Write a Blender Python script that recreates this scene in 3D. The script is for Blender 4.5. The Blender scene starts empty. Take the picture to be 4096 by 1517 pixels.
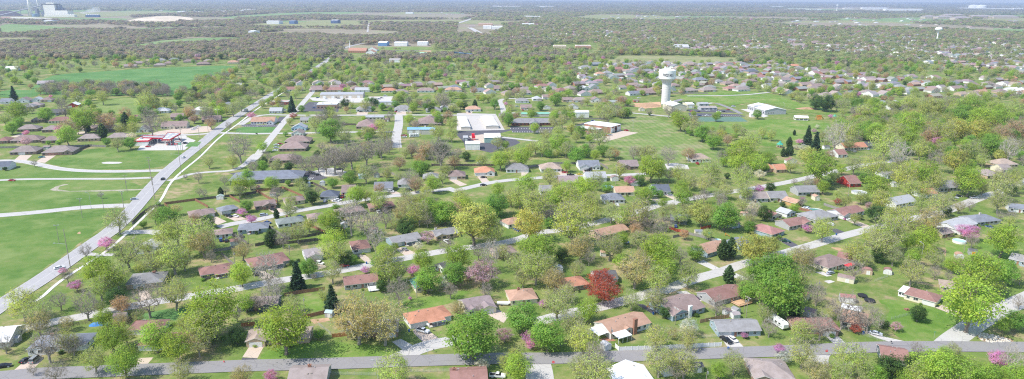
import bpy, math, random
import numpy as np
from math import radians, sin, cos, pi, hypot, atan2
random.seed(7)
scene = bpy.context.scene
COL = scene.collection
H = 130.0
HAZEC=(.52,.63,.90);HAZED=.000068;SUN_E=52;SUN_A=203;SKY=.15;SUN=3.5;EXPO=.67;DN=False;ROLL_S=1
HOUSES=[(-172.1,236.8,0.13,19.4,9,'hip','bg','w','C.3 W.0:6:2','long white house with a blue-grey hip roof at the lower left'),(-146.1,249.8,0.08,12.8,8,'hip','rb','w','G.12','small white garage house with a salmon roof end behind budding trees'),(-130,238.8,0.13,24.2,9,'hip','rb','w','G.1 C.7','long white house with a rust red roof under lime green trees'),(-90.7,243.2,0.1,23.5,9,'gable','tn','t','G.12 W.1:7:1.5 C.8','tan roofed house with a concrete driveway down to the asphalt street'),(-171,297.3,0.25,14.9,13,'hip','gy','t','G.35 C.7','grey hip roofed house behind bare trees near the road bend'),(-109.6,272.5,0.13,16.7,9,'gable','mg','n','W.75:6:1.5','dark walled house with a mauve roof beside the white barked tree'),(-198.1,241.2,0.23,9,14,'gable','wh','w','','white metal roofed building cut by the left edge of the photo'),(-55.6,249.9,0.11,19.8,10,'gable','gy','b','G.9 W.9:6:1','grey roofed brick house hidden behind two tan budding maples'),(-35.2,260.2,0.47,17.6,10,'hip','or','w','G.14 P.6 V','orange roofed ranch house with a white garage and a long front porch'),(-15.2,271.8,0.42,12.5,11,'gable','mg','c','G.78 W.2:5:1 W.8:7:2','mauve roofed cream house with two front gables and a wide driveway'),(-70.9,296.9,0.32,15.2,10,'gable','rb','g','','dark red roofed grey house with a white timber deck at its back'),(-41.8,293.1,0.41,8,10,'gx','gn','c','','cream metal outbuilding with a green gable roof'),(-70.9,214,0.08,12.9,10,'gable','tg','g','V C.5','grey brown shingle roof cut by the bottom edge beside the asphalt street'),(-14.9,212.5,0.11,12.5,11,'gable','rb','g','V C.1','reddish shingle roof at the bottom edge beside the parked white utility truck'),(4.4,280.8,0.21,11.9,11,'hip','sa','c','C.4 V','salmon hip roofed cream house with a small brick chimney and a corner porch'),(27,294.7,0.38,15.6,10,'hip','or','b','','orange roofed brick house beside the dark red tree'),(45.4,253.7,0.51,20.1,11,'gable','sa','w','V W.42:4:0.4','salmon roofed white house with a brick chimney and two white patio covers'),(71.5,270.9,0.52,18.2,15,'gable','br','s','C.45 V W.0:9:0','brown roofed pale blue house with a tall white chimney'),(94.2,283.3,0.51,18.3,11,'gable','rb','g','V','long maroon brown roofed grey house with a reddish deck'),(90.8,252,0.07,17.3,10,'gable','gy','s','G.17 D.42','grey roofed blue house with a white garage door and two parked cars'),(42.5,211,0.18,13.1,16,'gx','wh','w','V','broad white metal roof at the bottom edge'),(92.4,218.5,-0.06,13.6,13,'hip','tg','b','W.1:6:1','large taupe hip roof at the bottom edge beside the cream blossom shrub'),(184.8,282.5,-0.77,12.3,10,'hip','rb','c','G.9','cream house with a reddish brown hip roof and a white sunroom'),(142.8,259.2,-0.53,9,13,'hip','sa','c','V','salmon hip roofed cream house with a white carport behind it'),(123.1,254.2,-0.05,17.7,10,'hip','rb','b','G.75 W.75:7:1.5','maroon roofed brick house beside the parked travel trailer'),(143,230,-0.33,9,10,'gable','rb','n','V','red roofed dark blue house behind the right hand pines by the street'),(204.6,294,-0.44,9,9,'hip','tn','t','','tan roofed house half hidden by the huge lime tree'),(-190.3,398.8,0.53,14,10,'hip','br','b','G.85 P.5','brown roofed brick house at the end of the fenced row'),(-177.8,407.5,0.73,10.1,9,'hip','bg','g','G.3','grey roofed house with an open garage beside the round green tree'),(-158.4,418.4,0.46,12.4,10,'gable','br','b','W.7:8:1.5','brown roofed brick house with a bright blue garage door'),(-148.7,372.8,0.26,15.9,10,'hip','bg','s','P.5','blue grey hip roofed house across the curved street'),(-162.2,363,0.39,9,9,'hip','br','w','','small brown roofed white house beside the white shed'),(-192.3,339.7,0.1,9.7,11,'gx','lg','w','','white gabled house with a pale grey roof behind bare trees'),(-143.4,308.6,0.52,14.7,10,'hip','rb','b','P.6','maroon hip roofed dark brick house'),(-122.9,321,0.59,18,13,'hip','rb','g','P.6','long dull red roofed house with a concrete driveway at left'),(-142.7,428.1,0.47,12.2,10,'hip','br','c','G.2','brown hip roofed cream house beside the round olive pear tree'),(-122,439.4,0.1,11.3,10,'hip','db','g','G.7','slate blue roofed house with two white cars in front'),(-111.7,451,0.1,9,11,'gable','br','w','','brown roofed white house behind the bright green street tree'),(-89.7,460.5,0.1,12.5,10,'gable','bg','w','G.8','blue grey roofed white house beside a white parked car'),(-131.4,384.1,0.48,15,10,'hip','gg','w','C.4 V','white house with a sage grey hip roof and a small back deck'),(-118.5,392.1,0.43,9,10,'hip','br','c','','brown roofed house at the end of the orange fence'),(-100.8,404.8,0.5,17.1,10,'hip','br','t','','wide taupe roofed house behind the white sycamore'),(-83.5,416,0.37,15.4,10,'hip','rb','b','','rust roofed house half hidden by spring trees'),(-59.6,354.2,0.58,16.6,10,'gable','gy','s','G.16 P.6','long grey roofed pale blue house with a wide driveway'),(-38.3,364.6,0.49,13.6,10,'gable','gy','t','C.15 W.05:6:1','grey roofed tan house with a pale chimney'),(-81.1,343.1,0.36,9,13,'hip','rb','w','G.5','red brown hip roofed white garage wing at the street'),(-103.1,331.7,0.45,9,11,'gable','lb','w','G.5 W.5:7:1.5','white walled house with a pale mauve roof and a white car'),(-32.1,315.3,-0.83,8,9,'gx','dg','w','','white gable end with a dark roof under green trees'),(0.1,385,0.57,11.2,10,'hip','sa','w','','salmon roofed white house beside the golden tree'),(-4.4,336,0.39,11.8,10,'hip','br','t','','brown roofed house hidden under bare trees'),(20.1,399.9,0.37,12.3,10,'hip','tg','c','','taupe roofed cream house among lime trees'),(23.6,454.6,0.1,9,9,'gable','gy','w','','grey roofed white house behind the yellow green trees'),(66.8,435.2,0.1,13.5,10,'hip','bg','w','','blue grey hip roofed white house beside a magenta shrub'),(76.8,452.6,0.1,13.1,9,'gable','sa','c','','pinkish roofed cream house with a long window wall'),(55.4,368.6,0.59,21.4,10,'gable','sa','t','','salmon roofed house with an ochre gable wall'),(72.4,387.5,0.23,18.9,10,'hip','sa','t','','faded salmon roof behind budding trees above the ochre gable house'),(100.9,392.9,-0.25,9.6,11,'gable','db','n','','dark slate roofed blue green house'),(162,439.5,0.1,15,10,'gable','tg','g','','taupe roofed grey house by the street corner'),(105.5,342,0.61,16.9,11,'gable','sa','s','','salmon roofed pale blue house beside two tall cedars'),(123.1,351.1,0.65,9,9,'gable','bg','s','','blue grey roofed house behind the cedars'),(44.3,303.7,0.13,10.6,10,'gable','dg','w','C.5','dark grey roofed white house with a brick chimney behind the red tree'),(177.2,441.6,0.1,12.7,10,'gable','gy','c','P.7','grey roofed cream house with a white porch beside the tan barn'),(203,456.1,0.1,15.3,10,'gable','gy','g','','grey roofed grey house behind the cream shed'),(184.5,429.7,0.56,8.2,10,'gx','sa','o','','ochre metal barn with a pale salmon roof'),(209.2,408.4,0.5,20.6,11,'gable','rb','w','G.2 W.1:7:1','red brown roofed white house with a white car on its drive'),(187.9,399.9,0.46,19.5,14,'hip','gy','g','','wide grey hip roofed house beside the blue pool'),(171,406.8,0.54,8,8,'gx','lg','w','','white garage with a grey gable roof beside the pools'),(160.3,400.7,0.41,8,8,'gx','rb','c','','cream garage with a red gable roof'),(167.1,385.7,0.44,17.1,11,'gable','rb','g','W.9:7:1','red brown roofed pale grey house beside the small redbud'),(146.6,372.1,0.64,12.2,15,'hip','sr','s','','dusty red roofed pale blue house with the dark green pickup'),(254.4,431.1,0.45,19.8,10,'gable','lg','w','','long white house with a pale grey metal roof'),(263,383.7,0.55,22.8,12,'gable','lg','w','W.0:8:2','white house with very pale grey roofs beside the big redbud'),(284,394.5,0.26,18.4,12,'hip','bg','g','C.5','blue grey hip roofed house with a cream chimney'),(245.6,370.3,0.4,9.2,9,'gable','tg','t','','taupe roofed house behind the round pool'),(261.8,327.6,-0.86,9,10,'gable','gy','s','','blue sided house with a grey roof at the right edge'),(323.4,418.7,-0.41,9.5,10,'gable','bg','w','','white sided house with a slate roof at the right edge'),(160.6,323.1,0.53,17.4,12,'hip','br','c','P.8','brown hip roofed cream house with a red canopy'),(173.4,329.6,-0.6,9,9,'gable','rb','w','','white gabled house with rusty roof behind the brown hip roof'),(-415.2,570.5,0.23,19.9,13,'hip','tg','b','G.45','taupe hip roofed brick house with a wide driveway on the curved street'),(-385.8,570.3,0.23,23.3,14,'hip','tg','b','G.3 W.85:6:1','taupe roofed brick house with two dark red garage doors'),(-394.2,516.1,0.23,9.6,10,'gable','db','w','','pale blue gabled house with a dark roof at the left edge'),(-446.1,617.7,0.23,24,12,'hip','br','b','',1000),(-422.2,616.9,0.23,15.9,10,'hip','br','b','',1001),(-393.6,626.1,0.23,18.5,11,'hip','tg','t','',10001),(-369.8,631.8,0.23,19.1,11,'hip','tg','t','',10002),(-464.7,614.2,0.23,9,11,'hip','rb','b','',20000),(-481.2,671.2,0.23,18.2,12,'hip','tg','b','',31000),(-456.5,668.6,0.23,15.1,11,'hip','tg','b','',31001),(-427.1,675.9,0.23,16.3,11,'hip','br','b','G.3',2003),(-404,673.8,0.23,20.3,11,'hip','tg','b','',32003),(-367,670.3,0.23,11.3,11,'gx','gy','w','',41002),(-345.3,691,0.23,24,14,'gable','br','c','W.45:6:2','big brown gabled hall with a cream entrance porch above the gas station'),(-478.7,718.5,0.23,22.1,11,'hip','rb','c','',52003),(-505.1,722.9,0.23,13,11,'hip','br','b','',1000003),(-515.7,770.6,0.23,12.7,10,'gable','dg','n','',60003),(-632,851,0.23,11.4,11,'gable','bg','w','',72004),(-615.7,859.7,0.23,14,11,'gx','br','w','',80003),(-603.9,866.1,0.23,11,9,'gx','lg','w','',90003),(-576.7,822.7,0.23,14.8,10,'hip','tg','t','',10003),(-576.7,811.7,0.23,12.8,10,'hip','gy','t','',100003),(-590.7,865.6,0.23,12.9,9,'hip','br','t','',110003),(-531.3,824.3,0.23,11.1,10,'gx','wh','r','','small red barn with a white roof behind the brown roofed rows'),(-416.5,731.5,0.23,21.4,10,'gable','rb','w','',120005),(-443.1,723.4,0.23,9,10,'hip','br','b','',2000003),(-405.4,784.7,0.23,16.5,11,'hip','lg','w','',131005),(-368.4,745.4,0.23,12.9,10,'gable','br','t','',141005),(-345.4,831.5,0.23,16.8,10,'hip','bg','w','',150006),(-324,729.4,0.23,18.6,12,'gable','br','b','',160005),(-264.4,720.1,0.1,24,14,'gable','sa','w','W.85:7:3','white walled church with a salmon roof beside the striped car park'),(-274.1,788.5,0.1,13.9,11,'gable','lg','w','',172007),(-175.7,805.4,0.1,17.7,14,'hip','gy','w','G.4',181008),(-129.3,806.9,0.1,20.7,14,'hip','gy','w','G.4',180009),(-93,800,0.1,17.6,11,'hip','gy','w','',181009),(-82.2,818.5,0.1,9,9,'gx','lg','w','',91009),(-46.8,808.7,0.1,17.8,11,'hip','sa','w','G.2',191010),(-88.1,720.2,0.1,24,26,'hip','br','b','V','huge brown shingle roof of a row of town houses'),(-150.5,701.8,0.1,20.5,24,'hip','br','b','V','large brown hip roof beside the thicket'),(-221.1,728.1,0.1,12.9,10,'gable','gy','c','',201011),(-215.6,683.2,0.1,14,10,'gx','lg','bl','','light blue gabled cottage by the side street'),(-208.3,654.7,0.1,10.6,12,'gx','tg','w','',212011),(-192.5,590.2,0.1,22.3,16,'hip','br','b','V','brown hip roofed duplex with cars parked at its left'),(-197.1,619.1,0.1,22.4,14,'hip','br','b','',1012),(-185.3,544,0.1,22.7,12,'hip','br','b','',2012),(-41.4,494.9,0.1,12.3,11,'hip','br','t','G.3',110013),(-21.2,506.3,0.1,14.8,11,'hip','or','w','G.3 W.8:6:1','orange roofed white house on the curved cul-de-sac street'),(3.7,516.8,0.1,17.1,11,'hip','gy','w','G.7',180013),(-76.9,471.5,0.1,9,11,'hip','gy','w','G.5',180014),(-59.9,488.3,0.1,11.4,10,'hip','gy','t','',102015),(29.8,519,0.1,16.1,12,'hip','tn','w','',221016),(60.2,527.3,0.1,16.5,12,'gable','bg','w','G.25 W.15:8:2 W.85:5:1','blue grey roofed white house with a dark pickup on its driveway'),(92.1,529,0.1,14.1,12,'gable','mg','b','W.3:6:1',230017),(155.4,554.7,0.1,16.1,12,'hip','tn','w','',220018),(40.1,478.2,0.1,13.6,12,'gable','mg','b','','brown brick house with a fire-blackened hole in its roof'),(61.4,491.3,0.1,15.3,11,'gable','lg','w','',172017),(102.4,456.2,0.1,11.7,11,'gable','db','w','W.1:7:1','slate blue roofed white house with a gabled front'),(16.4,822.7,0.1,13.3,10,'gable','br','t','',5141019),(74.5,829.3,0.1,10.1,10,'gx','gy','w','',41020),(87.6,887.1,0.1,19.4,11,'hip','tg','t','',12021),(108.3,887.3,0.1,14,11,'gx','br','w','',82021),(12.1,877.4,0.1,16.7,11,'hip','gy','w','',181019),(32,897.4,0.1,11.8,10,'hip','lg','w','',131019),(44.9,913.8,0.1,10,9,'gable','br','w','',241019),(71.2,888.4,0.1,13,9,'gable','br','t','',3141019),(146.2,903,0.1,9,9,'gx','rb','w','',252021),(305.8,603.3,0.21,23.2,11,'gable','or','c','',262022),(280.5,574.4,0.21,9,11,'gable','rb','w','',121023),(476.6,876.2,0.21,9,10,'gx','bg','w','',272024),(467.8,836.9,0.21,14.3,11,'gable','rb','w','',121025),(541.3,863.8,0.21,24,12,'hip','tg','w','',282026),(410.5,619.9,0.21,13.1,11,'hip','rb','b','',22027),(398,540.6,0.21,17.2,12,'hip','tn','t','',290028),(362.3,505.8,0.21,11.6,12,'hip','tg','t','',12028),(386.1,523.5,0.21,9,10,'gable','tg','c','',302028),(245.3,481.1,0.21,9,14,'gable','rb','r','','red walled house with a brown roof and white trimmed windows'),(305.6,469.6,0.21,21.2,12,'gable','gy','g','W.3:6:1',310029),(285.7,505.2,0.21,9,12,'gx','gy','w','',42030),(208.1,519.7,0.21,9.5,10,'gable','or','t','',322031),(201.6,522.1,0.21,9,9,'hip','or','t','',332031),(321.3,609.6,0.21,10.6,9,'gable','dg','g','',340030),(610.9,907.3,0.21,16.2,11,'hip','rb','t','',350026),(283.3,451.5,0.21,11.8,9,'gable','or','w','',360029),(-719.7,1300.6,0.35,20.9,12,'gable','tg','t','',371032),(-737.4,1362.6,0.35,21.9,12,'gable','mg','t','',380032),(-741.8,1410.1,0.35,21.5,11,'hip','tn','t','',290032),(-728.8,1430.8,0.35,19.7,11,'hip','gy','w','',180032),(-677.2,1325.2,0.35,20.3,12,'hip','tg','t','',2010032),(-677.7,1361.6,0.35,16.6,12,'hip','br','t','',2110032),(-706.3,1443.9,0.35,19.8,11,'hip','gg','t','',390032),(-703,1500.3,0.35,24,12,'hip','tg','t','',1010032),(-663.6,1462.2,0.35,22.3,12,'hip','rb','b','',20007),(-656,1406.2,0.35,24,12,'hip','br','t','',1110032),(-606.9,1356.2,0.35,24,12,'hip','br','b','',7),(-622.3,1414.6,0.35,17.3,11,'hip','tg','t','',10007),(-629.6,1542.7,0.35,21.2,12,'hip','or','t','',331007),(-561.8,1390,0.35,21.2,12,'hip','sa','c','',401007),(-560.4,1438.9,0.35,22,12,'hip','br','t','',111007),(-536.6,1413.4,0.35,17.3,11,'gable','rb','t','',411007),(-896.5,1236.6,0.35,18.9,18,'gable','wh','w','','white metal barn among trees at the far left edge'),(-410.9,1023.2,0.35,12.6,10,'gable','wh','w','',420007),(-730.8,1522.6,0.35,16.3,10,'gable','or','t','',320032),(-704.4,1035.2,0.35,20.7,12,'gable','lb','c','',430004),(-312.9,979.4,0.1,24,11,'gable','rb','c','',441007),(-252.8,974.6,0.1,24,11,'gable','rb','t','',411033),(-213.6,974.8,0.1,20.6,11,'gable','lg','w','',170033),(-175.4,971.8,0.1,21.2,11,'hip','or','c','',450033),(-123.7,975.2,0.1,24,11,'hip','br','w','',461009),(-84.6,981.7,0.1,24,11,'hip','sa','w','',191009),(-58.5,1037.3,0.1,21.1,12,'hip','mg','w','',471010),(-48.6,977.7,0.1,23.5,11,'hip','bg','w','',151010),(-15.3,999.5,0.1,24,14,'gable','br','b','W.4:5:1',161010),(-99.3,1750.4,0.1,14,16,'gx','lg','w','',90034),(-69.6,1634.6,0.1,18.8,18,'hip','tg','t','',10034),(-511.3,1630.1,0.1,19.9,16,'gable','tn','w','',480035),(-465.3,1679.4,0.1,25.3,16,'gable','mg','r','',491035),(-187.2,3184.1,0.1,27.2,20,'gable','tg','t','',370034),(-175.4,2030.4,0.1,17.4,16,'hip','br','b','',2000034),(-200.3,1989.3,0.1,22.8,16,'hip','br','b','',1000034),(18.4,992.5,0.38,19.4,11,'hip','tg','w','',2281019),(9.9,1036.1,0.38,14.5,11,'gable','br','t','',4141019),(44.5,1029.4,0.38,20.1,11,'hip','rb','w','',501019),(55,995.5,0.38,21,12,'hip','tg','w','',1281019),(16.2,953.8,0.38,17.2,11,'gable','mg','w','',511019),(105.4,1001.9,0.38,14,12,'gx','lg','w','',90021),(118,963.2,0.38,24,14,'hip','br','b','',2021),(161.8,1018.7,0.38,11.1,10,'gable','tg','w','',522021),(152.3,1206.5,0.38,15.9,11,'hip','sa','w','',190021),(138.4,1321.4,0.38,22.5,12,'hip','gy','w','',180021),(191,1335.7,0.38,16.6,11,'hip','br','t','',111021),(197.8,1290.4,0.38,23,12,'hip','sr','t','',531021),(191.7,962.1,0.38,24,14,'hip','br','b','',36),(205.4,993.5,0.38,17.8,14,'hip','br','b','',1036),(246.2,1046.7,0.38,14.7,11,'hip','br','t','',2111036),(276.8,1104.4,0.38,22.3,12,'hip','rb','w','',501036),(304.9,1123.2,0.38,24,12,'hip','bg','t','',541036),(331.8,1199.3,0.38,14,13,'gx','db','n','',551036),(254.1,989.1,0.38,24,12,'hip','tg','t','',5010036),(283.3,996.1,0.38,24,14,'hip','tg','t','',3010036),(285,1053.1,0.38,16.4,11,'hip','tg','t','',4010036),(337.6,1076.7,0.38,20.1,12,'hip','br','t','',2111037),(335.3,1003.3,0.38,21.9,12,'hip','tg','w','',281037),(321.3,1013,0.38,15.8,11,'hip','sr','t','',2531037),(382.6,1107.7,0.38,20.7,11,'hip','br','t','',1111037),(436.5,1262,0.38,24,14,'hip','db','t','',561037),(420,1171.6,0.38,24,12,'hip','sr','t','',1531037),(336.2,1292.9,0.38,24,12,'hip','br','t','',1111036),(373.6,1327.1,0.38,24,12,'hip','tg','w','',281036),(361.2,1410.2,0.38,24,12,'hip','tg','t','',1010038),(378.6,1384.6,0.38,21.4,12,'hip','gy','t','',1100038),(416.9,1385.3,0.38,17.2,11,'hip','rb','t','',351037),(423.6,1356.4,0.38,21,12,'hip','br','w','',461037),(329.9,1101.3,0.38,13.7,10,'hip','gy','w','',181037),(323.8,1329.1,0.38,20.6,11,'hip','or','t','',330038),(279.1,1374,0.38,17,12,'hip','br','t','',110038),(259.6,1354.6,0.38,16.8,12,'hip','gy','t','',2100038),(307.5,1391.5,0.38,15.1,12,'gable','tn','w','',480038),(281.7,1347,0.38,16.7,11,'hip','tg','t','',2010038),(245.4,1259.1,0.38,23.5,11,'hip','gy','t','',102038),(167,1385,0.38,19.3,12,'gable','bg','n','',571021),(509.4,1468.9,0.38,14,13,'gx','br','w','',81037),(545.1,1455.8,0.38,20.3,12,'hip','tg','t','',11037),(559.2,1412.9,0.38,20.8,12,'hip','bg','w','',2151037),(557.8,1370,0.38,24,12,'hip','or','b','',581037),(624.8,1449.1,0.38,22.4,12,'gable','rb','b','',591022),(567.5,1309.7,0.38,20.3,12,'gable','mg','w','',511022),(571.8,1272.4,0.38,23.7,12,'gable','br','w','',241022),(589.8,1203.2,0.38,22.4,12,'gable','br','w','',1240024),(592.3,1171.6,0.38,20,12,'gable','br','w','',2240024),(593.6,1147.4,0.38,23.2,12,'gable','mg','w','',510024),(588.6,1044.2,0.38,17.9,11,'hip','gy','r','','red walled low house behind the white blossom tree at upper right'),(697.2,1086.9,0.38,23.7,12,'hip','bg','w','',151026),(718.6,1072.9,0.38,21.7,12,'hip','br','w','',1460026),(749.8,1084.7,0.38,22,12,'hip','tg','w','',1280026),(662.9,1025.8,0.38,24,13,'gable','br','w','',241026),(672.9,984.4,0.38,18.5,12,'gable','sa','t','',600026),(731,1005.5,0.38,24,14,'gable','wh','w','',420026),(443.2,1155.5,0.38,18.9,12,'gable','br','w','',241037),(444.8,1126.4,0.38,19.3,12,'gable','mg','w','',511037),(498.4,1223.9,0.38,20.9,12,'hip','bg','w','',1151037),(453.7,1065.6,0.38,21.6,12,'gable','br','t','',1141022),(462.4,1046.6,0.38,21.2,12,'gable','br','t','',2141022),(389.3,999.5,0.38,14,12,'gx','mg','w','',611037),(503.1,1160.3,0.38,16.2,12,'hip','bg','w','',151022),(515,1137.2,0.38,15.9,11,'gable','rb','t','',411022),(896.6,2065.1,0.1,35.4,22,'hip','br','b','',620024),(787.7,1926.7,0.1,38.6,22,'gable','tg','w','',631037),(870.5,1955.9,0.1,36.4,22,'gable','br','w','',640024),(887.2,1913.4,0.1,41.1,22,'gable','tg','w','',630024),(1023.2,1463.4,0.38,20.4,14,'hip','rb','t','',351026),(1059.7,1487.1,0.38,23,14,'hip','db','t','',560026),(1078.1,1486,0.38,23,14,'hip','gy','t','',100026),(842.1,1166.6,0.38,24,12,'gable','or','t','',320026),(891.9,1574.9,0.1,15.9,14,'gable','rb','w','',121024),(657.1,1080.8,0.38,24,11,'hip','lg','w','',130026),(635.5,944,0.34,14.5,11.1,'gable','tg','t','',370026),(434.5,948.1,0.36,14.2,12.5,'hip','mg','w','',471022),(-7,949,1.95,17.3,11.6,'hip','mg','t','',651010),(168.6,953.4,0.38,18.5,10.2,'gable','bg','w','',72021),(664.1,955,2,18.8,10.9,'hip','tg','w','',2280026),(-156.1,957.5,0.38,18.3,11.4,'hip','mg','c','',661009),(631.4,962.7,0.36,14,10.1,'gable','tn','t','',670026),(479.9,967.8,0.4,17.3,10.4,'gable','bg','b','',681022),(217.1,973.2,0.4,17.3,11.5,'gable','tn','t','',671036),(657.8,973.3,1.91,14.5,10.1,'hip','br','w','',2460026),(-279.8,976.2,0.41,18.7,10.6,'hip','br','b','',1039),(506.5,977,0.36,17.3,12.2,'hip','tg','w','',280024),(69.9,983,0.42,14.3,12.1,'hip','rb','b','',20021),(737.5,985.2,0.39,17.9,11,'hip','sa','w','',190026),(-284.6,993.5,0.4,15.1,10.4,'gable','br','c','',690033),(-227.3,993.9,1.96,15,12.2,'hip','br','t','',110033),(707.5,994.1,0.42,17.3,11.8,'hip','br','t','',110026),(439.3,995.4,0.34,14.6,12.4,'hip','br','c','',701022),(556.9,996.8,1.95,18.5,11.8,'hip','sr','b','',712024),(-200.9,1004.3,0.36,17.3,10.9,'gable','sr','t','',720033),(-258.4,1005.3,0.37,18.6,10,'gable','br','t','',141033),(84.8,1007.4,2,15.1,11.9,'hip','tg','t','',10021),(469.3,1008.1,0.43,18.5,12.1,'hip','mg','b','',731022),(-85.1,1008.1,0.39,17.3,12.5,'hip','bg','w','',151009),(584.1,1009.3,0.39,16.3,12.3,'hip','gy','w','',180024)]
SUBURB=[[(208.7,1426.2),(531.2,1431.5),(617,1264.8),(860.6,1154.2),(703.6,937.2),(356.7,949.7),(83.4,945.3),(118.7,1253.1)],[(-208.3,2104.6),(2.9,2691.1),(187,3228.5),(553.7,2978.8),(473.4,2200.5),(268.1,2068),(192.7,2223.6),(2.2,2136.4)],[(1038.9,2832.9),(1386.5,2886),(1747.1,2941.2),(1625.6,2212),(929.7,1249.7),(870.5,1413.1),(894.6,1744.3),(726.8,1826.8)],[(473.4,2200.5),(1038.9,2832.9),(650.4,1760.6),(418.3,1709.3)],[(-91.3,1056.8),(122.6,1048.4),(110.8,944.4),(-82.6,951.3)],[(-351.1,1067.1),(0.8,1078.4),(0.6,948.3),(-317,959.6)],[(1045.8,5655.5),(2577,7078.2),(1221.2,3336),(656.9,3286.2)],[(2577,7078.2),(3347.8,4593.1),(2121.8,2898),(1265.6,3458.6)]]
SHRUBS=[(-169.6,231.3,1.9,1742040),(-169.7,230.6,1.9,2742040),(-149.5,243.3,2,742041),(-137.8,254.2,2.1,741042),(-113.2,242,2.2,740042),(-85,236.7,2.3,1742043),(-91.3,236.1,1.3,2742043),(-98.6,236.4,1.8,740043),(-169.9,288.4,1.9,2742044),(-170.3,289.2,2.5,1742044),(-102.8,266.3,1.4,742045),(-191.8,233,2.2,1742046),(-198.5,231.5,1.6,2742046),(-55.1,242.8,1.7,742047),(-20.9,262.5,2.1,2742048),(-13.5,264.3,2.5,1742048),(-68.4,289.7,1.3,742049),(-59.6,297.5,1.3,740049),(-40.2,285.6,1.7,2742050),(-39.4,286.6,2,1742050),(-68.8,206.7,1.8,742051),(-5.3,208.2,1.8,740052),(-13.2,205.9,2.1,742052),(7.5,274.1,2.5,742053),(39.1,297.7,1.8,2742054),(30.8,289,1.6,742055),(54.8,250.9,1.3,2740056),(54.8,249.8,1.4,1740056),(78.5,264.4,2.1,2740057),(78.3,264.6,2.5,1740057),(101.4,295.4,1.8,741058),(93.2,274.8,1.5,742058),(97.6,245.7,1.3,740059),(93.4,245.1,1.9,742059),(51,223.8,1.4,741060),(38,199.5,2.6,742060),(92.7,209.4,1.2,4742061),(91.3,209.8,2.5,5742061),(92.5,209.5,2.4,3742061),(197.5,279.4,2.5,1742062),(181.1,277.3,1.4,742063),(136.9,253.7,1.3,742064),(155.4,260.1,1.3,740064),(117.5,247.5,1.4,742065),(127.9,246.4,2.4,740065),(140.6,223.5,2.3,742066),(199.9,289.1,1.9,2742062),(208.8,287.7,1.9,740062),(-182.8,395.9,1.6,740067),(-176.9,399.9,1.6,1742068),(-174.8,400.6,1.4,2742068),(-151.2,423.1,2.1,740069),(-145,367.3,1.3,2742070),(-144.9,366.3,2.5,1742070),(-139.7,380.8,1.5,740071),(-156.4,357.8,2.5,1742072),(-157.5,358.4,1.4,2742072),(-189.9,332.2,1.3,2742073),(-182.7,342.8,2,742074),(-190,332.7,1.7,1742073),(-146.3,299.6,2.2,742075),(-108.7,324.9,2.2,740076),(-112.1,318.9,2,740077),(-132.7,431.3,2,740078),(-120.5,431.9,1.5,2742079),(-116.4,432.5,1.8,1742079),(-114,443.4,1.4,2742080),(-110.9,443.6,2.5,1742080),(-102.6,454.8,1.6,740080),(-84.6,454.1,2.1,2742014),(-84.6,454,2.6,1742014),(-130.9,376.9,1.5,2742071),(-127.5,378.8,2.4,1742071),(-111.6,387.7,1.9,740081),(-112.7,386.7,1.9,2742081),(-113.6,386.2,2.2,1742081),(-92.7,417.7,2.4,5740082),(-74.7,426.6,1.6,4740082),(-75.8,411.9,2.2,3740082),(-61.3,345.2,1.3,742083),(-29.6,369.1,1.3,2740084),(-33.1,359.1,1.4,742084),(-32.3,375.2,2.5,1740084),(-77.8,335,1.7,742085),(-101.4,324,2.3,5742076),(-101.6,323.8,2.1,3742076),(-99.8,325.7,1.7,4742076),(-28.2,307.5,2.4,1742086),(-35.6,310.5,1.4,2742086),(5.3,379.8,1.6,740087),(0.9,377.3,2.2,742087),(0.7,330.3,2.2,742088),(27.2,404.4,1.5,2740089),(25.6,394.9,1.8,1740089),(30.4,458.8,2,740090),(63.2,428.3,2.2,742091),(78.6,446.9,1.5,742092),(86.4,449.5,2.3,740092),(67.1,368.4,2,3740093),(62,363.9,1.6,4740093),(65.6,367.2,2.2,5740093),(84.4,387.9,2.3,740094),(94.7,386.8,1.8,1742095),(99.4,384.9,1.4,2742095),(164.5,433.5,1.5,742096),(109.3,336.5,1.7,742097),(128,347.5,2,1740098),(130.2,348.1,1.7,2740098),(49.8,296.9,2.3,1742054),(50.9,308.7,1.7,740054),(180.4,434.9,2.1,1740099),(175.5,434.5,1.8,1742100),(174,433.7,1.7,2742100),(202.9,449.3,2.6,742101),(208.3,450.1,2.4,740101),(185.4,422.9,1.9,742099),(188.9,424.9,1.8,2740099),(204.5,398.2,1.8,2742102),(216.1,404.5,1.8,740102),(201.3,402.1,2.1,1742102),(176.9,403.3,1.6,2741103),(177.6,403.2,2.5,1741103),(160.7,394.8,2.1,2742104),(161.3,395.3,2.6,1742104),(165.2,404.2,1.9,740104),(180.5,391.2,1.9,742105),(168,377.7,2.3,742103),(148,361.8,1.4,2742106),(151,364,2.5,740106),(149.2,362,2.4,1742106),(264.9,428.7,1.5,740029),(262.1,443,1.3,741029),(270.9,380.1,2.3,4742107),(273.1,399.1,2.4,741108),(285.5,386.2,2.6,740107),(277,384.9,2.5,5742107),(283,386.3,2.4,3742107),(255.1,371,1.6,742108),(245.8,363,1.9,742109),(262.9,319.6,2.3,742110),(265.6,317.3,1.9,740110),(331.2,415.6,2.1,740111),(323.2,411.6,1.8,742111),(160.2,313.7,2.2,1742112),(158.2,312.8,1.3,2742112),(165.6,316.5,2.1,2740112),(177.3,322.7,1.5,740113),(167,325.5,2.4,1740112),(108.2,449.3,2.5,1740114),(107.9,448.7,2.3,2740114),(102.1,448,1.6,742114)]
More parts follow.
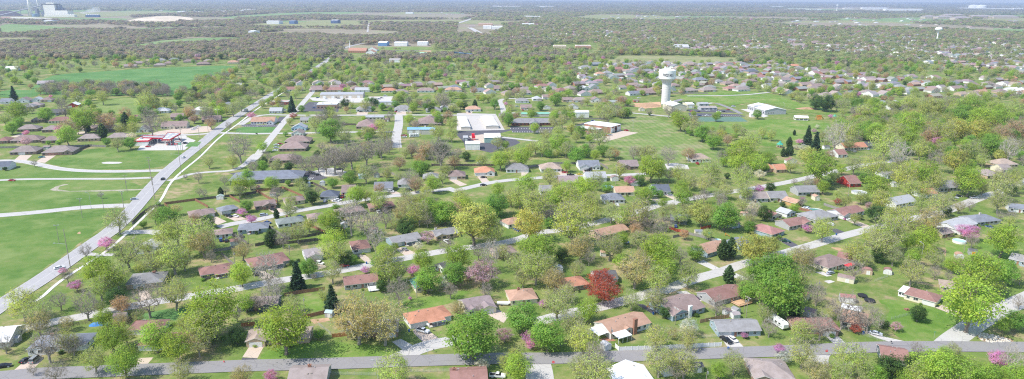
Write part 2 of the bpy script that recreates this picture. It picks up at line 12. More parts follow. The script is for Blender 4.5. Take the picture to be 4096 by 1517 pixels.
TREES=[('B','-157.6 209.5 7.6 1802040,58.4 213.5 6.9 802118,-169.5 215.2 3.9 2802040,30.8 222 9.2 802056,-169.2 224 12.8 1800040,-163.7 229.3 7.4 2800040,-189.9 230.5 6.6 802046,153.1 231.7 5.2 800066,121.8 244.1 10.3 800065,102.6 246.4 7 800059,143.6 250.2 11.7 2801064,135 254.1 13.9 1801064,-159.9 254.6 5.2 801123,-113.8 257.9 5.5 800045,-175.5 258 11.7 800123,-151.2 260.6 13.6 802044,-13.8 265.1 4.2 802048,87 265.2 8 802058,-108 267.2 7.5 2801045,-192.6 267.2 7.5 801040,-49 272.9 11.4 1800050,221.2 273.1 5.7 802110,133.9 275.8 9.1 802112,-11.3 280.5 6.8 801048,-27.2 281 6.6 2800050,-105.2 282 9.1 1801045,-208.1 296.5 6.1 802136,-94 301.1 3.1 2802076,209.2 303.3 4.7 2801062,163.6 303.4 9.4 802121,203.8 305.6 6.3 1801062,-98.6 315.1 6.5 1802076,38.9 321.2 7.7 800117,-152.2 323.2 5.5 801075,85.4 323.3 7.7 800097,-17 327.3 7.8 800088,-218.4 327.8 6.7 800136,-33.1 331.5 9.6 802084,-122.2 343.5 8.8 800139,-146.9 345.9 7.2 800072,249.4 348.7 7.3 801125,-79.6 356.9 15.7 800137,79.9 372.4 11.3 800094,89.4 373.8 8.8 800095,-73.4 376.4 11.4 802082,144 393 8.9 800104,302.7 394.3 6.6 802111,298.3 397.2 5.3 800111,42.5 406.5 6.3 800091,132.4 415.4 5.7 2800096,292.4 416.4 6.3 801107,135.1 421.1 8.5 1800096,188.2 424 6.5 800099,120.2 428.2 5.8 2801095,125.9 429.8 8.6 1801095,-154.6 430.7 9.3 800078,-273.2 435.1 4.4 802130,-206.1 439.2 5.1 2801067,-210.5 441.6 5.2 1801067,-194.1 444.4 5.9 1801068,-132.1 448.2 5.4 800079,-178.6 453 4.5 801069,208.1 463.9 9.1 1801101,-71.3 464.6 12.6 800014,-205.2 470.1 6.2 2801068,-225.5 474.5 7.9 1800134,204.2 477.3 4.8 2801101,115 483.4 9.6 801114,-239.8 484.8 4 2800134,-125.7 484.9 6.4 801080,314.4 488.2 4.9 2800030,-103.4 494.6 8.2 801014,174.6 500 8.7 801096,-195.5 500.9 9.9 1800131,-134.2 501.8 21.5 5800133,-153.4 502.9 6.6 2800131,-141 503 13.3 4800133,-158.2 504.7 11.7 1802012,-129.6 505.8 13.3 802133,26.1 507.3 4.8 800016,-149.2 510.7 11.8 5800012,-125.3 518.4 20.4 801133,-55.6 518.7 22.1 801015,332.2 520.2 15.4 1800030,-375.2 521.1 5.2 802000,-4.3 525.6 6.1 800013,-116 529.5 19.1 6800133,125.7 536 14.1 802018,-176.7 536.4 8.6 2802012,-218.9 536.7 21.1 802006,-198.4 537.4 8.8 3800012,416 541.8 7.8 800028,171.9 546.6 9.4 802129,-108.6 553.2 16.3 7800133,100.9 553.9 10.9 800018,-166.3 582.3 7.6 4800012,-343.1 640.5 18.7 5800005,-373.6 694.2 18 3800005,-198.1 717.8 13.9 802039,-327.1 721.6 16.5 4800005,-491.1 743.9 14.4 1800003,176.2 763.5 14.8 802036,118.8 768.6 12.4 801020,-82 806.1 20.7 1801009,-537.1 809.1 13 2800003,390.6 817.9 13.2 801022,-102.3 825.7 10.6 2801009'),('C','119 262.7 5.4 901065,102.7 299.4 5.2 901058,109 330.2 6.2 900097,113.8 332.4 6.4 902098,-129.8 344.7 5.3 902070,-142.8 394.1 3.6 900071,-196 441.4 3.7 901068,231.4 570 4.4 1902031,236.3 573.8 4.4 2902031,241.2 577.6 4.5 2900031,250.6 605.8 5.8 1900031,-384 629.8 8.4 1902003,-417 660.7 5.9 2902003,279 665.5 3.2 901031,-393.7 686.9 9.1 901002,-45.1 818.2 6.7 901010'),('E','133.6 215.1 9.8 822066,145.7 222.4 5.8 820066,-106.3 238.9 6.9 820043,152.2 254.6 3.1 1820064,155.1 256.4 2.3 2820064,170.1 261.1 7.1 822063,64.7 262.7 5.3 821057,-169.4 269 9.4 821123,-58.9 288.2 6.4 820049,-110 319.3 3.2 820077,-84 319.8 7 822085,25.2 326.4 8.1 821055,188.1 327 8.1 821113,-132.3 354.9 7.2 820070,-98.1 359.6 9 822081,-59.3 362.8 11.2 820120,-176.8 377.1 8.3 822067,-102.7 388.7 7.4 820137,219.5 392.4 11.4 820029,153.3 394.7 9.2 820104,213 397.5 3.9 820102,271.5 406.9 6.2 821108,175.3 423.1 4.1 820099,-129.5 423.8 10.3 820079,342.4 452.9 9.2 821111,179.7 457.5 7.7 821100,223.3 466.3 8.4 820023,-147.5 466.5 7.7 820131,92.5 472.2 5.8 820114,160.8 494.4 4.8 821096,-389.8 508.9 3.1 820138,-171.9 511.1 7.7 821131,-67 512.4 6.8 822015,261.6 536.6 2.4 821023,-37.6 548.1 8.2 822132,-162 554 7.3 820012,378.6 745.6 9.9 820022,-94.7 790.5 9.3 821009,376.5 813.5 19 1821022,-58.3 818.2 9.6 821010,-201.7 822 12 822033,370.5 829.8 17 2821022,-171.7 840.8 11.1 820033'),('G','127.9 212 7.6 862066,-14.2 227.6 19.4 862048,13.7 234.4 13.3 1862053,-75.6 243.4 4.7 862124,4.5 248.9 13.1 2862053,205.4 253.2 8.9 861135,112.6 264 21.1 1860058,105.5 280 9.7 2860058,-38.1 287.5 12.3 860116,122.5 293.3 18.2 860112,-26.6 294.6 12.2 862086,116.2 294.8 15.2 862098,232.6 299.5 12.4 862110,-62 302.5 5.1 860049,-97.9 305.8 9 862076,-66.1 314.3 8.2 1862085,251 320.4 4.4 860110,-79.6 322 5 2862085,94.3 328.7 9 860097,75.5 330.2 9.1 860117,136.9 349.4 5.9 862106,270.3 357.6 6.8 862107,136.6 371.9 7.5 860106,-198.6 374.1 13.9 1860067,-214.1 375.9 4.5 861073,123.3 376.6 17.1 862096,21.4 379.1 6.4 862089,-39.5 383.9 15.5 860120,-14.3 384.2 11.6 860087,-113.2 387.2 5.2 860081,-48.8 393.6 14.5 861120,69.1 396.1 9.4 861094,-9.3 400.8 14.8 861087,-165.4 407 7.9 860069,-110 408.2 5.6 860137,-226.3 417.6 3.6 2860067,251.1 442.3 5.3 860029,94 442.7 9.1 860114,100.1 443.1 5.6 862114,65.5 455.3 7.4 860092,285.7 460.3 6.3 861029,-126.3 463.9 7.6 861079,-159.7 469.6 4.4 2860131,-115.4 470.6 10.9 861080,92.4 478.4 7.9 861092,-192.3 479.4 9.4 1860131,257.4 483.7 8 860023,-69.7 499 12.4 862015,121.1 501.9 6.9 861114,-190.8 506.6 10 861131,196.9 516.5 6.8 862031,357.8 518.9 11.1 862028,52.5 539.5 14.2 862126,177 556.3 9.1 7862129,-112 560.2 7 860133,428.6 561.9 9.2 860028,76.8 565.3 11.1 861017,406.3 568 21.4 861028,-334.6 585.9 11.5 860002,179.6 598.1 13.7 6862129,-363.5 600.1 7.9 861130,-406.5 600.6 5.5 1861001,-418.5 603.8 4.3 2861001,-167.8 620.7 22.2 1860011,379.6 623.7 9.2 862025,183.4 630.4 10.3 4862129,179.1 632.8 16.5 5862129,65.3 646.8 12.6 860020,-218.4 646.9 5.3 2860011,339.4 648 16.9 1860022,-483.8 650.6 12.7 1861000,-509 696.2 10.2 2861000,-495.4 718.9 16.4 5860003,487 731.6 21.3 861027,-409.3 754 14.6 860005,-462.1 754.5 9.8 3860003,-449 758.5 7.4 4860003,128 762.5 12.3 861020,157.7 778.9 5 862036,-79.3 798.5 5.7 861009,-163.8 799.3 6.2 1861008,-144 800.4 5.7 2861008,438.3 820 15.8 862024,418.4 828.4 16 2860022,53.8 848.1 16.3 861019'),('K','-2.7 241.7 6.6 872048,156.2 252 4.8 870064,-13.1 294.1 14.8 870086,-45.9 352 8.2 870084,228.6 415.4 7 870102,-431.5 593.5 10.6 871000,74.7 661.2 3.9 870020,302.7 674.9 6 872022,-336.8 714.9 9.5 870005'),('L','168.7 209.3 6.8 4832135,163.5 209.3 9.8 6832135,156.4 209.7 11.3 5832135,136.9 210.2 6.8 832066,146.4 210.6 13.6 830066,174.7 210.8 8.4 7832135,2.5 212.7 9.9 830052,-135.5 213.6 11.5 1832123,73.5 214.8 6.2 830061,-122.5 225.1 11.2 832122,161.1 227.6 6 832127,-84.8 231 18.8 831043,-149.9 231.1 11.5 2832123,-133.8 232 11.6 832041,-116.7 238.6 10.3 831042,-117.3 244.9 20.6 1830045,199.2 251.2 6.5 831135,184.6 251.6 21.9 832062,-165.7 251.9 7.5 830123,31.4 258.4 10 830056,-112.9 266.2 8.6 2830045,-181 283.2 10.8 2830044,211 286.8 18.8 832125,-188.2 289.5 15 1830044,-125.1 293.4 11.1 830075,71.7 300.2 11.4 830097,-26.3 310.3 13.8 831086,-43.2 313 10.7 831116,217 313.7 7.5 830125,72.5 313.8 18.2 1830117,54 316.6 7.8 2830117,13.7 317.5 17.3 1830088,203.8 323.6 8.9 832115,-64.8 324.5 8.9 2830085,-92.1 331.8 14.1 1830085,216.8 332.6 6.9 832109,8.1 332.7 10.2 2830088,255.7 335.2 17.1 832107,-62.1 339.8 4.7 832083,220.1 343 14 830109,211.9 343.5 9.3 830115,58.8 347.8 8.7 830093,-103.5 368.2 13.1 830081,220.3 376.2 5 831115,5.6 392.6 6.4 1831087,133.1 396.4 7 832096,-29.1 404.6 10.9 830120,177.4 410.6 6.3 832099,28.1 411.8 15.1 1830090,96.2 418 7.1 830119,20.8 419.9 5.6 831089,-99.9 420.3 13.3 1830080,-7.5 420.5 6.1 2831087,110.3 422.6 12.7 5830114,85.7 428.2 11.4 3830114,48 428.3 17.1 1830016,-91.1 429.5 6.9 831082,234.4 434.7 5.9 832023,36.9 435.4 13.1 832016,242.8 436.4 17.4 2830023,9.3 436.6 16 2830090,294.5 439.8 5.5 831108,-9.4 440.1 10.3 832013,-183.3 443.9 13.3 5830131,-105.8 445 6 2830080,115.7 450 10.5 4830114,312.1 450.3 20.9 1832028,-54.3 451.6 11.7 5832015,214.3 453.9 9.1 830101,-165.9 454.4 10.3 832131,-182.1 458.3 8.5 3830131,-172.2 468.1 6.3 4830131,-93.6 469.4 5 1831014,292.9 469.6 20.2 1830030,220.9 476.3 22.8 1830023,344.9 478.6 4.7 2832028,101.4 482.3 19.1 831114,26.9 485 9.4 2830016,-171.2 486.7 6.6 831131,-92.4 492.9 4.8 2831014,230.1 495.5 4.6 831101,252.4 507.7 8.7 831023,186.5 508.3 15.9 5832031,306.9 509 9.1 832030,172.6 511.8 13.5 3830031,42 512.8 8 830017,-71.3 516.4 4.8 4832015,-9.2 517.4 15.3 831013,180.2 525.1 22.4 5830031,8 526.8 15.6 830013,106.8 528.4 10.4 832018,169.6 533 8 4830031,-144.7 535.4 5.8 830133,320.2 538.2 6.2 2830030,209.1 539.8 10.6 3832031,-61.2 543.3 5.6 3832015,206.8 544.6 9 4832031,68.5 551.1 8.4 831017,-215.1 575.9 9.4 830012,38.7 576.2 16.9 830126,346.8 585.1 17.2 832025,-6.1 592.6 7.8 830132,-393.6 593.8 17.4 831001,337.2 624 18.3 830025,386.6 655.7 25.5 831025,-416.2 656 25.5 832003,471.5 681.6 24.3 1830027,170.8 684.9 17.7 1832036,335.1 690.3 13.4 830022,502 696.1 20.3 2830027,-519.6 712.1 20.7 830003,176.8 740.6 9.6 2832036,506.8 752.1 26.6 832026'),('M','139.3 250.4 4.8 892064,40.3 277 14.9 1892054,41.2 292.6 12.9 2892054,213.9 429.4 5.9 891102,-241.3 746.8 8.8 891011,-427.2 812.2 6 891005'),('O','28.2 204.8 14 1770060,-114.4 211 7.6 772122,124.3 212.5 6.1 772066,23.9 214.7 8.5 2770060,61.1 215.6 10.8 2772118,52.4 216.1 11.6 1772118,79.6 218.1 8.6 770061,106 222.9 10.3 772065,-116.5 228.8 9.8 770042,165.8 230.3 5.7 772127,55.7 234.8 10.4 1771118,67.4 236 8.8 2771118,-62.8 242.8 5.2 770047,23.9 243.2 11.1 770056,-88.5 250.2 5.9 770124,-189.7 250.3 11.4 771046,-152.8 254.8 5.4 771041,19.1 258.8 13.6 1772055,105.6 259.4 7.3 770059,134.9 262.5 5.5 770064,-174 264 5.5 771123,-93.3 265.7 8 771124,61.1 267.5 10.4 770057,-143.8 268.3 13.1 770044,51.8 269.9 8.5 771056,110.7 276.2 8.6 1770058,24.8 277.2 8.7 2772055,106.3 288 9 2770058,132.9 292.4 11.1 770112,5.3 293 8.1 771053,-83.9 296.6 10.2 770049,187.2 297 12.3 770113,-53 297.8 9.2 770116,241.1 300.3 6.2 772110,31.3 304.3 8.4 771055,114.2 305.5 6.3 772098,-171.6 306.6 11.6 772073,2.7 306.8 11.6 772088,-187.2 311.4 14.9 770073,-160.3 311.6 8.6 772074,174.8 318.3 9.8 770121,212 319.7 8.8 5770125,225.5 322.3 5.6 3770125,192.6 322.6 8.8 771113,-62.3 327.1 6.7 772083,50.1 327.7 13.4 1771117,243.7 327.8 5.6 4770125,-5.3 328.9 8 771088,189.6 329.4 14.6 770115,55.1 332.5 6.8 2771117,67.8 343.6 10.5 772094,-116.4 350.7 10.7 772071,269.9 363.7 6 772107,-222.1 365.2 13.6 771073,-67.1 372.5 7.6 770120,74.3 377.4 17.8 1770119,-54.4 381.7 14.1 1771120,-210.6 382.9 10.3 770067,141.1 385.4 6.5 770104,59.4 389 11.8 772091,-133.8 393.1 9.5 772078,92.2 395.1 8.7 2770119,107.9 401.3 8 1771095,263.9 403.5 14.9 1771108,100 407.5 6.8 2771095,-54.5 411.4 11 2771120,306.7 412 13.8 1770111,145.6 412.1 8.3 3770096,-64.6 419.8 8.4 770082,-0.7 421.1 11.3 770090,282.4 427.8 7.9 2771108,-70.2 432.3 8.4 770014,136.6 432.3 8.5 4770096,323.9 436.6 17.4 1771111,-181.8 437.3 8.8 771068,143.4 440.4 10.3 5770096,-141.3 447.1 7.9 771078,132.6 452.9 13.5 1770114,324 453 9 2770111,352 458.4 8.4 2771111,59.1 460.5 12.2 772017,124.7 461.9 12.3 2770114,26.7 466.2 12.4 770016,-57.8 467.5 9.4 1772015,-105.4 476.7 12.6 5771014,-50.3 476.7 7.9 2772015,-82 477.3 7.9 4771014,-91.9 484.5 9.6 3771014,281.2 485.3 8.9 772030,-179.6 505 8.3 771131,261.6 507.3 13.4 771023,-237 518.5 8.5 770134,3.4 552.4 10.9 2770132,80.9 552.5 9.1 770017,106.7 553.8 10.9 1770018,114.4 555.5 12.7 772018,45.3 560.7 12.9 1770126,63.2 571.5 9.4 2770126,370.7 572.5 13.1 772027,-341.6 578.5 11.4 771130,-13.1 591 11.6 1770132,299.5 595 11.8 1772022,77.9 595.3 17.5 772020,-152.4 608.9 13.9 2770008,-115.5 610.3 15.9 1770008,31.7 624.4 12.2 772019,292.4 634.2 10.3 2772022,-139.5 640 10.4 772008,221.8 645.5 10.5 2770129,178.6 656.5 14.9 1770129,-194.3 665.9 15.1 770011,172.9 672 10.9 2770018,51.7 696.8 13.5 770019,102.1 721.4 18.6 771020,-312.1 757.9 14.7 770006,-316.1 791.7 15.3 771006,-173.2 796.6 13.1 770033,393.3 806.4 15.6 771022'),('P','-10.4 220.3 5 881052,100.2 225.6 5.9 881061,70.8 247.5 7.9 882057,-31 291.8 7.8 882086,-49.6 340.6 5.8 880083,151.1 406.3 9.9 882096,129.6 468.4 4.2 880114,184.3 491.8 8.9 881096,257.1 590 8.1 1880031,254.8 600.3 5 2880031,-354 624.9 8.3 880002,317.2 701.5 5 882022,-71.1 799.1 11.7 881009'),('Q','121.3 320.9 16.4 780098,135.6 337 10.3 782106,-20.5 349.7 22.4 780084,9.7 355.8 18 780087,111.6 382.5 14.8 780095,230.1 410.3 8.3 780029,341.7 512.1 18.5 1780028,236.5 532.8 15.7 780031,402.7 550.4 10.8 2780028,432.7 624 22.3 2780027,414.7 629.1 22.5 1780027,358.2 642 14.6 780025,450.9 729.9 25.9 781025'),('R','-83.9 212.2 5.2 810051,178.7 224.2 8 812135,102.1 234.1 4.5 811061,7.7 235.5 5 2812053,6.7 241 5.8 1812053,92.7 245.5 2.8 812059,13.6 272.3 4.3 810053,-45.1 279.6 2 812050,-198.5 287.4 6.3 810044,-21.1 302.2 4.7 810086,-216.6 306.4 4.3 812136,-47.9 307 6.7 810116,-70.9 308.9 4.8 811049,-215.1 340.7 8.4 810073,255.5 360.8 11.7 810108,-97.9 371.5 3.7 812137,170.9 372.9 6 810103,-154.4 383.6 7.1 811070,203.1 396.8 1.9 810102,-165.5 398.8 6.1 810068,194.4 438.7 3.3 810099,172.2 457 6.9 811096,-177.8 460.4 3.5 810131,84.7 475.9 8.6 811092,266 621.2 6.1 810031,-465.8 643.6 6.7 811000,201.3 657.7 6.2 812129,-423.3 720.3 6.8 1810003,-285.7 742.1 9.8 810006,359 762.2 6.7 811022,34.9 810.7 4.8 811019,-7.7 847.1 6.2 811010,-606.8 896.2 5.2 2810003'),('S','-76.7 267.6 7.6 841124,-98.9 291.7 8.2 840077,263.2 580.5 12.1 840031,273.6 621.5 11 842022,-257.1 792.4 11.6 840007,-638.3 872.4 11.4 842004'),('T','-92.7 208.3 7.5 750051,106.4 211.1 9.9 750061,-48.8 238.5 17.6 2751047,-59.1 239 19.3 1751047,63.7 244.3 4.7 751118,-186.2 244.4 9.5 1751040,-178.3 248.8 5.8 2751040,-156.7 249.4 6.8 751123,-22.5 263 6.9 750048,19.3 288.4 11 750055,57.1 292.9 16.1 5750117,144.8 316.6 11.9 750112,66.6 322.7 8.8 7750117,-136.9 325.4 8.9 750077,34.7 325.5 13.3 6750117,-158.5 329.4 13.5 750072,28.8 333.7 6.4 8750117,76.8 338 6.2 4750117,230.8 367.3 9.9 750109,238.8 370.5 15.1 751109,-66.3 385.9 10.4 750120,-205.9 399.4 6.7 750067,-65.4 400.5 12.1 750082,281.6 411 7.6 750107'),('U','-164.3 263.5 8.1 791123,133.1 321.9 7 792106,96.3 360.3 5.9 792095,69.7 362.4 8.5 792094,-185 379 7.5 792067,-90.3 448 7.5 2790014,-66.5 453.2 10.5 1790014,218.1 470.5 7.8 791101,335.4 475.9 8.5 792028,-87.4 516.1 10.2 791014,-45.3 521.6 10.3 7790015,-73.5 528.7 10.4 6790015,145.9 551.8 10.9 790018,-71.7 553.8 14.5 5790015,264.1 554.2 9.1 791023,376.6 560.1 12.9 790028,-85 565.4 9.3 4790015,378.7 605.3 17.8 790027,196.3 611.8 10 792129,457 627.5 16.3 2791028,-420.3 634.8 16.5 1792003,477.6 637.5 20.7 1791028,-401.2 667.7 17.6 790003,-304.7 682 11.1 790005,-433.5 699.5 13.6 2792003,-414.2 724.8 14.1 792032,-351 738 14.3 791005'),('W','179.3 218.7 7.8 852135,-102.7 267.8 9.4 851045,-110.7 287.7 12.6 852077,-9.9 312.3 11.2 850088,-71.4 336.6 10.4 850085,-90.5 364.4 14.5 852137,300.6 517.7 17 851030,407.8 547.7 14.7 850028,280.6 582.5 19 852022'),('Y','150.9 208.5 7.5 4760066,-40.2 208.6 12 762047,113 209 9.8 3760066,141.1 210.1 9.1 762066,-147.9 216.6 9.3 760040,121.5 217.6 11.7 5760066,-1.4 218.5 7.1 1760052,57.9 223.3 6 762118,1.9 224.8 6.4 2760052,27.2 229.7 12.2 760056,-167.3 231.7 8.4 761040,-116.9 234.9 14.2 1761042,-148.5 237.8 7.2 762123,112.9 241.2 9.4 760065,-129.3 246.5 7.8 2761042,-200.9 256.9 13.5 761046,-80.9 274.1 7.5 761124,-181.3 277.6 10.6 2760044,127 277.9 7.3 761065,66.3 285.8 12.8 761057,-179.5 287.9 11.9 1760044,223 288.3 6.1 760062,-57.2 293.9 16.2 760116,81.9 294 11.2 760058,11.4 296.8 15.3 760088,18 306.1 9.5 761055,-179 306.2 6.6 761044,-163 307.2 15.8 762074,-88.1 319.2 12 760076,173.4 322.7 12.4 761121,143.9 326 7.8 1760112,-166.1 329.6 9 760074,155.2 331.4 5.4 2760112,-190.5 333.2 8 760073,-163.1 336.1 17.1 760072,196.8 338.9 19.5 1760115,-184.4 342.7 12.8 2761074,-179.2 344.6 15.2 1761074,32.9 347 23.4 760089,-10.4 349.3 13 760087,195.3 352.7 9.6 2760115,172.2 357.8 13.3 762105,109.5 360 6.2 761097,-126.4 360.6 6.1 762071,216.9 363 18.4 761115,-115.9 369.6 8 762081,64.3 379.1 11.8 761094,99.5 384.8 10.4 761095,296.1 385.3 6.3 762111,204.3 387 6.9 762102,48.9 390.6 11.8 762091,14.9 393.4 18.4 1762090,45.8 396.2 15.9 760091,-82.9 409.6 12.5 761082,34.9 410.4 16.5 762016,258.2 411.9 11 3760029,233.4 412.8 13.8 5760029,-140.4 414.6 8.9 760078,-32.3 415.8 12.5 762013,5 416.6 13.9 760090,215.6 422 8.4 761102,228.5 429.5 8.5 1762023,-96.5 429.8 7.5 760080,90.1 434.2 7 760114,154.1 434.9 11.7 4761096,23.4 435.5 7 2762090,-57.2 435.7 9.2 760014,217.3 437.2 7.3 2762023,265.9 440.3 13.2 761029,277.1 443.4 11.8 4760029,145.2 457.5 9.1 1760096,-147.9 458.1 8.4 2760131,160.8 460.1 16.8 3761096,295.7 460.1 14.2 3760030,276.3 464.8 18.5 762030,358.5 470.9 10.9 761111,143.9 479 17.4 5761096,121.3 479.8 12.7 1761114,234.5 480.5 8.8 760023,108.4 486.7 11.3 2761114,267.3 489.7 19.4 5760030,149.8 492.5 8.4 2760096,80.1 493 11.4 760017,-49.7 493.7 9.8 762015,-113.8 497.7 8.5 762133,215.4 512.7 10.1 762031,-182.9 517.3 8.3 761131,-218.2 518.2 10.2 1760131,-24.3 524 10.4 2761013,379 535.7 10.6 762028,-2.4 538.9 12.4 1761013,380.6 552.8 16.3 760028,340.4 557.3 16.4 4760030,311.8 559.5 23.8 761030,15.3 565.1 11.1 762019,25.4 565.6 14.8 760126,206.1 577.8 18.9 760031,386.7 603.2 23.6 760027,306.2 617.4 20.1 762022,59.4 623.4 10.2 761126,-56.3 624.3 12.2 2760009,358.2 627.1 18.4 5760025,-69.5 627.4 14.3 760128,245.7 637.4 10.4 2761031,-372.6 641.2 12.5 1760002,-363.6 645.7 12.6 2760002,240.5 647.2 10.5 1761031,44.6 652.1 10.6 760019,338.7 660.6 15 3760022,-131.2 669.6 13 760008,-60.3 672.9 13.1 1760009,426.8 688 17.8 3760025,-518.3 690 13.4 761000,365.5 694.2 13.5 4760022,-190.8 717.8 13.9 762039,400.9 734.6 14.2 4760025,384.9 742.5 19.2 5760022,97.7 753.4 17 761020,565.3 763.5 19.7 760026,-422.1 782.9 22.7 760032,468.2 801.8 20.6 762024,-504.1 838.3 16.2 762032,-536.5 839.3 16.2 761003')]
ROADS=[('main_road','gasph',10.5,[(-218.6,239.1),(-221.1,260.6),(-222.5,275),(-222.7,284.8),(-223.2,300.1),(-225.3,324.5),(-228.3,352),(-229.9,373.4),(-238.2,407.3),(-246,435.5),(-254.9,467.5),(-266,510.8),(-275.5,561.5),(-282.9,605.2),(-294.7,665.7),(-305.2,726.6),(-312.2,781.4),(-321.1,854.3),(-337,980.1),(-377.7,1361.1),(-410.4,1583.3),(-440,1781.1),(-447.1,1900.4),(-432.1,2066.1),(-392.4,2090.6),(-307.1,2079.5)]),('asphalt_street','masph',8.3,[(-194.2,212.6),(-181.1,213.8),(-172.2,216.3),(-155.2,217.5),(-131.3,219.6),(-110.5,221.5),(-94,222.9),(-72.4,223.9),(-47.1,225.8),(-21.5,227.7),(-0.3,229),(14.6,228.8),(37.2,230.5),(63.9,232.5),(97.6,234.8),(117.4,236.5),(137.7,238.7),(161.4,239.6),(198.9,239.4),(219.1,239)]),('street','conc',7.4,[(-208,247.9),(-205.9,248.3),(-197.3,250.3),(-189.2,257.2),(-180.8,261.6),(-169.6,269.5),(-156.3,277.3),(-141.6,283.9),(-126.4,291.3),(-112.2,299.9),(-99.5,305.1),(-82.5,314.2),(-67,323.8),(-50.6,333.2),(-30.7,343.9),(-0.1,355.1),(14.2,371.5),(27.7,375.7),(47.5,387.2),(66.4,402),(82.3,414.6),(97.9,428.5),(113.1,437.5),(133,449.2),(180.5,473.3),(206.4,488.2),(225.8,501.1),(245.5,514.7),(267.8,529),(286.3,542.4),(302.8,549.2),(336.6,567)]),('street','conc',7.4,[(68.6,290.3),(79.8,298.7),(91.4,307),(106.1,315.6),(116.3,324.1),(127.3,329.5),(133.2,332.9),(143.4,339.3),(165,352.8),(184.6,365.6),(200.4,374.9),(216.5,383.7),(242.5,398.6),(273,413.6),(285.2,422),(309.1,440),(328,453.2),(353.6,470.1),(383.8,495),(417.8,522.6)]),('street','conc',7.4,[(8,257.7),(20.9,265),(29.8,269.7),(38.9,273.6),(48.5,279),(58.4,284.7),(69,292.3),(71,293)]),('street','conc',9,[(168.5,239.2),(172.3,242.7),(177.9,247.3),(193.8,259.4),(209.8,270.6),(230.3,282.7),(257.7,299.3)]),('street','conc',8,[(-44.2,226.1),(-38.5,232.7),(-35.9,235.7),(-30.2,239.6),(-22.6,242.3),(-15,246.7)]),('side_street','conc',10,[(10.2,214),(10.1,220),(9.6,225.3)]),('side_street','conc',7,[(114,226.8),(116.7,232.7),(119.4,235.7)]),('field_road','conc',8,[(-329.8,394.9),(-313.8,398),(-294.1,405.1),(-275.4,415.1),(-258.6,419.1),(-246.3,419.9)]),('field_road','conc',7,[(-419.6,541.5),(-413,542.4),(-395.4,539.3),(-376.4,528.9),(-356.2,517.2),(-332.9,509.6),(-308.9,508),(-286.9,509.7),(-269.1,512.4)]),('field_road','conc',5,[(-378.8,478.2),(-370.1,482.1),(-354.3,484.6),(-318.5,485.9),(-289.3,486.2),(-267.8,490.1)]),('street','conc',7,[(-360.5,650),(-332.4,651.8),(-304.8,655),(-294.7,665.7)]),('street','conc',7,[(-290.3,664.6),(-251,659.6),(-251.6,661.1),(-236.3,662.2),(-213.5,664.7),(-184.8,668.1),(-146.3,673.3),(-118.5,673.6)]),('side_street','conc',7,[(-213.8,542.4),(-214.6,558.4),(-221.2,591.3),(-234.1,661.7),(-252.2,762.8),(-254.8,800.8),(-262.6,842.8),(-272.5,902.7),(-283.9,971.3)]),('side_street','conc',9,[(-103.4,598.9),(-111.2,641.5),(-115.5,676.7),(-121.1,721.6),(-129.8,772.7)]),('street','conc',7,[(-285.4,708.6),(-292.2,774),(-253.6,770.9),(-200.5,771.3),(-130.3,776.1),(-64.7,776.2),(-19.1,777.6)]),('street','conc',6.5,[(-10.1,786.4),(-12,842.9),(-17.9,894.1),(-8.9,912.1),(0.6,913.7),(8.6,911.5),(67.7,918.9)]),('path','conc',5,[(-251,481.3),(-246.9,489.7),(-244.8,501.3),(-232.8,508.6),(-216.3,511.4),(-213.6,528.9),(-218.8,560.3),(-219.4,571.6)]),('street','conc',7,[(-42.3,456.4),(-29.8,467.8),(-16,481.1),(0,489.3),(7.4,490.6),(22.5,496.1),(41.7,502.3),(60.8,504.4),(76,504.1),(95.4,506.8),(116,514.2)]),('street','conc',7,[(-171.3,377.8),(-165.3,384.9),(-154.5,391.3),(-145.7,400.8),(-136.1,409.7),(-125.5,416.9),(-114.6,424.3),(-103.6,433.1),(-88.6,441),(-73,449.1),(-60.3,456.3),(-46.9,461.2),(-41.6,465.4)]),('side_street','conc',7,[(-221.8,368.1),(-213.1,368.9),(-206.1,369.6),(-199.2,366.1)]),('path','conc',4,[(-222,334.1),(-214.8,332.6),(-207.4,333.2)]),('street','conc',6,[(-9.4,648.7),(9.7,638.6),(23.7,631.2)]),('street','conc',6,[(139.9,798.4),(161.9,784.8),(182.4,773.7)]),('street','conc',6.5,[(-6.6,793.4),(47.2,795.4),(83.2,805.2)]),('street','conc',6,[(370,986.5),(325.4,956),(277,947.5),(241.5,943.7)]),('street','conc',7,[(172,1286.2),(180.4,1216.5),(188.4,1124.7),(196,1033.4),(199.8,976.5)]),('side_street','conc',6,[(92,422),(101.9,431.9),(107.4,427.2)]),('avenue','masph',8,[(207.9,886.5),(227.3,913.4),(257.4,946.6),(278.4,952.6)]),('lane','masph',6,[(263.1,880.2),(269.4,833.9),(268.1,795.9)]),('lane','conc',5,[(249.3,871.9),(286.7,911.3),(322.6,939.2)]),('highway','conc',22,[(-287,3595.2),(-277,3887.2),(-251.2,4639),(-190.3,5126.2)]),('highway','conc',22,[(-191.5,3112.1),(-150.1,2828),(-114.1,2555.6)]),('street','conc',6,[(-345.6,1741.9),(-292.8,1754.9),(-207.8,1759.4)]),('street','conc',6,[(510,913.1),(503.2,876.6)]),('far_road','conc',7,[(-554,2669.3),(-622,3012.2),(-733.8,3585.7)]),('far_road','conc',7,[(-34.4,1788.8),(-15.2,1644.1)]),('far_road','conc',8,[(1022.8,1670.5),(1097.4,1765.3)])]
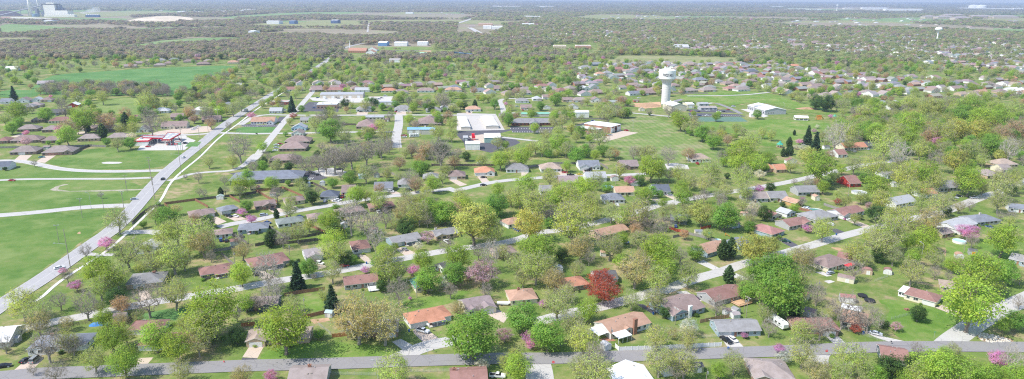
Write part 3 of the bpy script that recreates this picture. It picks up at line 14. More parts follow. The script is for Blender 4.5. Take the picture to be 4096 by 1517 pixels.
POLYS=[('driveway','drv',3,[(-101,237.1),(-99.1,237.1),(-95.4,237.1),(-94.7,228.1),(-100.6,228.9)]),('driveway_apron','dasph',3,[(-100.5,228.5),(-94.7,228.1),(-94,224.1),(-99.6,224.2)]),('driveway','drv',3,[(-179.6,226.7),(-174,227.7),(-172.3,218),(-178.9,216.7)]),('driveway','drv',3,[(-139.2,227.8),(-133.6,228.4),(-133.3,222.1),(-136.2,222.1)]),('driveway','drv',3,[(-39.9,251.2),(-36.3,254.7),(-27.3,242.3),(-33.2,238.8),(-39.2,248.6)]),('driveway','conc2',3,[(-46.8,241.3),(-43.6,243.7),(-36,236.5),(-41,234.2)]),('driveway','drv',3,[(-12.2,267.3),(-6.8,271.1),(-0.7,265.2),(-3.2,257.9)]),('driveway','conc2',3,[(83.6,246.5),(88.9,246.9),(90.5,236.4),(83.9,236.1)]),('driveway','conc2',3,[(125.9,249.5),(130.8,249.9),(131.5,240.3),(126.5,239.6)]),('driveway','conc2',3,[(143.1,251.9),(147.2,252.7),(149.3,247.5),(158.2,242.1),(150.9,241.6),(145.7,246.7)]),('driveway','drv',3,[(185.8,274.4),(190.7,277.4),(196,264),(192.7,262.2)]),('driveway','conc2',3,[(75.9,290),(80.7,291.1),(85.1,280.2),(80.2,278.2)]),('driveway','dasph',3,[(54.4,277.4),(58.2,276.4),(64.2,269.3),(60.6,266.5)]),('driveway','drv',3,[(-187.5,396.6),(-182.6,399.4),(-171,388.7),(-173.7,382.3)]),('driveway','drv',3,[(-175,397.3),(-168.2,400.2),(-160.7,393.3),(-166.5,389.6)]),('driveway','drv',3,[(-154.8,413.2),(-150.2,417.3),(-140.5,409.8),(-146.3,402.8)]),('driveway','drv',3,[(-143.5,419.3),(-139.3,420.3),(-133.2,412.8),(-136.4,410.8)]),('driveway','drv',3,[(-120.8,433.4),(-116.7,435.1),(-108,426.4),(-110.7,424.2)]),('driveway','drv',3,[(-101.7,324.9),(-98.5,326.2),(-92.2,317.5),(-96.1,313.7)]),('driveway','drv',3,[(-80.9,334.4),(-77.6,335.7),(-69.7,324.5),(-72.7,321.8)]),('driveway','drv',3,[(-63.3,344.4),(-58.8,346.6),(-48.9,336.1),(-54,331.9)]),('driveway','drv',3,[(-126.3,311.5),(-123.8,314),(-109.9,301.6),(-115.4,298.1)]),('driveway','drv',3,[(-85.5,454.3),(-81.1,456.7),(-71.1,445.4),(-76.7,441.9)]),('driveway','drv',3,[(92.6,441.4),(98.2,446.1),(102.6,431.9),(96.2,429.7)]),('driveway','drv',3,[(104,450.9),(112.8,453.2),(113.7,439.8),(109.1,437.5)]),('driveway','conc2',3,[(94.6,326.4),(99.1,329.8),(105.3,316.3),(101,315)]),('driveway','drv',3,[(204,397.3),(209.5,398.6),(214.2,383.7),(208.1,381.1)]),('driveway','dasph',3,[(186.3,379.6),(190.6,381.3),(194.5,372.3),(187.2,369)]),('driveway','dasph',3,[(148.5,362.8),(154.7,364.3),(157.3,351.3),(152,349)]),('driveway','conc2',3,[(106.4,308.6),(110.5,312.3),(114.8,304.8),(111.1,303.7)]),('driveway','drv',3,[(-171,288.5),(-166.4,288.4),(-160.3,279.9),(-164,276.8)]),('driveway','drv',3,[(-415.7,562.7),(-405.4,562.5),(-397,542.7),(-408.1,544.7)]),('driveway','drv',3,[(-393.1,560.4),(-385,562),(-376.8,535.5),(-386.1,537.4)]),('driveway','drv',3,[(-480.8,655.4),(-477.3,660.3),(-469,638.4),(-477.7,638.6)]),('driveway','drv',3,[(-431.4,666.6),(-424.3,668),(-414.3,651.3),(-422.1,651.5)]),('driveway','drv',3,[(-46.8,488.2),(-41.4,489.2),(-32.3,474.5),(-37.1,470.6)]),('driveway','drv',3,[(-26.3,498.6),(-21.1,499.9),(-16.1,482.5),(-21.8,479.8)]),('driveway','drv',3,[(7,511.6),(12.4,511.5),(9,496.4),(6.8,495)]),('driveway','drv',3,[(35.6,514.2),(41.7,512.5),(42.3,500.2),(37.7,500.3)]),('driveway','drv',3,[(54.8,520.2),(60.4,521.7),(60.8,504.4),(55.5,504.5)]),('driveway','drv',3,[(-181.8,795.1),(-169.2,796.1),(-166.5,777.1),(-178.7,775.4)]),('driveway','drv',3,[(-137,799.5),(-125.2,799.1),(-121.7,775.8),(-133.2,776.2)]),('driveway','drv',3,[(-54.9,799.9),(-46.8,801.8),(-47.9,780.5),(-52.3,778.6)]),('forecourt','conc2',2,[(-327.9,582.9),(-346,633.2),(-347.1,662),(-324.3,661.4),(-306.3,636.8),(-296.4,627.4),(-287,584.7)]),('gravel_lot','drv',2,[(-355.2,654.8),(-352.2,672.3),(-333,695.8),(-323.9,698.3),(-315.7,700.9),(-303.4,681.5),(-300.9,671),(-321.2,658.9)]),('traffic_island','emer',4,[(-293.2,599.1),(-298,618.5),(-287.8,620.5),(-281.9,598.8)]),('traffic_island','lawn',4,[(-312.7,642.6),(-306.2,647.2),(-291.4,637.4),(-297.6,634.3)]),('church_lot','dasph',2,[(-283.4,708.5),(-272.7,719.8),(-269.5,708.1),(-243.6,712),(-240.4,698.9),(-267.6,696.8),(-283.3,700)]),('church_lot','dasph',2,[(-255.3,731.3),(-261.4,759.8),(-253,761.5),(-245.7,725)]),('church_lawn','emer',1,[(-278.8,670.4),(-282.2,697.2),(-264.4,696.8),(-242.5,699),(-238,664.3),(-251.9,662.1),(-255,662.2)]),('bank_lot','dasph',2,[(-255.7,815.6),(-261,871.5),(-221.1,870.2),(-204.2,795.7),(-246.5,800.6)]),('gravel_lot','conc2',2,[(-272.5,911.8),(-161.8,926.9),(-156.6,872.4),(-221.4,866),(-259.5,884.4)]),('storage_yard','yard',2,[(-56.4,683.1),(-64.8,791.6),(-19.3,786.7),(-7.4,684.6)]),('black_lot','dasph',2,[(-55.2,680.4),(-7.4,687.3),(0.3,695.3),(0.3,687.1),(-14.6,666.3),(-10.5,653.6),(0.2,648.4),(7.6,624.7),(0.2,607.2),(-8.7,590.6),(-19,580.8),(-29,591),(-41.3,591.3),(-45.5,626),(-56,664.8)]),('yard_slab','drv',3,[(-42.5,654.4),(-28.4,664.1),(-24.9,623.2),(-33.1,621.1)]),('station_apron','drv',2,[(98.3,668.6),(111,686.9),(126.8,675.7),(87.2,629.7),(76.1,639.3)]),('home_lot','dasph',2,[(-2.8,706.7),(44.1,706.6),(38.1,672.7),(0.3,673.7)]),('lane','dasph',2,[(51.4,691.2),(85.8,743.5),(94,738.9),(74.3,716.3),(63.6,690.9)]),('office_lot','dasph',2,[(-174.1,512.1),(-155.2,513.3),(-137.7,493.3),(-141.3,484.8),(-157.6,488)]),('office_lot','conc2',3,[(-154.7,511.7),(-142.5,524.2),(-127.7,511.2),(-128.3,497.6),(-140.7,496.3)]),('office_lot','dasph',2,[(-215.5,503.7),(-206.2,511.2),(-198.1,512.6),(-204.4,494.6)]),('park_lot','dasph',2,[(207.5,801.4),(264.6,792.4),(267.4,776.1),(203.1,774.5)]),('park_lot','dasph',2,[(212.9,827.8),(260.9,826.3),(265.8,803.3),(210.8,805)]),('tennis_court','tennis',3,[(203,769.7),(260.6,772.8),(259.2,743),(200.3,741.5)]),('paved_terrace','conc2',3,[(279,829.7),(288.7,833.3),(295.5,780.8),(286,770.7)]),('sand_pile_ground','sand',2,[(155.4,875),(192.5,887),(184.9,844.7),(158.6,829.5)]),('white_pad','conc2',2,[(124.4,542.3),(134.2,545.6),(142.2,538.4),(140.4,525),(122.4,522.1)]),('dirt_patch','tand',2,[(186.6,249.7),(191.1,252.3),(198.2,247.9),(199.4,244.5),(196.4,242.5),(186.5,242.4)]),('dirt_patch','tand',1,[(153.8,249.2),(156.3,250),(155.9,247.9),(153.3,247.5)]),('garden_bed','tand',2,[(-84.6,260.1),(-77,261.8),(-75.4,259.1),(-81.3,256.2)]),('dirt_patch','tand',1,[(172.4,351.1),(177.8,348.7),(179.3,344.8),(174.7,344.1)]),('patio','brk',3,[(34.8,244.1),(39.4,246.2),(41.3,242.9),(35.7,242.1)]),('patio','brk',3,[(-39,253.8),(-25.9,262.2),(-24.9,260.4),(-33.5,255.5)]),('dirt_patch','tand',1,[(233.7,347.1),(237.8,342.5),(227.5,335.2),(229.5,341.1)]),('pad','conc2',3,[(149.6,303.2),(153.1,304.6),(154.6,302.5),(150.6,300.2)]),('pad','conc2',3,[(150.1,314.4),(154.3,315),(156.5,309.9),(153.5,308.7)]),('quarry_ground','sandw',1,[(-1939.8,3457.7),(-2338.7,4448.8),(-2345.6,4759.2),(-2116.2,4553.7),(-1853,4108.8),(-1774.4,3788.7),(-1665.8,3448.9),(-1760,3413)]),('plant_ground','pale',1,[(-2994.7,4102.1),(-3069.6,4332.8),(-2745.2,4183.1),(-2639.6,4038.3),(-2797.9,4043.9)]),('plant_ground','redd',1,[(-3129.4,4288.2),(-3048.5,4276.9),(-2741.2,3842),(-2813.2,3851.2)]),('green_field','emer',1,[(-686.9,972.8),(-764.5,1122.8),(-775,1180.3),(-741.1,1209.5),(-705.7,1256.9),(-647.3,1305.3),(-527.8,1352.6),(-504.2,1247.7),(-504.2,1154),(-487.6,1060),(-445.5,928.6),(-488.8,920.7),(-653.9,926.3)]),('green_field','lawn',1,[(-507.4,812.1),(-520.3,859),(-524.4,893.2),(-497.1,905.7),(-452.7,833),(-431.1,784.9),(-460,778.9)]),('green_field','emer',1,[(-718.7,956.1),(-719.3,976.5),(-672,969.6),(-630.6,905.6),(-650.5,901.8),(-676.9,898.2)]),('meadow','pale_g',1,[(-2421.7,3310.1),(-2183.5,3180.7),(-1901.9,2964.2),(-1619.4,2851.2),(-1540.5,2703.5),(-1729.3,2691.8),(-1693.5,2407.9),(-1700.3,2312.8)]),('meadow','pale_g',1,[(-2682.7,4141.1),(-2312.8,4260.2),(-1963,3508.5),(-2583.3,3968.8)]),('meadow','pale_g',1,[(-1441.5,3938.5),(-1139.3,3897.2),(-1066.6,3628.2),(-1395.4,3811.3)]),('meadow','lawn',1,[(-379.9,1876.8),(-219.9,1911.8),(-203.5,1765.8),(-348.9,1758.5)]),('meadow','lawn',1,[(-332.4,1737.8),(-215.2,1736.8),(-140,1795.7),(-131.4,1622.2),(-196.7,1584.4),(-267.9,1602.3)]),('meadow','lawn',1,[(-86.5,1864.3),(1.9,1877),(12.4,1839),(1.7,1769.3),(-41.3,1755.3),(-78.8,1809.2)]),('infield','tand',2,[(-237,1751.3),(-205.3,1759.2),(-200.9,1710.3),(-231.1,1724.9)]),('meadow','dry',1,[(249.1,1642.7),(363.1,1635.7),(471.6,1629.1),(513.3,1583.7),(495,1505.4),(449.3,1447.4),(310.6,1432),(219.5,1443.7),(112.6,1431.3),(118,1501.7),(224.8,1508.1)]),('meadow','lawn',1,[(98.7,1780),(209.1,1722.7),(204.7,1645.5),(121.1,1665.6)]),('mowed_field','mow',1,[(137.2,782),(158.2,777.9),(166.7,764),(170.4,702.1),(176,658.9),(178.9,616.1),(184.2,586.2),(173.9,555.6),(138.2,542),(83,553.9),(79.2,588.6),(88.4,631.9),(127.3,675.7),(111.9,692.4),(120.1,745.7)]),('park_lawn','lawn2',1,[(196.2,738.5),(257.9,740.5),(289.3,763.8),(352.9,745.5),(322.3,686.8),(283.4,656.2),(246,619),(228.3,610.5),(224.4,657.7),(211,695.3)]),('park_lawn','lawn2',1,[(214.1,913.9),(265.5,983.2),(307.5,1003.9),(371.3,990.2),(370.4,881),(399.5,806.7),(385,771.2),(344.1,816),(338.5,864.7),(325.9,882.5),(302.8,883.3),(276.9,858.2),(259.3,884.8)]),('grass_lot','lawn3',1,[(-378.2,538.9),(-376.8,549.3),(-375.8,594.8),(-327.3,581.7),(-282.6,582.7),(-274.6,531.8),(-282.4,515.8),(-336.3,515.3),(-356.1,522)]),('grass_lot','lawn3',1,[(-328.3,393),(-311.4,394.6),(-272.2,409.9),(-249.8,414.7),(-244.4,409.4),(-237.1,391.6),(-239.8,380.6),(-229.7,306.7),(-230.8,289.2),(-227.7,278.6),(-223.7,250.5)]),('grass_lot','lawn3',1,[(-331.2,396.9),(-420.1,513.3),(-386.5,509.6),(-317.8,484.9),(-263.3,475.6),(-252.3,431),(-260.5,422.3),(-281.8,415.2),(-316.3,401.5)]),('grass_lot','lawn3',1,[(-424.4,534.8),(-385.5,530.7),(-353.1,512.5),(-306.7,504),(-269.9,506.3),(-266.2,492.9),(-305.8,489.3),(-356.2,487.5),(-385.6,482.4)]),('bare_patch','conc2',2,[(-333,536.3),(-329.1,540.7),(-316.2,539.4),(-314.2,534.3),(-325.6,531.8)]),('loop_track','trk',2,[(-321,455.9),(-322.5,464.8),(-320.3,471.3),(-317.1,470.7),(-319.7,464.8),(-316.2,457.1),(-305.4,453.2),(-286,455.3),(-257.3,459.8),(-258.5,466.3),(-256.5,463.6),(-255.7,456.8),(-284.3,452.3),(-308.1,452),(-316.6,453.4)]),('bare_patch','tand',2,[(-247.2,366),(-247.6,369.4),(-244.3,366.8),(-244.5,364.3)]),('lawn','lawn2',1,[(-81.7,240.9),(-79.1,242.5),(-45.3,237.4),(-40.9,233.5),(-53,227.7),(-72.9,225.7),(-92.3,224.5),(-94.9,234)]),('lawn','lawn2',1,[(-51.2,278.6),(-39.3,282.7),(-21.9,291.2),(-18.9,287.8),(-27.5,276.3),(-31.3,274.8),(-41.8,268.5),(-46.7,266.7)]),('lawn','lawn2',1,[(-99.6,279.2),(-89,284.3),(-84.8,285.3),(-80.5,269),(-89.4,267.1),(-93.4,272)]),('lawn','emer',1,[(-158.2,258.6),(-159.6,265.1),(-141,272.6),(-135.3,258.4),(-147.4,259.4),(-152,258.5)]),('lawn','lawn2',1,[(249.2,369.8),(285.5,359.1),(261.8,326.3),(243,326.5),(217.8,318.8),(231,341.1)]),('lawn','lawn2',1,[(162.7,281.4),(173.6,283.4),(185,273.9),(193.7,263.1),(168.4,244.8),(161.8,242.9),(153.8,243.3),(156.6,259.8),(166.4,274.1)])]
FENCES=[('wpick',[(40.2,237.4),(41.2,234.8),(61.1,236.6),(81.5,238.8)],940118),('brown',[(-102,282.6),(-95,286.3),(-85.9,289.7)],951124),('brown',[(-87.4,260.4),(-79.6,265.3),(-75.6,267.5)],950124),('orng',[(-70.9,244.3),(-65,245.9)],960047),('brown',[(-122.4,383.9),(-113.5,375.2),(-106.2,367.3)],952081),('dark',[(-138.3,346.2),(-130.7,352.2),(-123.4,356.9),(-115.7,360.8),(-106.6,366.8)],1970139),('dark',[(-129.2,347.9),(-117.5,352),(-104.6,356.9)],2970139),('grey',[(-142.3,378.2),(-133.6,367.7),(-125.3,357.7)],982071),('dark',[(-224.2,382.2),(-227.8,399.1),(-229.4,414.4),(-222.6,417.4)],971074),('brown',[(-217.8,414),(-224.7,421.8),(-209.1,431.4),(-193.9,415.9)],950067),('dark',[(-209.1,431.4),(-190.3,440.3),(-175.5,449.7)],971068),('brown',[(-189.4,439.6),(-178.1,427.6)],951068),('grey',[(-158.2,337.3),(-152.4,339.7),(-148,343.3)],982072),('grey',[(-162.6,369.3),(-152.9,358.9),(-143.8,349.3)],980072),('grey',[(-151.6,333.9),(-144.4,324.8),(-137.2,316.8)],981075),('brown',[(-176.7,452.9),(-169.8,457),(-161.2,460.1)],1951069),('brown',[(-162.2,463.2),(-149.8,450.4),(-140.8,440.7)],951078),('brown',[(-177.3,454.6),(-164.2,438.7),(-153.4,427.2)],2951069),('redf',[(92.2,379.6),(95.5,373.8),(101.2,371.1)],992095),('grey',[(90.7,362.8),(101.1,368.5),(107.7,363.4),(113.4,355.9)],981097),('redf',[(110.2,377.1),(117.3,381.5)],991097),('grey',[(204.1,427.9),(207.7,420),(211.7,413.5)],980102),('brown',[(175.3,414.1),(182.6,418.3),(187,415),(190.4,409.6),(195.7,411.7)],950105),('tanf',[(78.4,258.4),(85.9,261.5),(92,263.5)],1000059),('rail',[(-178.6,252.7),(-173.6,256.5),(-166.8,259.2)],1010123),('rail',[(-163.1,263.1),(-159.6,265.1)],1011123),('dark',[(-158,255.1),(-158.6,263.7)],970123),('orng',[(-110.2,253.2),(-105.3,254.5)],960043),('dark',[(-375.6,574.2),(-378.7,598.1)],970001),('grey',[(-401.5,593.3),(-378.7,598.1),(-361.9,595.3)],980001),('grey',[(-451,588.4),(-424.4,591.8)],980000),('dark',[(-158.2,466.2),(-143.5,474.4),(-135.2,464.7),(-127.9,455.4)],970079),('dark',[(-64.6,531.8),(-37.5,531.3),(-13.6,532.1)],970013),('grey',[(12.7,525.9),(32.4,539),(51.9,540.3)],981016),('grey',[(71.3,539.9),(75.5,523)],980017),('grey',[(-91.9,504.3),(-79.6,487.9)],981014),('dark',[(-179.4,711.5),(-164.3,709.9)],970008),('grey',[(-9.6,741.8),(0.4,744)],980010),('grey',[(69.1,752.3),(100.1,752.7)],981020),('grey',[(-165.2,830.3),(-154.1,830),(-105.5,830)],980008),('dark',[(378.8,542.2),(387.8,535)],972028),('grey',[(226.8,970.1),(277.2,968.3)],980036),('chain',[(-65.7,217),(-48.3,216.5)],1020051),('chain',[(-36.2,218.8),(-22.1,219.6)],1020052),('chain',[(-77.5,245.3),(-71.7,246.1)],3022124),('chain',[(-79.5,255.5),(-72.3,247.3)],2022124),('chain',[(160.2,262.5),(170.8,267.2)],1022063),('chain',[(135.1,253.7),(149,241.8)],1022064),('chain',[(75.8,245.8),(82,246.6)],1020059),('chain',[(151.4,231.6),(157.9,233)],1020066),('chain',[(173.8,302.9),(187.4,311.4)],1022113)]
CARS=[(-35.6,249.5,-0.45,'w','pickup','white pickup truck parked on the driveway of the orange roofed ranch house'),(-4.8,215.8,-0.08,'w','pickup','white utility pickup parked beside the reddish roof at the bottom edge'),(84.6,242.7,-1.13,'k','pickup','black pickup truck parked in front of the white garage door'),(87.6,243.6,-1.22,'w','car','white car parked beside the black pickup truck'),(146.9,249.2,-0.53,'w','car','white sedan on the driveway of the salmon roofed house with carport'),(-178.9,225.1,1.33,'k','car','dark car parked at the head of the concrete driveway at lower left'),(-175.7,225.3,1.62,'g','van','grey green van parked on the concrete driveway at lower left'),(-183.9,220.9,0.36,'k','car','dark car standing on grass at the lower left corner'),(82.2,282.5,-0.8,'p','car','dark purple car on the drive of the long maroon brown house'),(61.5,272.4,-0.58,'r','car','dark red car beside the brown roofed pale blue house'),(-223.4,313.9,0.73,'w','car','white sedan driving along the main road at left'),(-249.8,432.7,0.45,'s','car','silver blue car driving at the field road junction'),(-173.5,397.8,-0.59,'k','pickup','black pickup truck beside the open garage'),(-169,397.5,-0.45,'w','car','white car beside the black pickup by the round green tree'),(-151,411.2,-0.63,'k','car','black car in front of the bright blue garage door'),(-152.6,399.9,0.5,'s','suv','blue SUV parked at the kerb below the small redbud'),(-115.9,430.2,0.08,'w','car','nearer of two white cars by the slate roofed house'),(-115.1,433.3,0.13,'w','car','farther of two white cars by the slate roofed house'),(-83.9,454,0.04,'w','suv','white SUV on a drive by the curved street'),(-72,458.2,-0.07,'k','suv','black SUV parked near the curved street'),(-96.9,321.5,-0.34,'w','suv','white SUV in front of the white house with mauve roof'),(-145.3,385.5,-0.39,'b','car','dark blue car beside the sage roofed house'),(-129.4,397.1,-0.39,'b','car','dark blue car at the brown house by the orange fence'),(-83.7,318.4,0.28,'r','car','red car half hidden under a spring tree'),(-122.5,306.3,-0.01,'k','suv','dark SUV on the long driveway at left'),(108.6,448.4,-0.09,'s','car','grey car parked beside the slate roofed white house'),(206.2,395.5,-0.61,'w','car','white car parked by the red brown roofed house'),(151.8,357.8,-0.5,'e','pickup','dark green pickup truck on the black asphalt driveway'),(301.2,445.8,-0.06,'w','car','white car parked off the far street at upper right'),(306.5,450.2,-0.23,'k','car','black car behind the white car off the far street'),(314.5,446.2,0.12,'s','pickup','silver truck parked at the far street bend'),(156.6,312,0.46,'s','car','grey car behind the brown hip roofed house'),(-274,554.3,1.71,'w','suv','white SUV driving on the main road below the gas station'),(-256.2,484.2,1.71,'k','suv','black SUV driving on the main road by the field road junction'),(-363.3,478.7,0.04,'r','car','dark red car on the narrow field road'),(-391,553.1,0.42,'t','car','teal car on the driveway of the house with dark red garages'),(-298.5,611.5,0.34,'k','suv','black SUV beside the striped grass island'),(-324.9,596.3,0.06,'r','car','red convertible parked on the gas station forecourt'),(-326.1,603.4,0.13,'g','suv','grey SUV beside the red car at the gas station'),(-328.7,623.7,0.1,'b','pickup','dark blue pickup at the pumps under the long canopy'),(-309.5,607.5,0.4,'k','car','black car at the pumps under the wide canopy'),(-311.3,793.3,1.71,'g','truck','grey box truck driving on the main road'),(-321.9,678.8,0.15,'w','car','nearest white car on the gravel lot beside the hall'),(-322.9,686.3,0.16,'w','car','middle white car on the gravel lot beside the hall'),(-324.2,696.1,0.16,'w','car','farthest white car on the gravel lot beside the hall'),(-258.9,906.8,0.27,'b','car','dark blue car left of the long grey commercial building'),(-239.8,821.9,0.2,'b','car','blue car beside the flat roofed bank'),(-243.5,842.2,0.18,'w','van','white van beside the flat roofed bank'),(-204,909.5,0.22,'b','pickup','bright blue pickup by the long grey commercial building'),(-245.1,898.1,0.15,'w','car','white car left of the dark car on the gravel lot'),(-230.4,903.1,0.16,'g','car','grey car in front of the long commercial building'),(-175.8,898.5,0.1,'b','car','dark blue car among the vehicles on the gravel lot'),(-174.3,908.5,0.17,'p','car','purple car among the vehicles on the gravel lot'),(-172.7,927.3,0.16,'w','van','white van among the vehicles on the gravel lot'),(-283.5,847.5,0.15,'r','car','red car by the low red storefront'),(-269.6,802,0.18,'w','van','white van beside the small grey roofed house'),(-213.6,606.3,0.13,'w','car','topmost white car left of the brown duplex'),(-211.9,611.2,0.15,'r','car','red car left of the brown duplex'),(-210.1,595.1,0.12,'s','car','silver car left of the brown duplex'),(-206.9,583.4,0.05,'w','car','lowest white car left of the brown duplex'),(-111,752.3,0.1,'w','pickup','white pickup beside the huge brown town house roof'),(-105.4,653,0.09,'r','pickup','red pickup in front of the blue metal roofs'),(-103.5,645.6,0.06,'w','car','white car in front of the blue metal roofs'),(-148.1,516.7,0.05,'w','pickup','white pickup on the bright slab of the office car park'),(-154.5,507.7,0.21,'g','car','grey car on the office car park'),(-134.6,516.3,0.09,'k','pickup','black pickup at the far side of the bright slab'),(-165.3,501.8,0.04,'k','car','black car behind the office roof'),(-146.9,499.4,0.11,'k','car','black car between the parking stripes of the office'),(-150.4,484.7,0.14,'s','car','silver car at the corner of the office building'),(-177.3,794.2,0.17,'k','car','black car in front of the farther grey duplex'),(-136.1,794.4,0.18,'r','car','red car in front of the nearer grey duplex'),(-132.4,794.3,0.16,'w','car','white car in front of the nearer grey duplex'),(-20.6,472.4,0.1,'k','car','black car driving on the curved residential street'),(-21.3,494,0.16,'k','car','black car on the drive of the orange roofed white house'),(25.7,695.8,0.13,'r','car','red car on the striped car park of the brick building'),(88.6,740.9,0.17,'b','car','blue car behind the brick fire station'),(116.3,684.8,0.09,'r','suv','red SUV at the right corner of the fire station'),(92.3,657,0.13,'r','car','red car in front of the fire station bays'),(96.2,660.9,0.15,'s','car','silver car in front of the fire station bays'),(82.4,649.6,0.1,'k','car','black car in the shade before the fire station'),(44.5,502.9,-0.01,'k','pickup','black pickup parked at the kerb beside the yellow car'),(51.5,504,0.1,'y','car','yellow car parked at the kerb'),(59.1,516.3,0.28,'k','pickup','dark pickup on the drive of the blue grey roofed house'),(40.6,510.6,0.07,'r','car','dark red car on a drive behind the black pickup'),(5.6,841.5,0.07,'s','car','silver car parked beside the tan roofed house'),(214.3,808.6,0.09,'r','car','red car at the left end of the park car park'),(221.3,805.4,0.15,'k','car','black car right of the red car in the park car park'),(234.7,815.6,0.1,'w','car','white car in the middle of the park car park'),(245.6,807.7,0.07,'w','pickup','white pickup in the park car park'),(252,809,0.08,'k','car','black car right of the white pickup in the park'),(261.7,822.4,0.13,'r','car','red car at the right end of the park car park'),(276.2,849.1,0.11,'w','van','white van on the park lane'),(215.2,778.3,0.11,'b','car','dark blue car in the front row of the park'),(224,779.4,0.13,'w','car','white car in the front row of the park'),(233.8,776.4,0.11,'k','car','black car in the front row of the park'),(170.5,920.1,0.08,'w','car','white car on the far street left of the tower')]
POLES=[(-218.1,314.2,20.6,'light','tall dark power pole with a long street lamp arm beside the main road'),(-246.9,350.4,10.7,'tee','wooden pole with a white cross arm alone in the green field'),(-261.2,394.8,12.4,'pole',911136),(-257.3,410.7,10.9,'tee',920136),(-266.5,412.9,10.3,'lamp',931136),(-226.5,380.4,21.1,'pole',1911073),(-218.1,372.4,5.8,'pole',2911073),(-235.4,431.2,16.3,'pole',1912134),(-264.6,451.2,8.9,'pole',2912134),(-252.3,504.4,23,'light','tall pole with a street lamp arm across the main road from the gas station'),(-275.6,503.4,12.9,'pole',1910134),(-256.6,469.3,18.8,'tee',922134),(-273.6,466.2,8.1,'tee',922130),(-305.9,703.4,22.8,'pole',5910005),(-383.2,773.3,12.8,'pole',911005),(-288.6,584.8,18.8,'pole',910002),(-261.5,559.4,11.6,'pole',2910134),(-277.3,655.3,12.9,'pole',3910006),(-289.4,720.3,9.8,'pole',4910006),(-316,828.8,11.1,'pole',911006),(-299.1,641.4,9.7,'pole',4910005),(-303.4,671.1,13.2,'pole',3910005),(-317.4,771.4,13.9,'pole',5910006),(-87.6,264.3,8.6,'pole',910124),(-42.5,282.2,7.2,'pole',912050),(67.7,256.9,7.9,'tee',922057),(38.7,239.5,7.8,'pole',912056),(99.4,263.9,9.7,'pole',1911059),(99.9,268,7.2,'pole',2911059),(-109.9,430.5,6.3,'pole',911137),(-111.9,369.9,9.7,'pole',911139),(-115.4,332.4,6.8,'pole',912139),(241.3,342.1,8.7,'pole',910125),(211.3,329.7,9.4,'lamp',930113),(226.4,441.9,4.8,'pole',911102),(143.8,295.6,3.9,'pole',912112),(118.3,270.9,9.4,'pole',910065),(136.4,280.4,8,'pole',911065),(-212.4,329.5,3.7,'pole',910073),(-143.4,350.1,8.4,'pole',912070),(-138.5,318.7,7.9,'pole',910075),(-158.5,341.7,10.4,'pole',912072),(-175.3,391,6.2,'lamp',932068),(75.1,477.4,14.4,'tee',921092),(122.4,683.9,10.5,'lamp',930020),(90.8,473.6,10,'tee',920092),(47.1,808.6,12.3,'tee',921019),(273.8,621.9,8.2,'pole',910031),(283.2,608.3,8.1,'tee',920031),(235,458.5,5.9,'lamp',932023),(326.3,489.7,8.6,'pole',912028),(141.7,535,8.7,'lamp',932018),(-185.5,777.7,12.2,'pole',1910008),(-120.4,786.2,23,'tee',920009),(-148,728.4,12.1,'pole',2910008),(-102.4,627.3,11.5,'pole',912128),(-62.4,640.3,8.3,'pole',911015),(-250.6,790,23,'pole',911011),(-97.8,580.5,10.7,'pole',910015),(-139.9,490.5,6.9,'lamp',931079),(-19.3,783.2,11.7,'pole',910010),(332.3,831.9,7.5,'lamp',930037),(68.8,213.5,5.1,'pole',912118),(-47.1,214.5,6.8,'lamp',930051),(213.8,295.1,6.2,'pole',910062)]
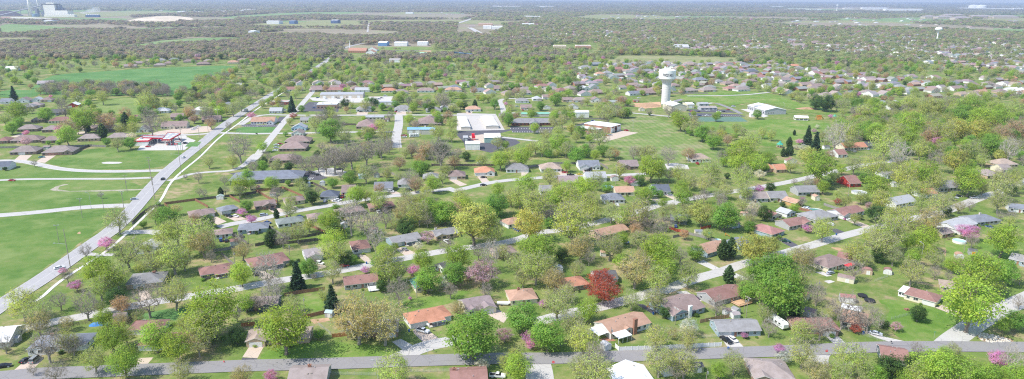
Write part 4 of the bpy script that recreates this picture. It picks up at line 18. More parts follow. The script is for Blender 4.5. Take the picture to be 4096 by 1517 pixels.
SHEDS=[(-163.1,259.7,0.28,4.9,3.2,'gable','mg','w',2.1,'white shed with a mauve roof beside the rail fence'),(-192.5,240,0.08,2.4,2.2,'gable','lg','g',2,'small pale grey shed beside the tan tarpaulin'),(-76.7,263.3,-0.19,3.2,3,'gable','bl2','g',2.2,'small grey metal shed at the brown fence'),(36.3,236.6,0.52,3,3.4,'gx','lg','w',2.2,'white shed with a pale roof at the end of the white fence'),(92,266.8,0.53,2.4,3,'gable','br','w',2.2,'white shed with a brown roof left of the grey roofed shed'),(96.2,267.8,0.53,2.6,3,'gx','gy','w',2.4,'white shed with a grey roof behind the low pale shed'),(94.6,263.8,0.27,3.3,3,'gable','lb','w',2,'low pale shed nearest the tan fence'),(55.8,218.3,0.25,3.4,3,'gx','lg','w',2.6,'white playhouse with a gabled front near the bottom edge'),(67.2,220.9,0.2,3.9,3.5,'gable','dg','ol',2.4,'olive shed with a dark roof near the bottom edge'),(131.6,282.6,-0.78,3.3,5,'gable','rb','c',2.5,'cream shed with a maroon roof above the column cedar'),(127.4,266.2,-0.71,4.4,4.5,'gable','br','c',2.5,'cream shed with a brown roof right of the column cedar'),(149.9,280.6,-0.27,6.1,4,'gable','sr','w',2.6,'small pavilion with a dusty red roof among bare trees'),(-150.7,349,0.44,4.2,4,'gable','rb','w',2.6,'white shed with a red brown roof by the grey fence'),(-193.9,435.5,0.14,4.4,3,'gx','gn2','w',2.2,'white shed with a pale green roof against the dark fence'),(-98.2,379.3,0.28,3.7,3.5,'gx','lg','w',2.2,'pale grey shed left of the bare trees'),(-79.3,370.5,0.16,5,3,'gable','rb','b',2.2,'small brown shed beneath the pale barked tree'),(-161.7,443.9,0.14,4,2.6,'gable','tn','w',2,'small white shed under the bare round tree in the fenced yard'),(204.3,440.7,0.14,3.7,4.5,'gx','sa','c',2.8,'cream shed with a salmon roof beside the tan barn'),(234.3,335.1,-0.28,3.8,3.4,'arch','sa','w',2.2,'white shed with a rounded salmon roof on the lawn'),(244.3,340,-0.43,3.7,3.6,'gable','dg','g',2.4,'grey shed with a dark roof and an orange door'),(175,312.9,-0.44,4.6,3.6,'arch','sr','t',2.3,'tan shed with a dusty pink barrel roof'),(185.2,313,-0.48,3.7,3.2,'arch','rb','w',2.3,'white shed with a rusty barrel roof'),(160.2,303.2,-0.62,7.3,4,'gable','br','c',2.4,'long cream shed with a brown roof behind the bare tree'),(106.9,369.9,-0.01,4.2,3,'gable','bg','c',2.2,'cream shed with a grey roof in the fence corner'),(144.3,405.2,-0.23,4.7,3,'gable','sa','t',2,'small tan shed right of the bright green tree'),(131.2,383.1,0.49,5.6,5,'gable','sa','s',2.5,'blue playhouse with a faded salmon roof'),(22.8,313.2,0.14,4.2,4,'gx','lg','w',2.5,'white shed beneath the dark pine like tree'),(47.9,335.6,-0.01,2.9,3,'gable','sa','w',2.2,'white shed with rust stained roof behind the budding tree'),(-407.5,585.6,0.14,5.2,3.5,'gable','mg','g',2.6,'small grey shed behind the taupe house with dark red garages'),(-567.5,886.9,0.14,8.2,4,'gx','lg','w',2.8,'white shed beside the far bare trees'),(-111.7,491.9,0.14,4.8,4,'gable','bl2','bl',2.6,'blue shed on the lawn behind the houses'),(-101.3,495.2,0.14,4.1,3.4,'gx','gy','g',2.4,'grey shed right of the blue shed'),(-145.9,468.6,0.14,4.2,4,'arch','wh','w',2.6,'white arched shed inside the dark fence'),(-135.8,471.8,0.14,3.6,3.4,'arch','lg','w',2.4,'small pale arched shed right of the dark fence corner'),(-44.3,634.4,0.14,4.4,7,'gable','lg','g',3,'grey container building with a pale roof on the black lot'),(-26,533.5,0.14,4.6,3,'gx','lg','w',2.2,'white shed behind the orange roofed white house'),(-135.7,733.6,0.14,4.9,4,'gable','br','b',2.5,'small brown shed beside the wide concrete street'),(75.7,488.4,0.14,5.1,4,'arch','br','w',3,'white shed with a rounded brown roof beside the pink trees'),(90.2,475.6,0.14,8.4,4,'gable','gy','w',2.4,'white shed with a grey roof beside the pink trees'),(155,813.6,0.14,6.7,4,'gx','tn','c',2.8,'cream shed near the reddish dirt below the tower'),(42,824.8,0.14,7.8,5,'gx','gy','w',2.6,'white garage beside the small redbud'),(160.8,886.5,0.14,7.4,4,'gable','br','rb',2.4,'brick red shed beside the dirt mound'),(282.8,603,0.14,5.4,4,'gable','dg','w',2.4,'white shed with a dark roof beside the big spruce'),(309.7,625.8,0.14,5.2,4,'gx','lg','w',2.6,'white shed behind the orange roofed house'),(276.3,476.2,0.14,4.3,4,'gx','gy','w',2.6,'white shed behind the round pool'),(228.9,546.8,0.14,9,4,'gx','rb','w',2.6,'white shed with a red roof at the left of the lime tree'),(-13.8,770.1,0.14,2.8,3,'gx','rb','w',2.8,'small red and white playhouse beside the storage yard')]
THICKETS=[([(-318.8,929),(-317.6,948.5),(-341.1,1231.9),(-354.9,1311.6),(-349.8,1257.6),(-339.3,1079.2),(-330.8,985.2)],'S',0.012,(8,12)),([(-334.3,924.8),(-345,980.4),(-377.5,1331.6),(-389.2,1332.2),(-365.7,1019.8)],'S',0.006,(8,12)),([(-643.1,926.3),(-547.8,906.5),(-456.3,908.8),(-466.5,947.2),(-518.3,1001.3),(-618,1027.5),(-679.5,1007.2)],'W',0.012,(8,12)),([(-432.8,881.4),(-358,862.1),(-362.9,943.6),(-402.7,1030.9),(-487.5,1070.5),(-463.3,967.3)],'S',0.006,(9,14)),([(-166.7,520.8),(-147.9,526.9),(-133.6,533.2),(-110.5,559.8),(-101.5,576.7),(-111.5,609.8),(-135.3,577.4),(-160.8,544.8),(-173.7,541.6)],'W',0.012,(6,9.5)),([(-199.8,517.3),(-165.7,515),(-170.1,529.7),(-203.9,528.7)],'W',0.012,(5,8)),([(-90.9,557.6),(-70.1,537.7),(-45.9,537.2),(-39.1,556.5),(-44.9,579.4),(-85,588.2)],'W',0.008,(7,11)),([(96,764.7),(131.9,757.1),(136.7,807.3),(102,804.6)],'S',0.008,(8,12)),([(179.4,760.3),(187.4,747),(188.4,668.9),(188.9,615.9),(183.1,611.6),(173.5,649),(173.1,713.6)],'S',0.006,(8,12)),([(0.1,555.6),(87.1,553.8),(89.9,572.5),(52.4,583.1),(0.2,578.4)],'S',0.005,(7,12)),([(-65.4,378),(-39.1,377.6),(-34.3,390.4),(-13.3,390),(-14.1,416.1),(-43.6,425.3),(-66.7,406.6)],'S',0.004,(7,11)),([(309.1,636),(327.9,617),(345,566.8),(360.7,544.3),(395.1,565.7),(445.5,580.3),(656,871.4),(522.1,875.9),(411.2,806.3),(356.5,739)],'S',0.0036,(9,14)),([(268.5,506.4),(285.7,463.3),(334.3,462.5),(373.5,480.8),(390.3,504),(351.5,511),(300.9,531.7)],'S',0.003,(8,12)),([(309.1,636),(327.9,617),(345,566.8),(360.7,544.3),(395.1,565.7),(445.5,580.3),(599.4,793.1),(476.8,796.9),(378,738.4),(329.9,681.1)],'G',0.002,(9,13)),([(236.2,1634.7),(367.8,1635.5),(513.3,1583.7),(535.9,1654.9),(370,1712.4),(250.6,1736.4)],'S',0.006,(10,15)),([(1.2,1372.5),(195.5,1404.8),(231.4,1600.6),(120,1650.6),(1.4,1508.2)],'S',0.0015,(9,14)),([(-0.1,395.6),(35.9,391.2),(52.6,404.7),(33.9,447.2),(-0,438.3)],'S',0.0025,(8,12)),([(-0.2,316.3),(40.9,329.2),(71.6,328.8),(98.2,375.5),(69.4,376),(44,356.1),(-0.1,350.4)],'S',0.0018,(7,11))]
CLEAR=[[(-2709.7,3700.9),(-1962.2,3608.8),(-3867.5,7149.5),(-5076.6,6966.3)],[(-475.2,1949.6),(-365,1941.8),(-300.3,1590.4),(-322.6,1432),(-374.7,1529.3)],[(-401.2,2028.2),(-231.6,2015.7),(-209.4,1817.9),(-362.4,1828.1)],[(-297.9,732.5),(-277,731.9),(-251,659.6),(-277.8,660.3)],[(-304.9,806),(-272.6,805),(-241.1,707.4),(-252,659.6)],[(-238.9,811.3),(-206.6,810.4),(-233.2,919.8),(-264.5,902.4)],[(137.8,792.6),(295.5,780.8),(345.5,918.8),(160,925.3)],[(98.7,1780),(220.1,1772),(250.8,2023.8),(112.6,2034.2)],[(283.4,747.5),(361.6,745.2),(400.8,829.7),(332.2,882.3)],[(-205.7,2564.1),(-95.8,2553.9),(-43.3,2949.7),(-53,3633.4),(-292.5,3665.1)],[(-711.3,1257.2),(-501.6,1318.7),(-516.1,1358),(-637.8,1325.2),(-701.4,1300.5)],[(3415,8181.1),(3832.4,8039.5),(4606,9669.5),(4119,9874.7)],[(-256.7,893.1),(-191,890.9),(-154.3,889.7),(-171,956.9),(-275.3,960.6)]]
FARCLEAR=[[(3099.9,8051.5),(4340.1,7430.4),(6366.9,10917),(5905.1,12049.1),(3843.4,9990.9)],[(6060.8,9642.3),(6577.6,9058.6),(8305.7,11447.9),(7886.2,12557.2)],[(296.7,9615.7),(575.3,9517.3),(668.4,11060.5),(345.3,11193.4)],[(-295.5,9440.2),(11.7,9336),(13.7,10816.6),(-342.7,10956.6)],[(-4818,17454.7),(-4447.3,17255),(-5194.3,20159.7),(-5638.1,20432.8)],[(3820.8,10511.4),(4010.7,10427.3),(4500.4,11704.6),(4291.5,11810.6)],[(-14.6,9344.9),(142.6,9291.5),(165.2,10757.1),(-16.8,10828.6)],[(-2385,5563.4),(-2059,5686.6),(-2470.5,6830.8),(-2679.7,6297.3)]]
LOOKS=['brown-roofed brick hipped house','taupe-roofed tan hipped house','red-brown-roofed brick hipped house','taupe-roofed brick hipped house','grey-roofed white front-gabled house','red-brown-roofed cream hipped house','dark-grey-roofed dark gabled house','blue-grey-roofed white gabled house','brown-roofed white front-gabled house','pale-grey-roofed white front-gabled house','grey-roofed tan hipped house','brown-roofed tan hipped house','red-brown-roofed white gabled house','pale-grey-roofed white hipped house','brown-roofed tan gabled house','blue-grey-roofed white hipped house','brown-roofed brick gabled house','pale-grey-roofed white gabled house','grey-roofed white hipped house','salmon-roofed white hipped house','grey-roofed cream gabled house','taupe-roofed white front-gabled house','tan-roofed white hipped house','mauve-roofed brick gabled house','brown-roofed white gabled house','red-brown-roofed white front-gabled house','orange-roofed cream gabled house','blue-grey-roofed white front-gabled house','taupe-roofed white hipped house','tan-roofed tan hipped house','taupe-roofed cream gabled house','grey-roofed grey gabled house','orange-roofed tan gabled house','orange-roofed tan hipped house','dark-grey-roofed grey gabled house','red-brown-roofed tan hipped house','orange-roofed white gabled house','taupe-roofed tan gabled house','mauve-roofed tan gabled house','sage-roofed tan hipped house','salmon-roofed cream hipped house','red-brown-roofed tan gabled house','white-roofed white gabled house','pale-mauve-roofed cream gabled house','red-brown-roofed cream gabled house','orange-roofed cream hipped house','brown-roofed white hipped house','mauve-roofed white hipped house','tan-roofed white gabled house','mauve-roofed red gabled house','red-brown-roofed white hipped house','mauve-roofed white gabled house','taupe-roofed white gabled house','dusty-red-roofed tan hipped house','blue-grey-roofed tan hipped house','slate-roofed dark front-gabled house','slate-roofed tan hipped house','blue-grey-roofed dark gabled house','orange-roofed brick hipped house','red-brown-roofed brick gabled house','salmon-roofed tan gabled house','mauve-roofed white front-gabled house','brown-roofed brick apartment block','taupe-roofed white apartment block','brown-roofed white apartment block','mauve-roofed tan hipped house','mauve-roofed cream hipped house','tan-roofed tan gabled house','blue-grey-roofed brick gabled house','brown-roofed cream gabled house','brown-roofed cream hipped house','dusty-red-roofed brick hipped house','dusty-red-roofed tan gabled house','mauve-roofed brick hipped house','round garden shrub','tan budding tree','yellow-green budding tree','olive budding tree','golden green tree','rusty orange budding tree','bare grey-brown tree','magenta redbud in bloom','dark green bushy evergreen','lime green leafy tree','dark green spruce','bare pale-barked tree','fresh green full tree','pale pink blossoming tree','white blossoming tree','dark red leaved tree','column-shaped dark cedar','bare wooden pole','wooden pole with cross arm','slim metal lamp post','white vinyl panel fence','brown plank fence','orange-brown plank fence','weathered dark plank fence','grey plank fence','rust red plank fence','new tan plank fence','dark timber rail fence','thin chain-link fence']
REFS=['the taupe brick house on the curve','the taupe house with dark red garages','the red gas station','the small red barn','the white barn at far left','the big brown gabled hall','the salmon-roofed church','the low red storefront','the large brown hip roof by the thicket','the huge brown town-house roof','the white storage yard','the light blue cottage','the brown duplex with parked cars','the orange-roofed white house on the curve','the blue-grey house by the curve','the bare round thicket','the burnt-roofed brick house','the white house with the dark pickup','the mowed hillside field','the brick care home','the brick fire station','the far diagonal street','the orange playground','the red-walled house','the far red-walled house','the dense upper grove','the far hillside street','the upper amber trees','the upper dark fence','the long white house by the street','the tall white sycamore','the green gazebo','the bare thicket by the green field','the long grey commercial hall','the blue-walled depot','the main road crest','the lettered water tower','the white-roofed school hall','the pale dry meadow','the flat-roofed bank','the long white house at lower left','the small salmon-roofed garage house','the lower grove of lime trees','the tan house with the two-tone driveway','the grey hip-roofed house by the bare trees','the dark-walled house by the pale tree','the white roof at the left edge','the grey house behind the tan maples','the mauve-roofed house with two gables','the dark-red-roofed house with the deck','the green-roofed outbuilding','the grey-brown roof at the bottom edge','the reddish roof at the bottom edge','the salmon hip-roofed cream house','the dark-roofed house behind the red tree','the orange-roofed brick house','the salmon-roofed house with patio covers','the brown-roofed house with white chimney','the maroon-brown house with the deck','the grey-roofed blue house by the street','the broad white metal roof','the large taupe hip roof','the tan house behind the huge lime tree','the cream house with the white sunroom','the salmon-roofed house with the carport','the maroon-roofed house by the trailer','the red roof among the right-hand pines','the first brown house of the fenced row','the grey house with the open garage','the house with the blue garage door','the blue-grey hip-roofed house','the sage-roofed white house','the small brown-roofed white house','the white gabled house by the road','the grove beside the main road','the maroon hip-roofed brick house','the white-walled house with mauve roof','the long dull-red-roofed house','the brown house by the round pear tree','the slate-roofed house with white cars','the brown house behind the street tree','the brown house by the orange fence','the rust house in the spring trees','the long grey-roofed house with wide drive','the grey-roofed house with pale chimney','the red-brown house with the white garage','the white gable under green trees','the salmon-roofed house by the golden tree','the brown house under bare trees','the taupe house among lime trees','the grey-roofed white house behind lime crowns','the blue-grey house with magenta shrub','the pinkish-roofed cream house','the salmon house with the ochre gable','the faded salmon roof','the dark slate-roofed house','the taupe house at the street corner','the salmon-roofed house with cedars','the blue-grey house behind the cedars','the ochre metal barn','the grey-roofed house by the tan barn','the grey house behind the cream shed','the red-brown house with a white car','the red-brown house by the redbud','the cream garage with a red roof','the wide grey house by the blue pool','the dusty-red house with the green pickup','the blue-grey house with cream chimney','the white house by the big redbud','the taupe house behind the pool','the blue house at the right edge','the white-sided house at the right edge','the brown house with the red canopy','the barrel-roofed sheds','the slate-roofed white house','the grove by the bending street','the grove of redbuds','the small rust-stained shed','the white vinyl fence','the upper middle lane','the middle grove','the white gable behind the brown roof','the rust-roofed house under lime trees','the blue tarpaulin','the timber garden beds','the small grey shed','the tree line below the station','the sloping corner lawn','the blue metal roofs','the tennis courts','the bald patch in the grass lot','the long blue-grey office','the white building on black asphalt','the long bare thicket','the field road junction','the white rubble patch','the white cross-arm pole','the taupe house behind the sycamore','the pale blue house at the left edge','the long dark fence']
ORD = ['', 'larger', 'smaller', 'middle-sized', 'smallest', 'largest']+[q+' largest' for q in 'second third fourth fifth sixth seventh eighth ninth tenth eleventh twelfth thirteenth fourteenth fifteenth sixteenth'.split()]
def mklab(s):
    if isinstance(s, str): return s
    o, l, r, m = s // 1000000, s // 10000 % 100, s // 1000 % 10, s % 1000
    return (ORD[o]+' '+LOOKS[l]+' '+('beside', 'behind', 'in front of')[r]+' '+REFS[m]).strip()
ASP = {'Y': 1.12, 'L': 1.1, 'G': 1., 'O': 1.15, 'T': 1.1, 'U': 1.1, 'Q': 1.12, 'B': 1.15, 'W': 1.5, 'S': 1.75, 'C': 1.9, 'E': 1.05, 'R': .85, 'P': .95, 'K': .9, 'M': .75}
HOUSES = [h[:9]+(mklab(h[9]),) for h in HOUSES]; TREES = [(float(q[0]), float(q[1]), float(q[2]), float(q[2])*ASP[t], t, mklab(int(q[3]))) for t, v in TREES for q in (z.split() for z in v.split(','))]; TREES.sort(key=lambda t: t[1]); POLES = [h[:4]+(mklab(h[4]),) for h in POLES]; FENCES = [(k, w, mklab(l)) for k, w, l in FENCES]
# ============================================================ materials
def newmat(name):
    m = bpy.data.materials.new(name); m.use_nodes = True
    nt = m.node_tree; nt.nodes.clear()
    return m, nt, nt.nodes, nt.links
def N(nt, t, **kw):
    n = nt.nodes.new(t)
    for k, v in kw.items(): setattr(n, k, v)
    return n
def noise(nt, scale, detail=3, rough=.6, vec=None):
    n = N(nt, 'ShaderNodeTexNoise'); n.inputs['Scale'].default_value = scale
    n.inputs['Detail'].default_value = detail; n.inputs['Roughness'].default_value = rough
    if vec is not None: nt.links.new(vec, n.inputs['Vector'])
    return n.outputs['Fac']
def ramp(nt, fac, stops):
    r = N(nt, 'ShaderNodeValToRGB'); e = r.color_ramp.elements
    while len(e) < len(stops): e.new(.5)
    for i, (p, c) in enumerate(stops):
        e[i].position = p; e[i].color = (c[0], c[1], c[2], 1)
    nt.links.new(fac, r.inputs['Fac']); return r.outputs['Color']
def mix(nt, fac, a, b, mode='MIX'):
    n = N(nt, 'ShaderNodeMix', data_type='RGBA', blend_type=mode)
    for sock, v in ((n.inputs[0], fac), (n.inputs[6], a), (n.inputs[7], b)):
        if hasattr(v, 'is_output') or isinstance(v, bpy.types.NodeSocket): nt.links.new(v, sock)
        elif isinstance(v, (int, float)): sock.default_value = v
        else: sock.default_value = (v[0], v[1], v[2], 1)
    return n.outputs[2]
def wpos(nt): return N(nt, 'ShaderNodeNewGeometry').outputs['Position']
def finish(nt, col, rough=.9, spec=.2, bump=None, metal=0):
    b = N(nt, 'ShaderNodeBsdfPrincipled'); o = N(nt, 'ShaderNodeOutputMaterial')
    if isinstance(col, bpy.types.NodeSocket): nt.links.new(col, b.inputs['Base Color'])
    else: b.inputs['Base Color'].default_value = (*col, 1)
    b.inputs['Roughness'].default_value = rough; b.inputs['Specular IOR Level'].default_value = spec
    b.inputs['Metallic'].default_value = metal
    if bump is not None:
        bn = N(nt, 'ShaderNodeBump'); bn.inputs['Strength'].default_value = bump[1]; bn.inputs['Distance'].default_value = bump[2]
        nt.links.new(bump[0], bn.inputs['Height']); nt.links.new(bn.outputs[0], b.inputs['Normal'])
    nt.links.new(b.outputs[0], o.inputs['Surface'])
MATS = {}
def flat(name, col, rough=.8, spec=.25, var=.12, sc=1.5, metal=0):
    if name in MATS: return MATS[name]
    m, nt, _, _ = newmat(name); p = wpos(nt)
    c = mix(nt, noise(nt, sc, 3, .6, p), [v*(1-var) for v in col], [min(v*(1+var), 1) for v in col])
    finish(nt, c, rough, spec, None, metal); MATS[name] = m; return m
def ground(name, stops, s1, s2, extra=None, s3=None, stripes=None):
    m, nt, _, _ = newmat(name); p = wpos(nt)
    a = noise(nt, s1, 4, .65, p); b = noise(nt, s2, 3, .6, p)
    f = N(nt, 'ShaderNodeMath', operation='ADD'); nt.links.new(a, f.inputs[0])
    g = N(nt, 'ShaderNodeMath', operation='MULTIPLY_ADD'); nt.links.new(b, g.inputs[0]); g.inputs[1].default_value = .55; g.inputs[2].default_value = -.275
    nt.links.new(g.outputs[0], f.inputs[1])
    c = ramp(nt, f.outputs[0], stops)
    big = noise(nt, .014, 3, .6, p); c = mix(nt, big, mix(nt, 1.0, c, (.66, .76, .62), 'MULTIPLY'), mix(nt, 1.0, c, (1.32, 1.18, 1.3), 'MULTIPLY'))
    med = noise(nt, .35, 4, .75, p); c = mix(nt, med, mix(nt, 1.0, c, (.74, .80, .72), 'MULTIPLY'), mix(nt, 1.0, c, (1.28, 1.18, 1.25), 'MULTIPLY'))
    fine = noise(nt, 2.2, 2, .7, p)
    c = mix(nt, fine, mix(nt, 1.0, c, (.72, .72, .7), 'MULTIPLY'), mix(nt, 1.0, c, (1.25, 1.25, 1.2), 'MULTIPLY'))
    if extra:
        e = noise(nt, s3 or .03, 4, .6, p)
        r = ramp(nt, e, [(.52, (0, 0, 0)), (.66, (1, 1, 1))])
        c = mix(nt, r, c, extra)
    if stripes:
        w = N(nt, 'ShaderNodeTexWave'); w.wave_type = 'BANDS'; w.bands_direction = 'X'
        w.inputs['Scale'].default_value = stripes; w.inputs['Distortion'].default_value = .6
        mp = N(nt, 'ShaderNodeMapping'); mp.inputs['Rotation'].default_value = (0, 0, radians(-6.6)); nt.links.new(p, mp.inputs['Vector'])
        nt.links.new(mp.outputs[0], w.inputs['Vector'])
        c = mix(nt, w.outputs['Fac'], mix(nt, 1.0, c, (.88, .90, .88), 'MULTIPLY'), mix(nt, 1.0, c, (1.07, 1.06, 1.07), 'MULTIPLY'))
    finish(nt, c, .95, .1); MATS[name] = m; return m
G1 = [(.26, (.10, .17, .035)), (.43, (.145, .22, .055)), (.55, (.215, .25, .09)), (.67, (.34, .29, .17)), (.8, (.40, .32, .21))]
ground('gbase', G1, .045, .22, (.155, .225, .055), .02)
ground('lawn', [(.3, (.14, .225, .055)), (.5, (.19, .27, .08)), (.75, (.29, .31, .14))], .03, .15)
ground('lawn2', [(.3, (.11, .215, .035)), (.48, (.155, .26, .055)), (.62, (.22, .28, .09)), (.78, (.32, .30, .15))], .04, .2)
ground('lawn3', [(.28, (.085, .175, .035)), (.46, (.12, .215, .05)), (.62, (.165, .24, .07)), (.78, (.28, .27, .14))], .02, .11, (.20, .26, .085), .035)
ground('emer', [(.3, (.085, .20, .06)), (.5, (.11, .24, .075)), (.75, (.17, .28, .10))], .02, .12)
ground('mow', [(.3, (.14, .23, .06)), (.5, (.19, .265, .085)), (.66, (.28, .29, .14)), (.8, (.38, .32, .2))], .03, .12, (.27, .27, .14), .03, stripes=.055)
ground('pale_g', [(.3, (.16, .27, .10)), (.7, (.24, .32, .15))], .004, .02)
ground('dry', [(.3, (.20, .26, .11)), (.5, (.27, .29, .14)), (.75, (.36, .32, .2))], .02, .08)
ground('tand', [(.3, (.38, .25, .15)), (.7, (.52, .38, .25))], .2, 1.)
ground('brk', [(.3, (.36, .17, .12)), (.7, (.45, .25, .18))], .5, 2.)
ground('sand', [(.3, (.5, .33, .2)), (.7, (.62, .42, .28))], .1, .5)
ground('sandw', [(.35, (.50, .43, .33)), (.6, (.72, .64, .52))], .006, .03)
ground('pale', [(.35, (.5, .5, .45)), (.6, (.66, .66, .6))], .01, .05)
ground('redd', [(.35, (.30, .18, .15)), (.6, (.45, .30, .25))], .01, .05)
ground('trk', [(.35, (.25, .26, .18)), (.6, (.42, .40, .33))], .2, 1.)
ground('woodfloor', [(.3, (.24, .22, .15)), (.5, (.31, .27, .21)), (.7, (.27, .29, .16))], .003, .02)
def paving(name, c1, c2, crack=.0, joint=None):
    m, nt, _, _ = newmat(name); p = wpos(nt)
    c = mix(nt, noise(nt, .12, 5, .7, p), c1, c2)
    c = mix(nt, noise(nt, 1.3, 3, .7, p), mix(nt, 1., c, (.88, .88, .88), 'MULTIPLY'), mix(nt, 1., c, (1.1, 1.1, 1.1), 'MULTIPLY'))
    v = N(nt, 'ShaderNodeTexVoronoi', feature='DISTANCE_TO_EDGE'); v.inputs['Scale'].default_value = .11; nt.links.new(p, v.inputs['Vector'])
    r = ramp(nt, v.outputs['Distance'], [(.0, (.72, .72, .72)), (.015, (1, 1, 1))])
    c = mix(nt, 1., c, r, 'MULTIPLY')
    finish(nt, c, .85, .2); MATS[name] = m
paving('gasph', (.36, .35, .35), (.44, .425, .42))
paving('masph', (.25, .24, .24), (.30, .285, .285))
paving('conc', (.43, .41, .39), (.54, .52, .49))
paving('conc2', (.50, .47, .44), (.60, .58, .54))
paving('drv', (.50, .40, .32), (.60, .50, .42))
paving('dasph', (.085, .083, .095), (.13, .125, .14))
paving('white', (.60, .58, .54), (.72, .70, .66)); paving('yard', (.46, .43, .40), (.56, .53, .50))
paving('tennis', (.11, .19, .15), (.14, .24, .18))
flat('kerb', (.62, .6, .56)); flat('markw', (.75, .75, .73)); flat('markf', (.58, .57, .54))
def objcolor(name, rough=.85, spec=.2, var=.12, sc=.6, kind=None, metal=0):
    m, nt, _, _ = newmat(name)
    oc = N(nt, 'ShaderNodeObjectInfo').outputs['Color']; p = wpos(nt)
    f = noise(nt, sc, 4, .7, p)
    c = mix(nt, f, mix(nt, 1., oc, (1-var,)*3, 'MULTIPLY'), mix(nt, 1., oc, (1+var,)*3, 'MULTIPLY'))
    bump = None
    if kind == 'shingle':
        tc = N(nt, 'ShaderNodeTexCoord').outputs['Object']
        sx = N(nt, 'ShaderNodeSeparateXYZ'); nt.links.new(tc, sx.inputs[0])
        w = N(nt, 'ShaderNodeMath', operation='MULTIPLY'); nt.links.new(sx.outputs['Z'], w.inputs[0]); w.inputs[1].default_value = 6.5
        fr = N(nt, 'ShaderNodeMath', operation='FRACT'); nt.links.new(w.outputs[0], fr.inputs[0])
        r = ramp(nt, fr.outputs[0], [(0, (.9, .9, .9)), (.25, (1.03, 1.03, 1.03))])
        c = mix(nt, 1., c, r, 'MULTIPLY')
        st = noise(nt, .35, 3, .6, p); r2 = ramp(nt, st, [(.35, (.86, .85, .83)), (.6, (1.05, 1.05, 1.05))])
        c = mix(nt, 1., c, r2, 'MULTIPLY')
    if kind == 'siding':
        tc = N(nt, 'ShaderNodeTexCoord').outputs['Object']
        sx = N(nt, 'ShaderNodeSeparateXYZ'); nt.links.new(tc, sx.inputs[0])
        w = N(nt, 'ShaderNodeMath', operation='MULTIPLY'); nt.links.new(sx.outputs['Z'], w.inputs[0]); w.inputs[1].default_value = 4.5
        fr = N(nt, 'ShaderNodeMath', operation='FRACT'); nt.links.new(w.outputs[0], fr.inputs[0])
        r = ramp(nt, fr.outputs[0], [(0, (.84, .84, .84)), (.2, (1, 1, 1))])
        c = mix(nt, 1., c, r, 'MULTIPLY')
    if kind == 'ribbed':
        tc = N(nt, 'ShaderNodeTexCoord').outputs['Object']
        sx = N(nt, 'ShaderNodeSeparateXYZ'); nt.links.new(tc, sx.inputs[0])
        w = N(nt, 'ShaderNodeMath', operation='MULTIPLY'); nt.links.new(sx.outputs['X'], w.inputs[0]); w.inputs[1].default_value = 1.0
        fr = N(nt, 'ShaderNodeMath', operation='FRACT'); nt.links.new(w.outputs[0], fr.inputs[0])
        r = ramp(nt, fr.outputs[0], [(0, (.88, .88, .88)), (.12, (1, 1, 1))])
        c = mix(nt, 1., c, r, 'MULTIPLY')
    finish(nt, c, rough, spec, bump, metal); MATS[name] = m
objcolor('shingle', .92, .12, .14, 1.6, 'shingle'); objcolor('siding', .7, .25, .06, .5, 'siding')
objcolor('ribbed', .5, .4, .05, .4, 'ribbed'); objcolor('plain', .75, .25, .1, .8); objcolor('paint', .25, .5, .03, .8)
objcolor('plank', .9, .1, .28, 1.1)
flat('trim', (.74, .73, .70), .6, .3, .04); flat('glass', (.045, .055, .065), .12, .6, .3)
flat('darkglass', (.02, .022, .025), .15, .6, .2); flat('rubber', (.02, .02, .02)); flat('chrome', (.4, .4, .42), .3, .5)
flat('brick', (.33, .17, .12), .9, .1, .25, 4); flat('white', (.78, .78, .76), .6, .3, .04) if 0 else None
flat('whitep', (.80, .80, .78), .5, .3, .05, .7); flat('metalg', (.42, .43, .44), .45, .5, .1)
flat('redp', (.78, .03, .06), .5, .3, .08); flat('bluep', (.03, .10, .42), .5, .3, .1); flat('dirt', (.42, .27, .17), .95, .1, .3, .8)
flat('rock', (.62, .57, .5), .9, .1, .3, 1.2); flat('polewood', (.34, .29, .25), .9, .1, .2); flat('black', (.03, .03, .035))
flat('water', (.18, .42, .52), .1, .5, .1); flat('blue_tarp', (.05, .22, .62), .5, .3, .3, 1.)
flat('orangep', (.75, .24, .03), .5, .3, .1); flat('yellowp', (.75, .55, .05), .5, .3, .1); flat('greenp', (.06, .36, .26), .5, .3, .1)
flat('coal', (.05, .04, .045), .9); flat('bin', (.02, .09, .30), .5, .3, .05); flat('garage', (.66, .655, .64), .6, .25, .04)
flat('burnt', (.02, .017, .015), .95, .05, .4, 1.)

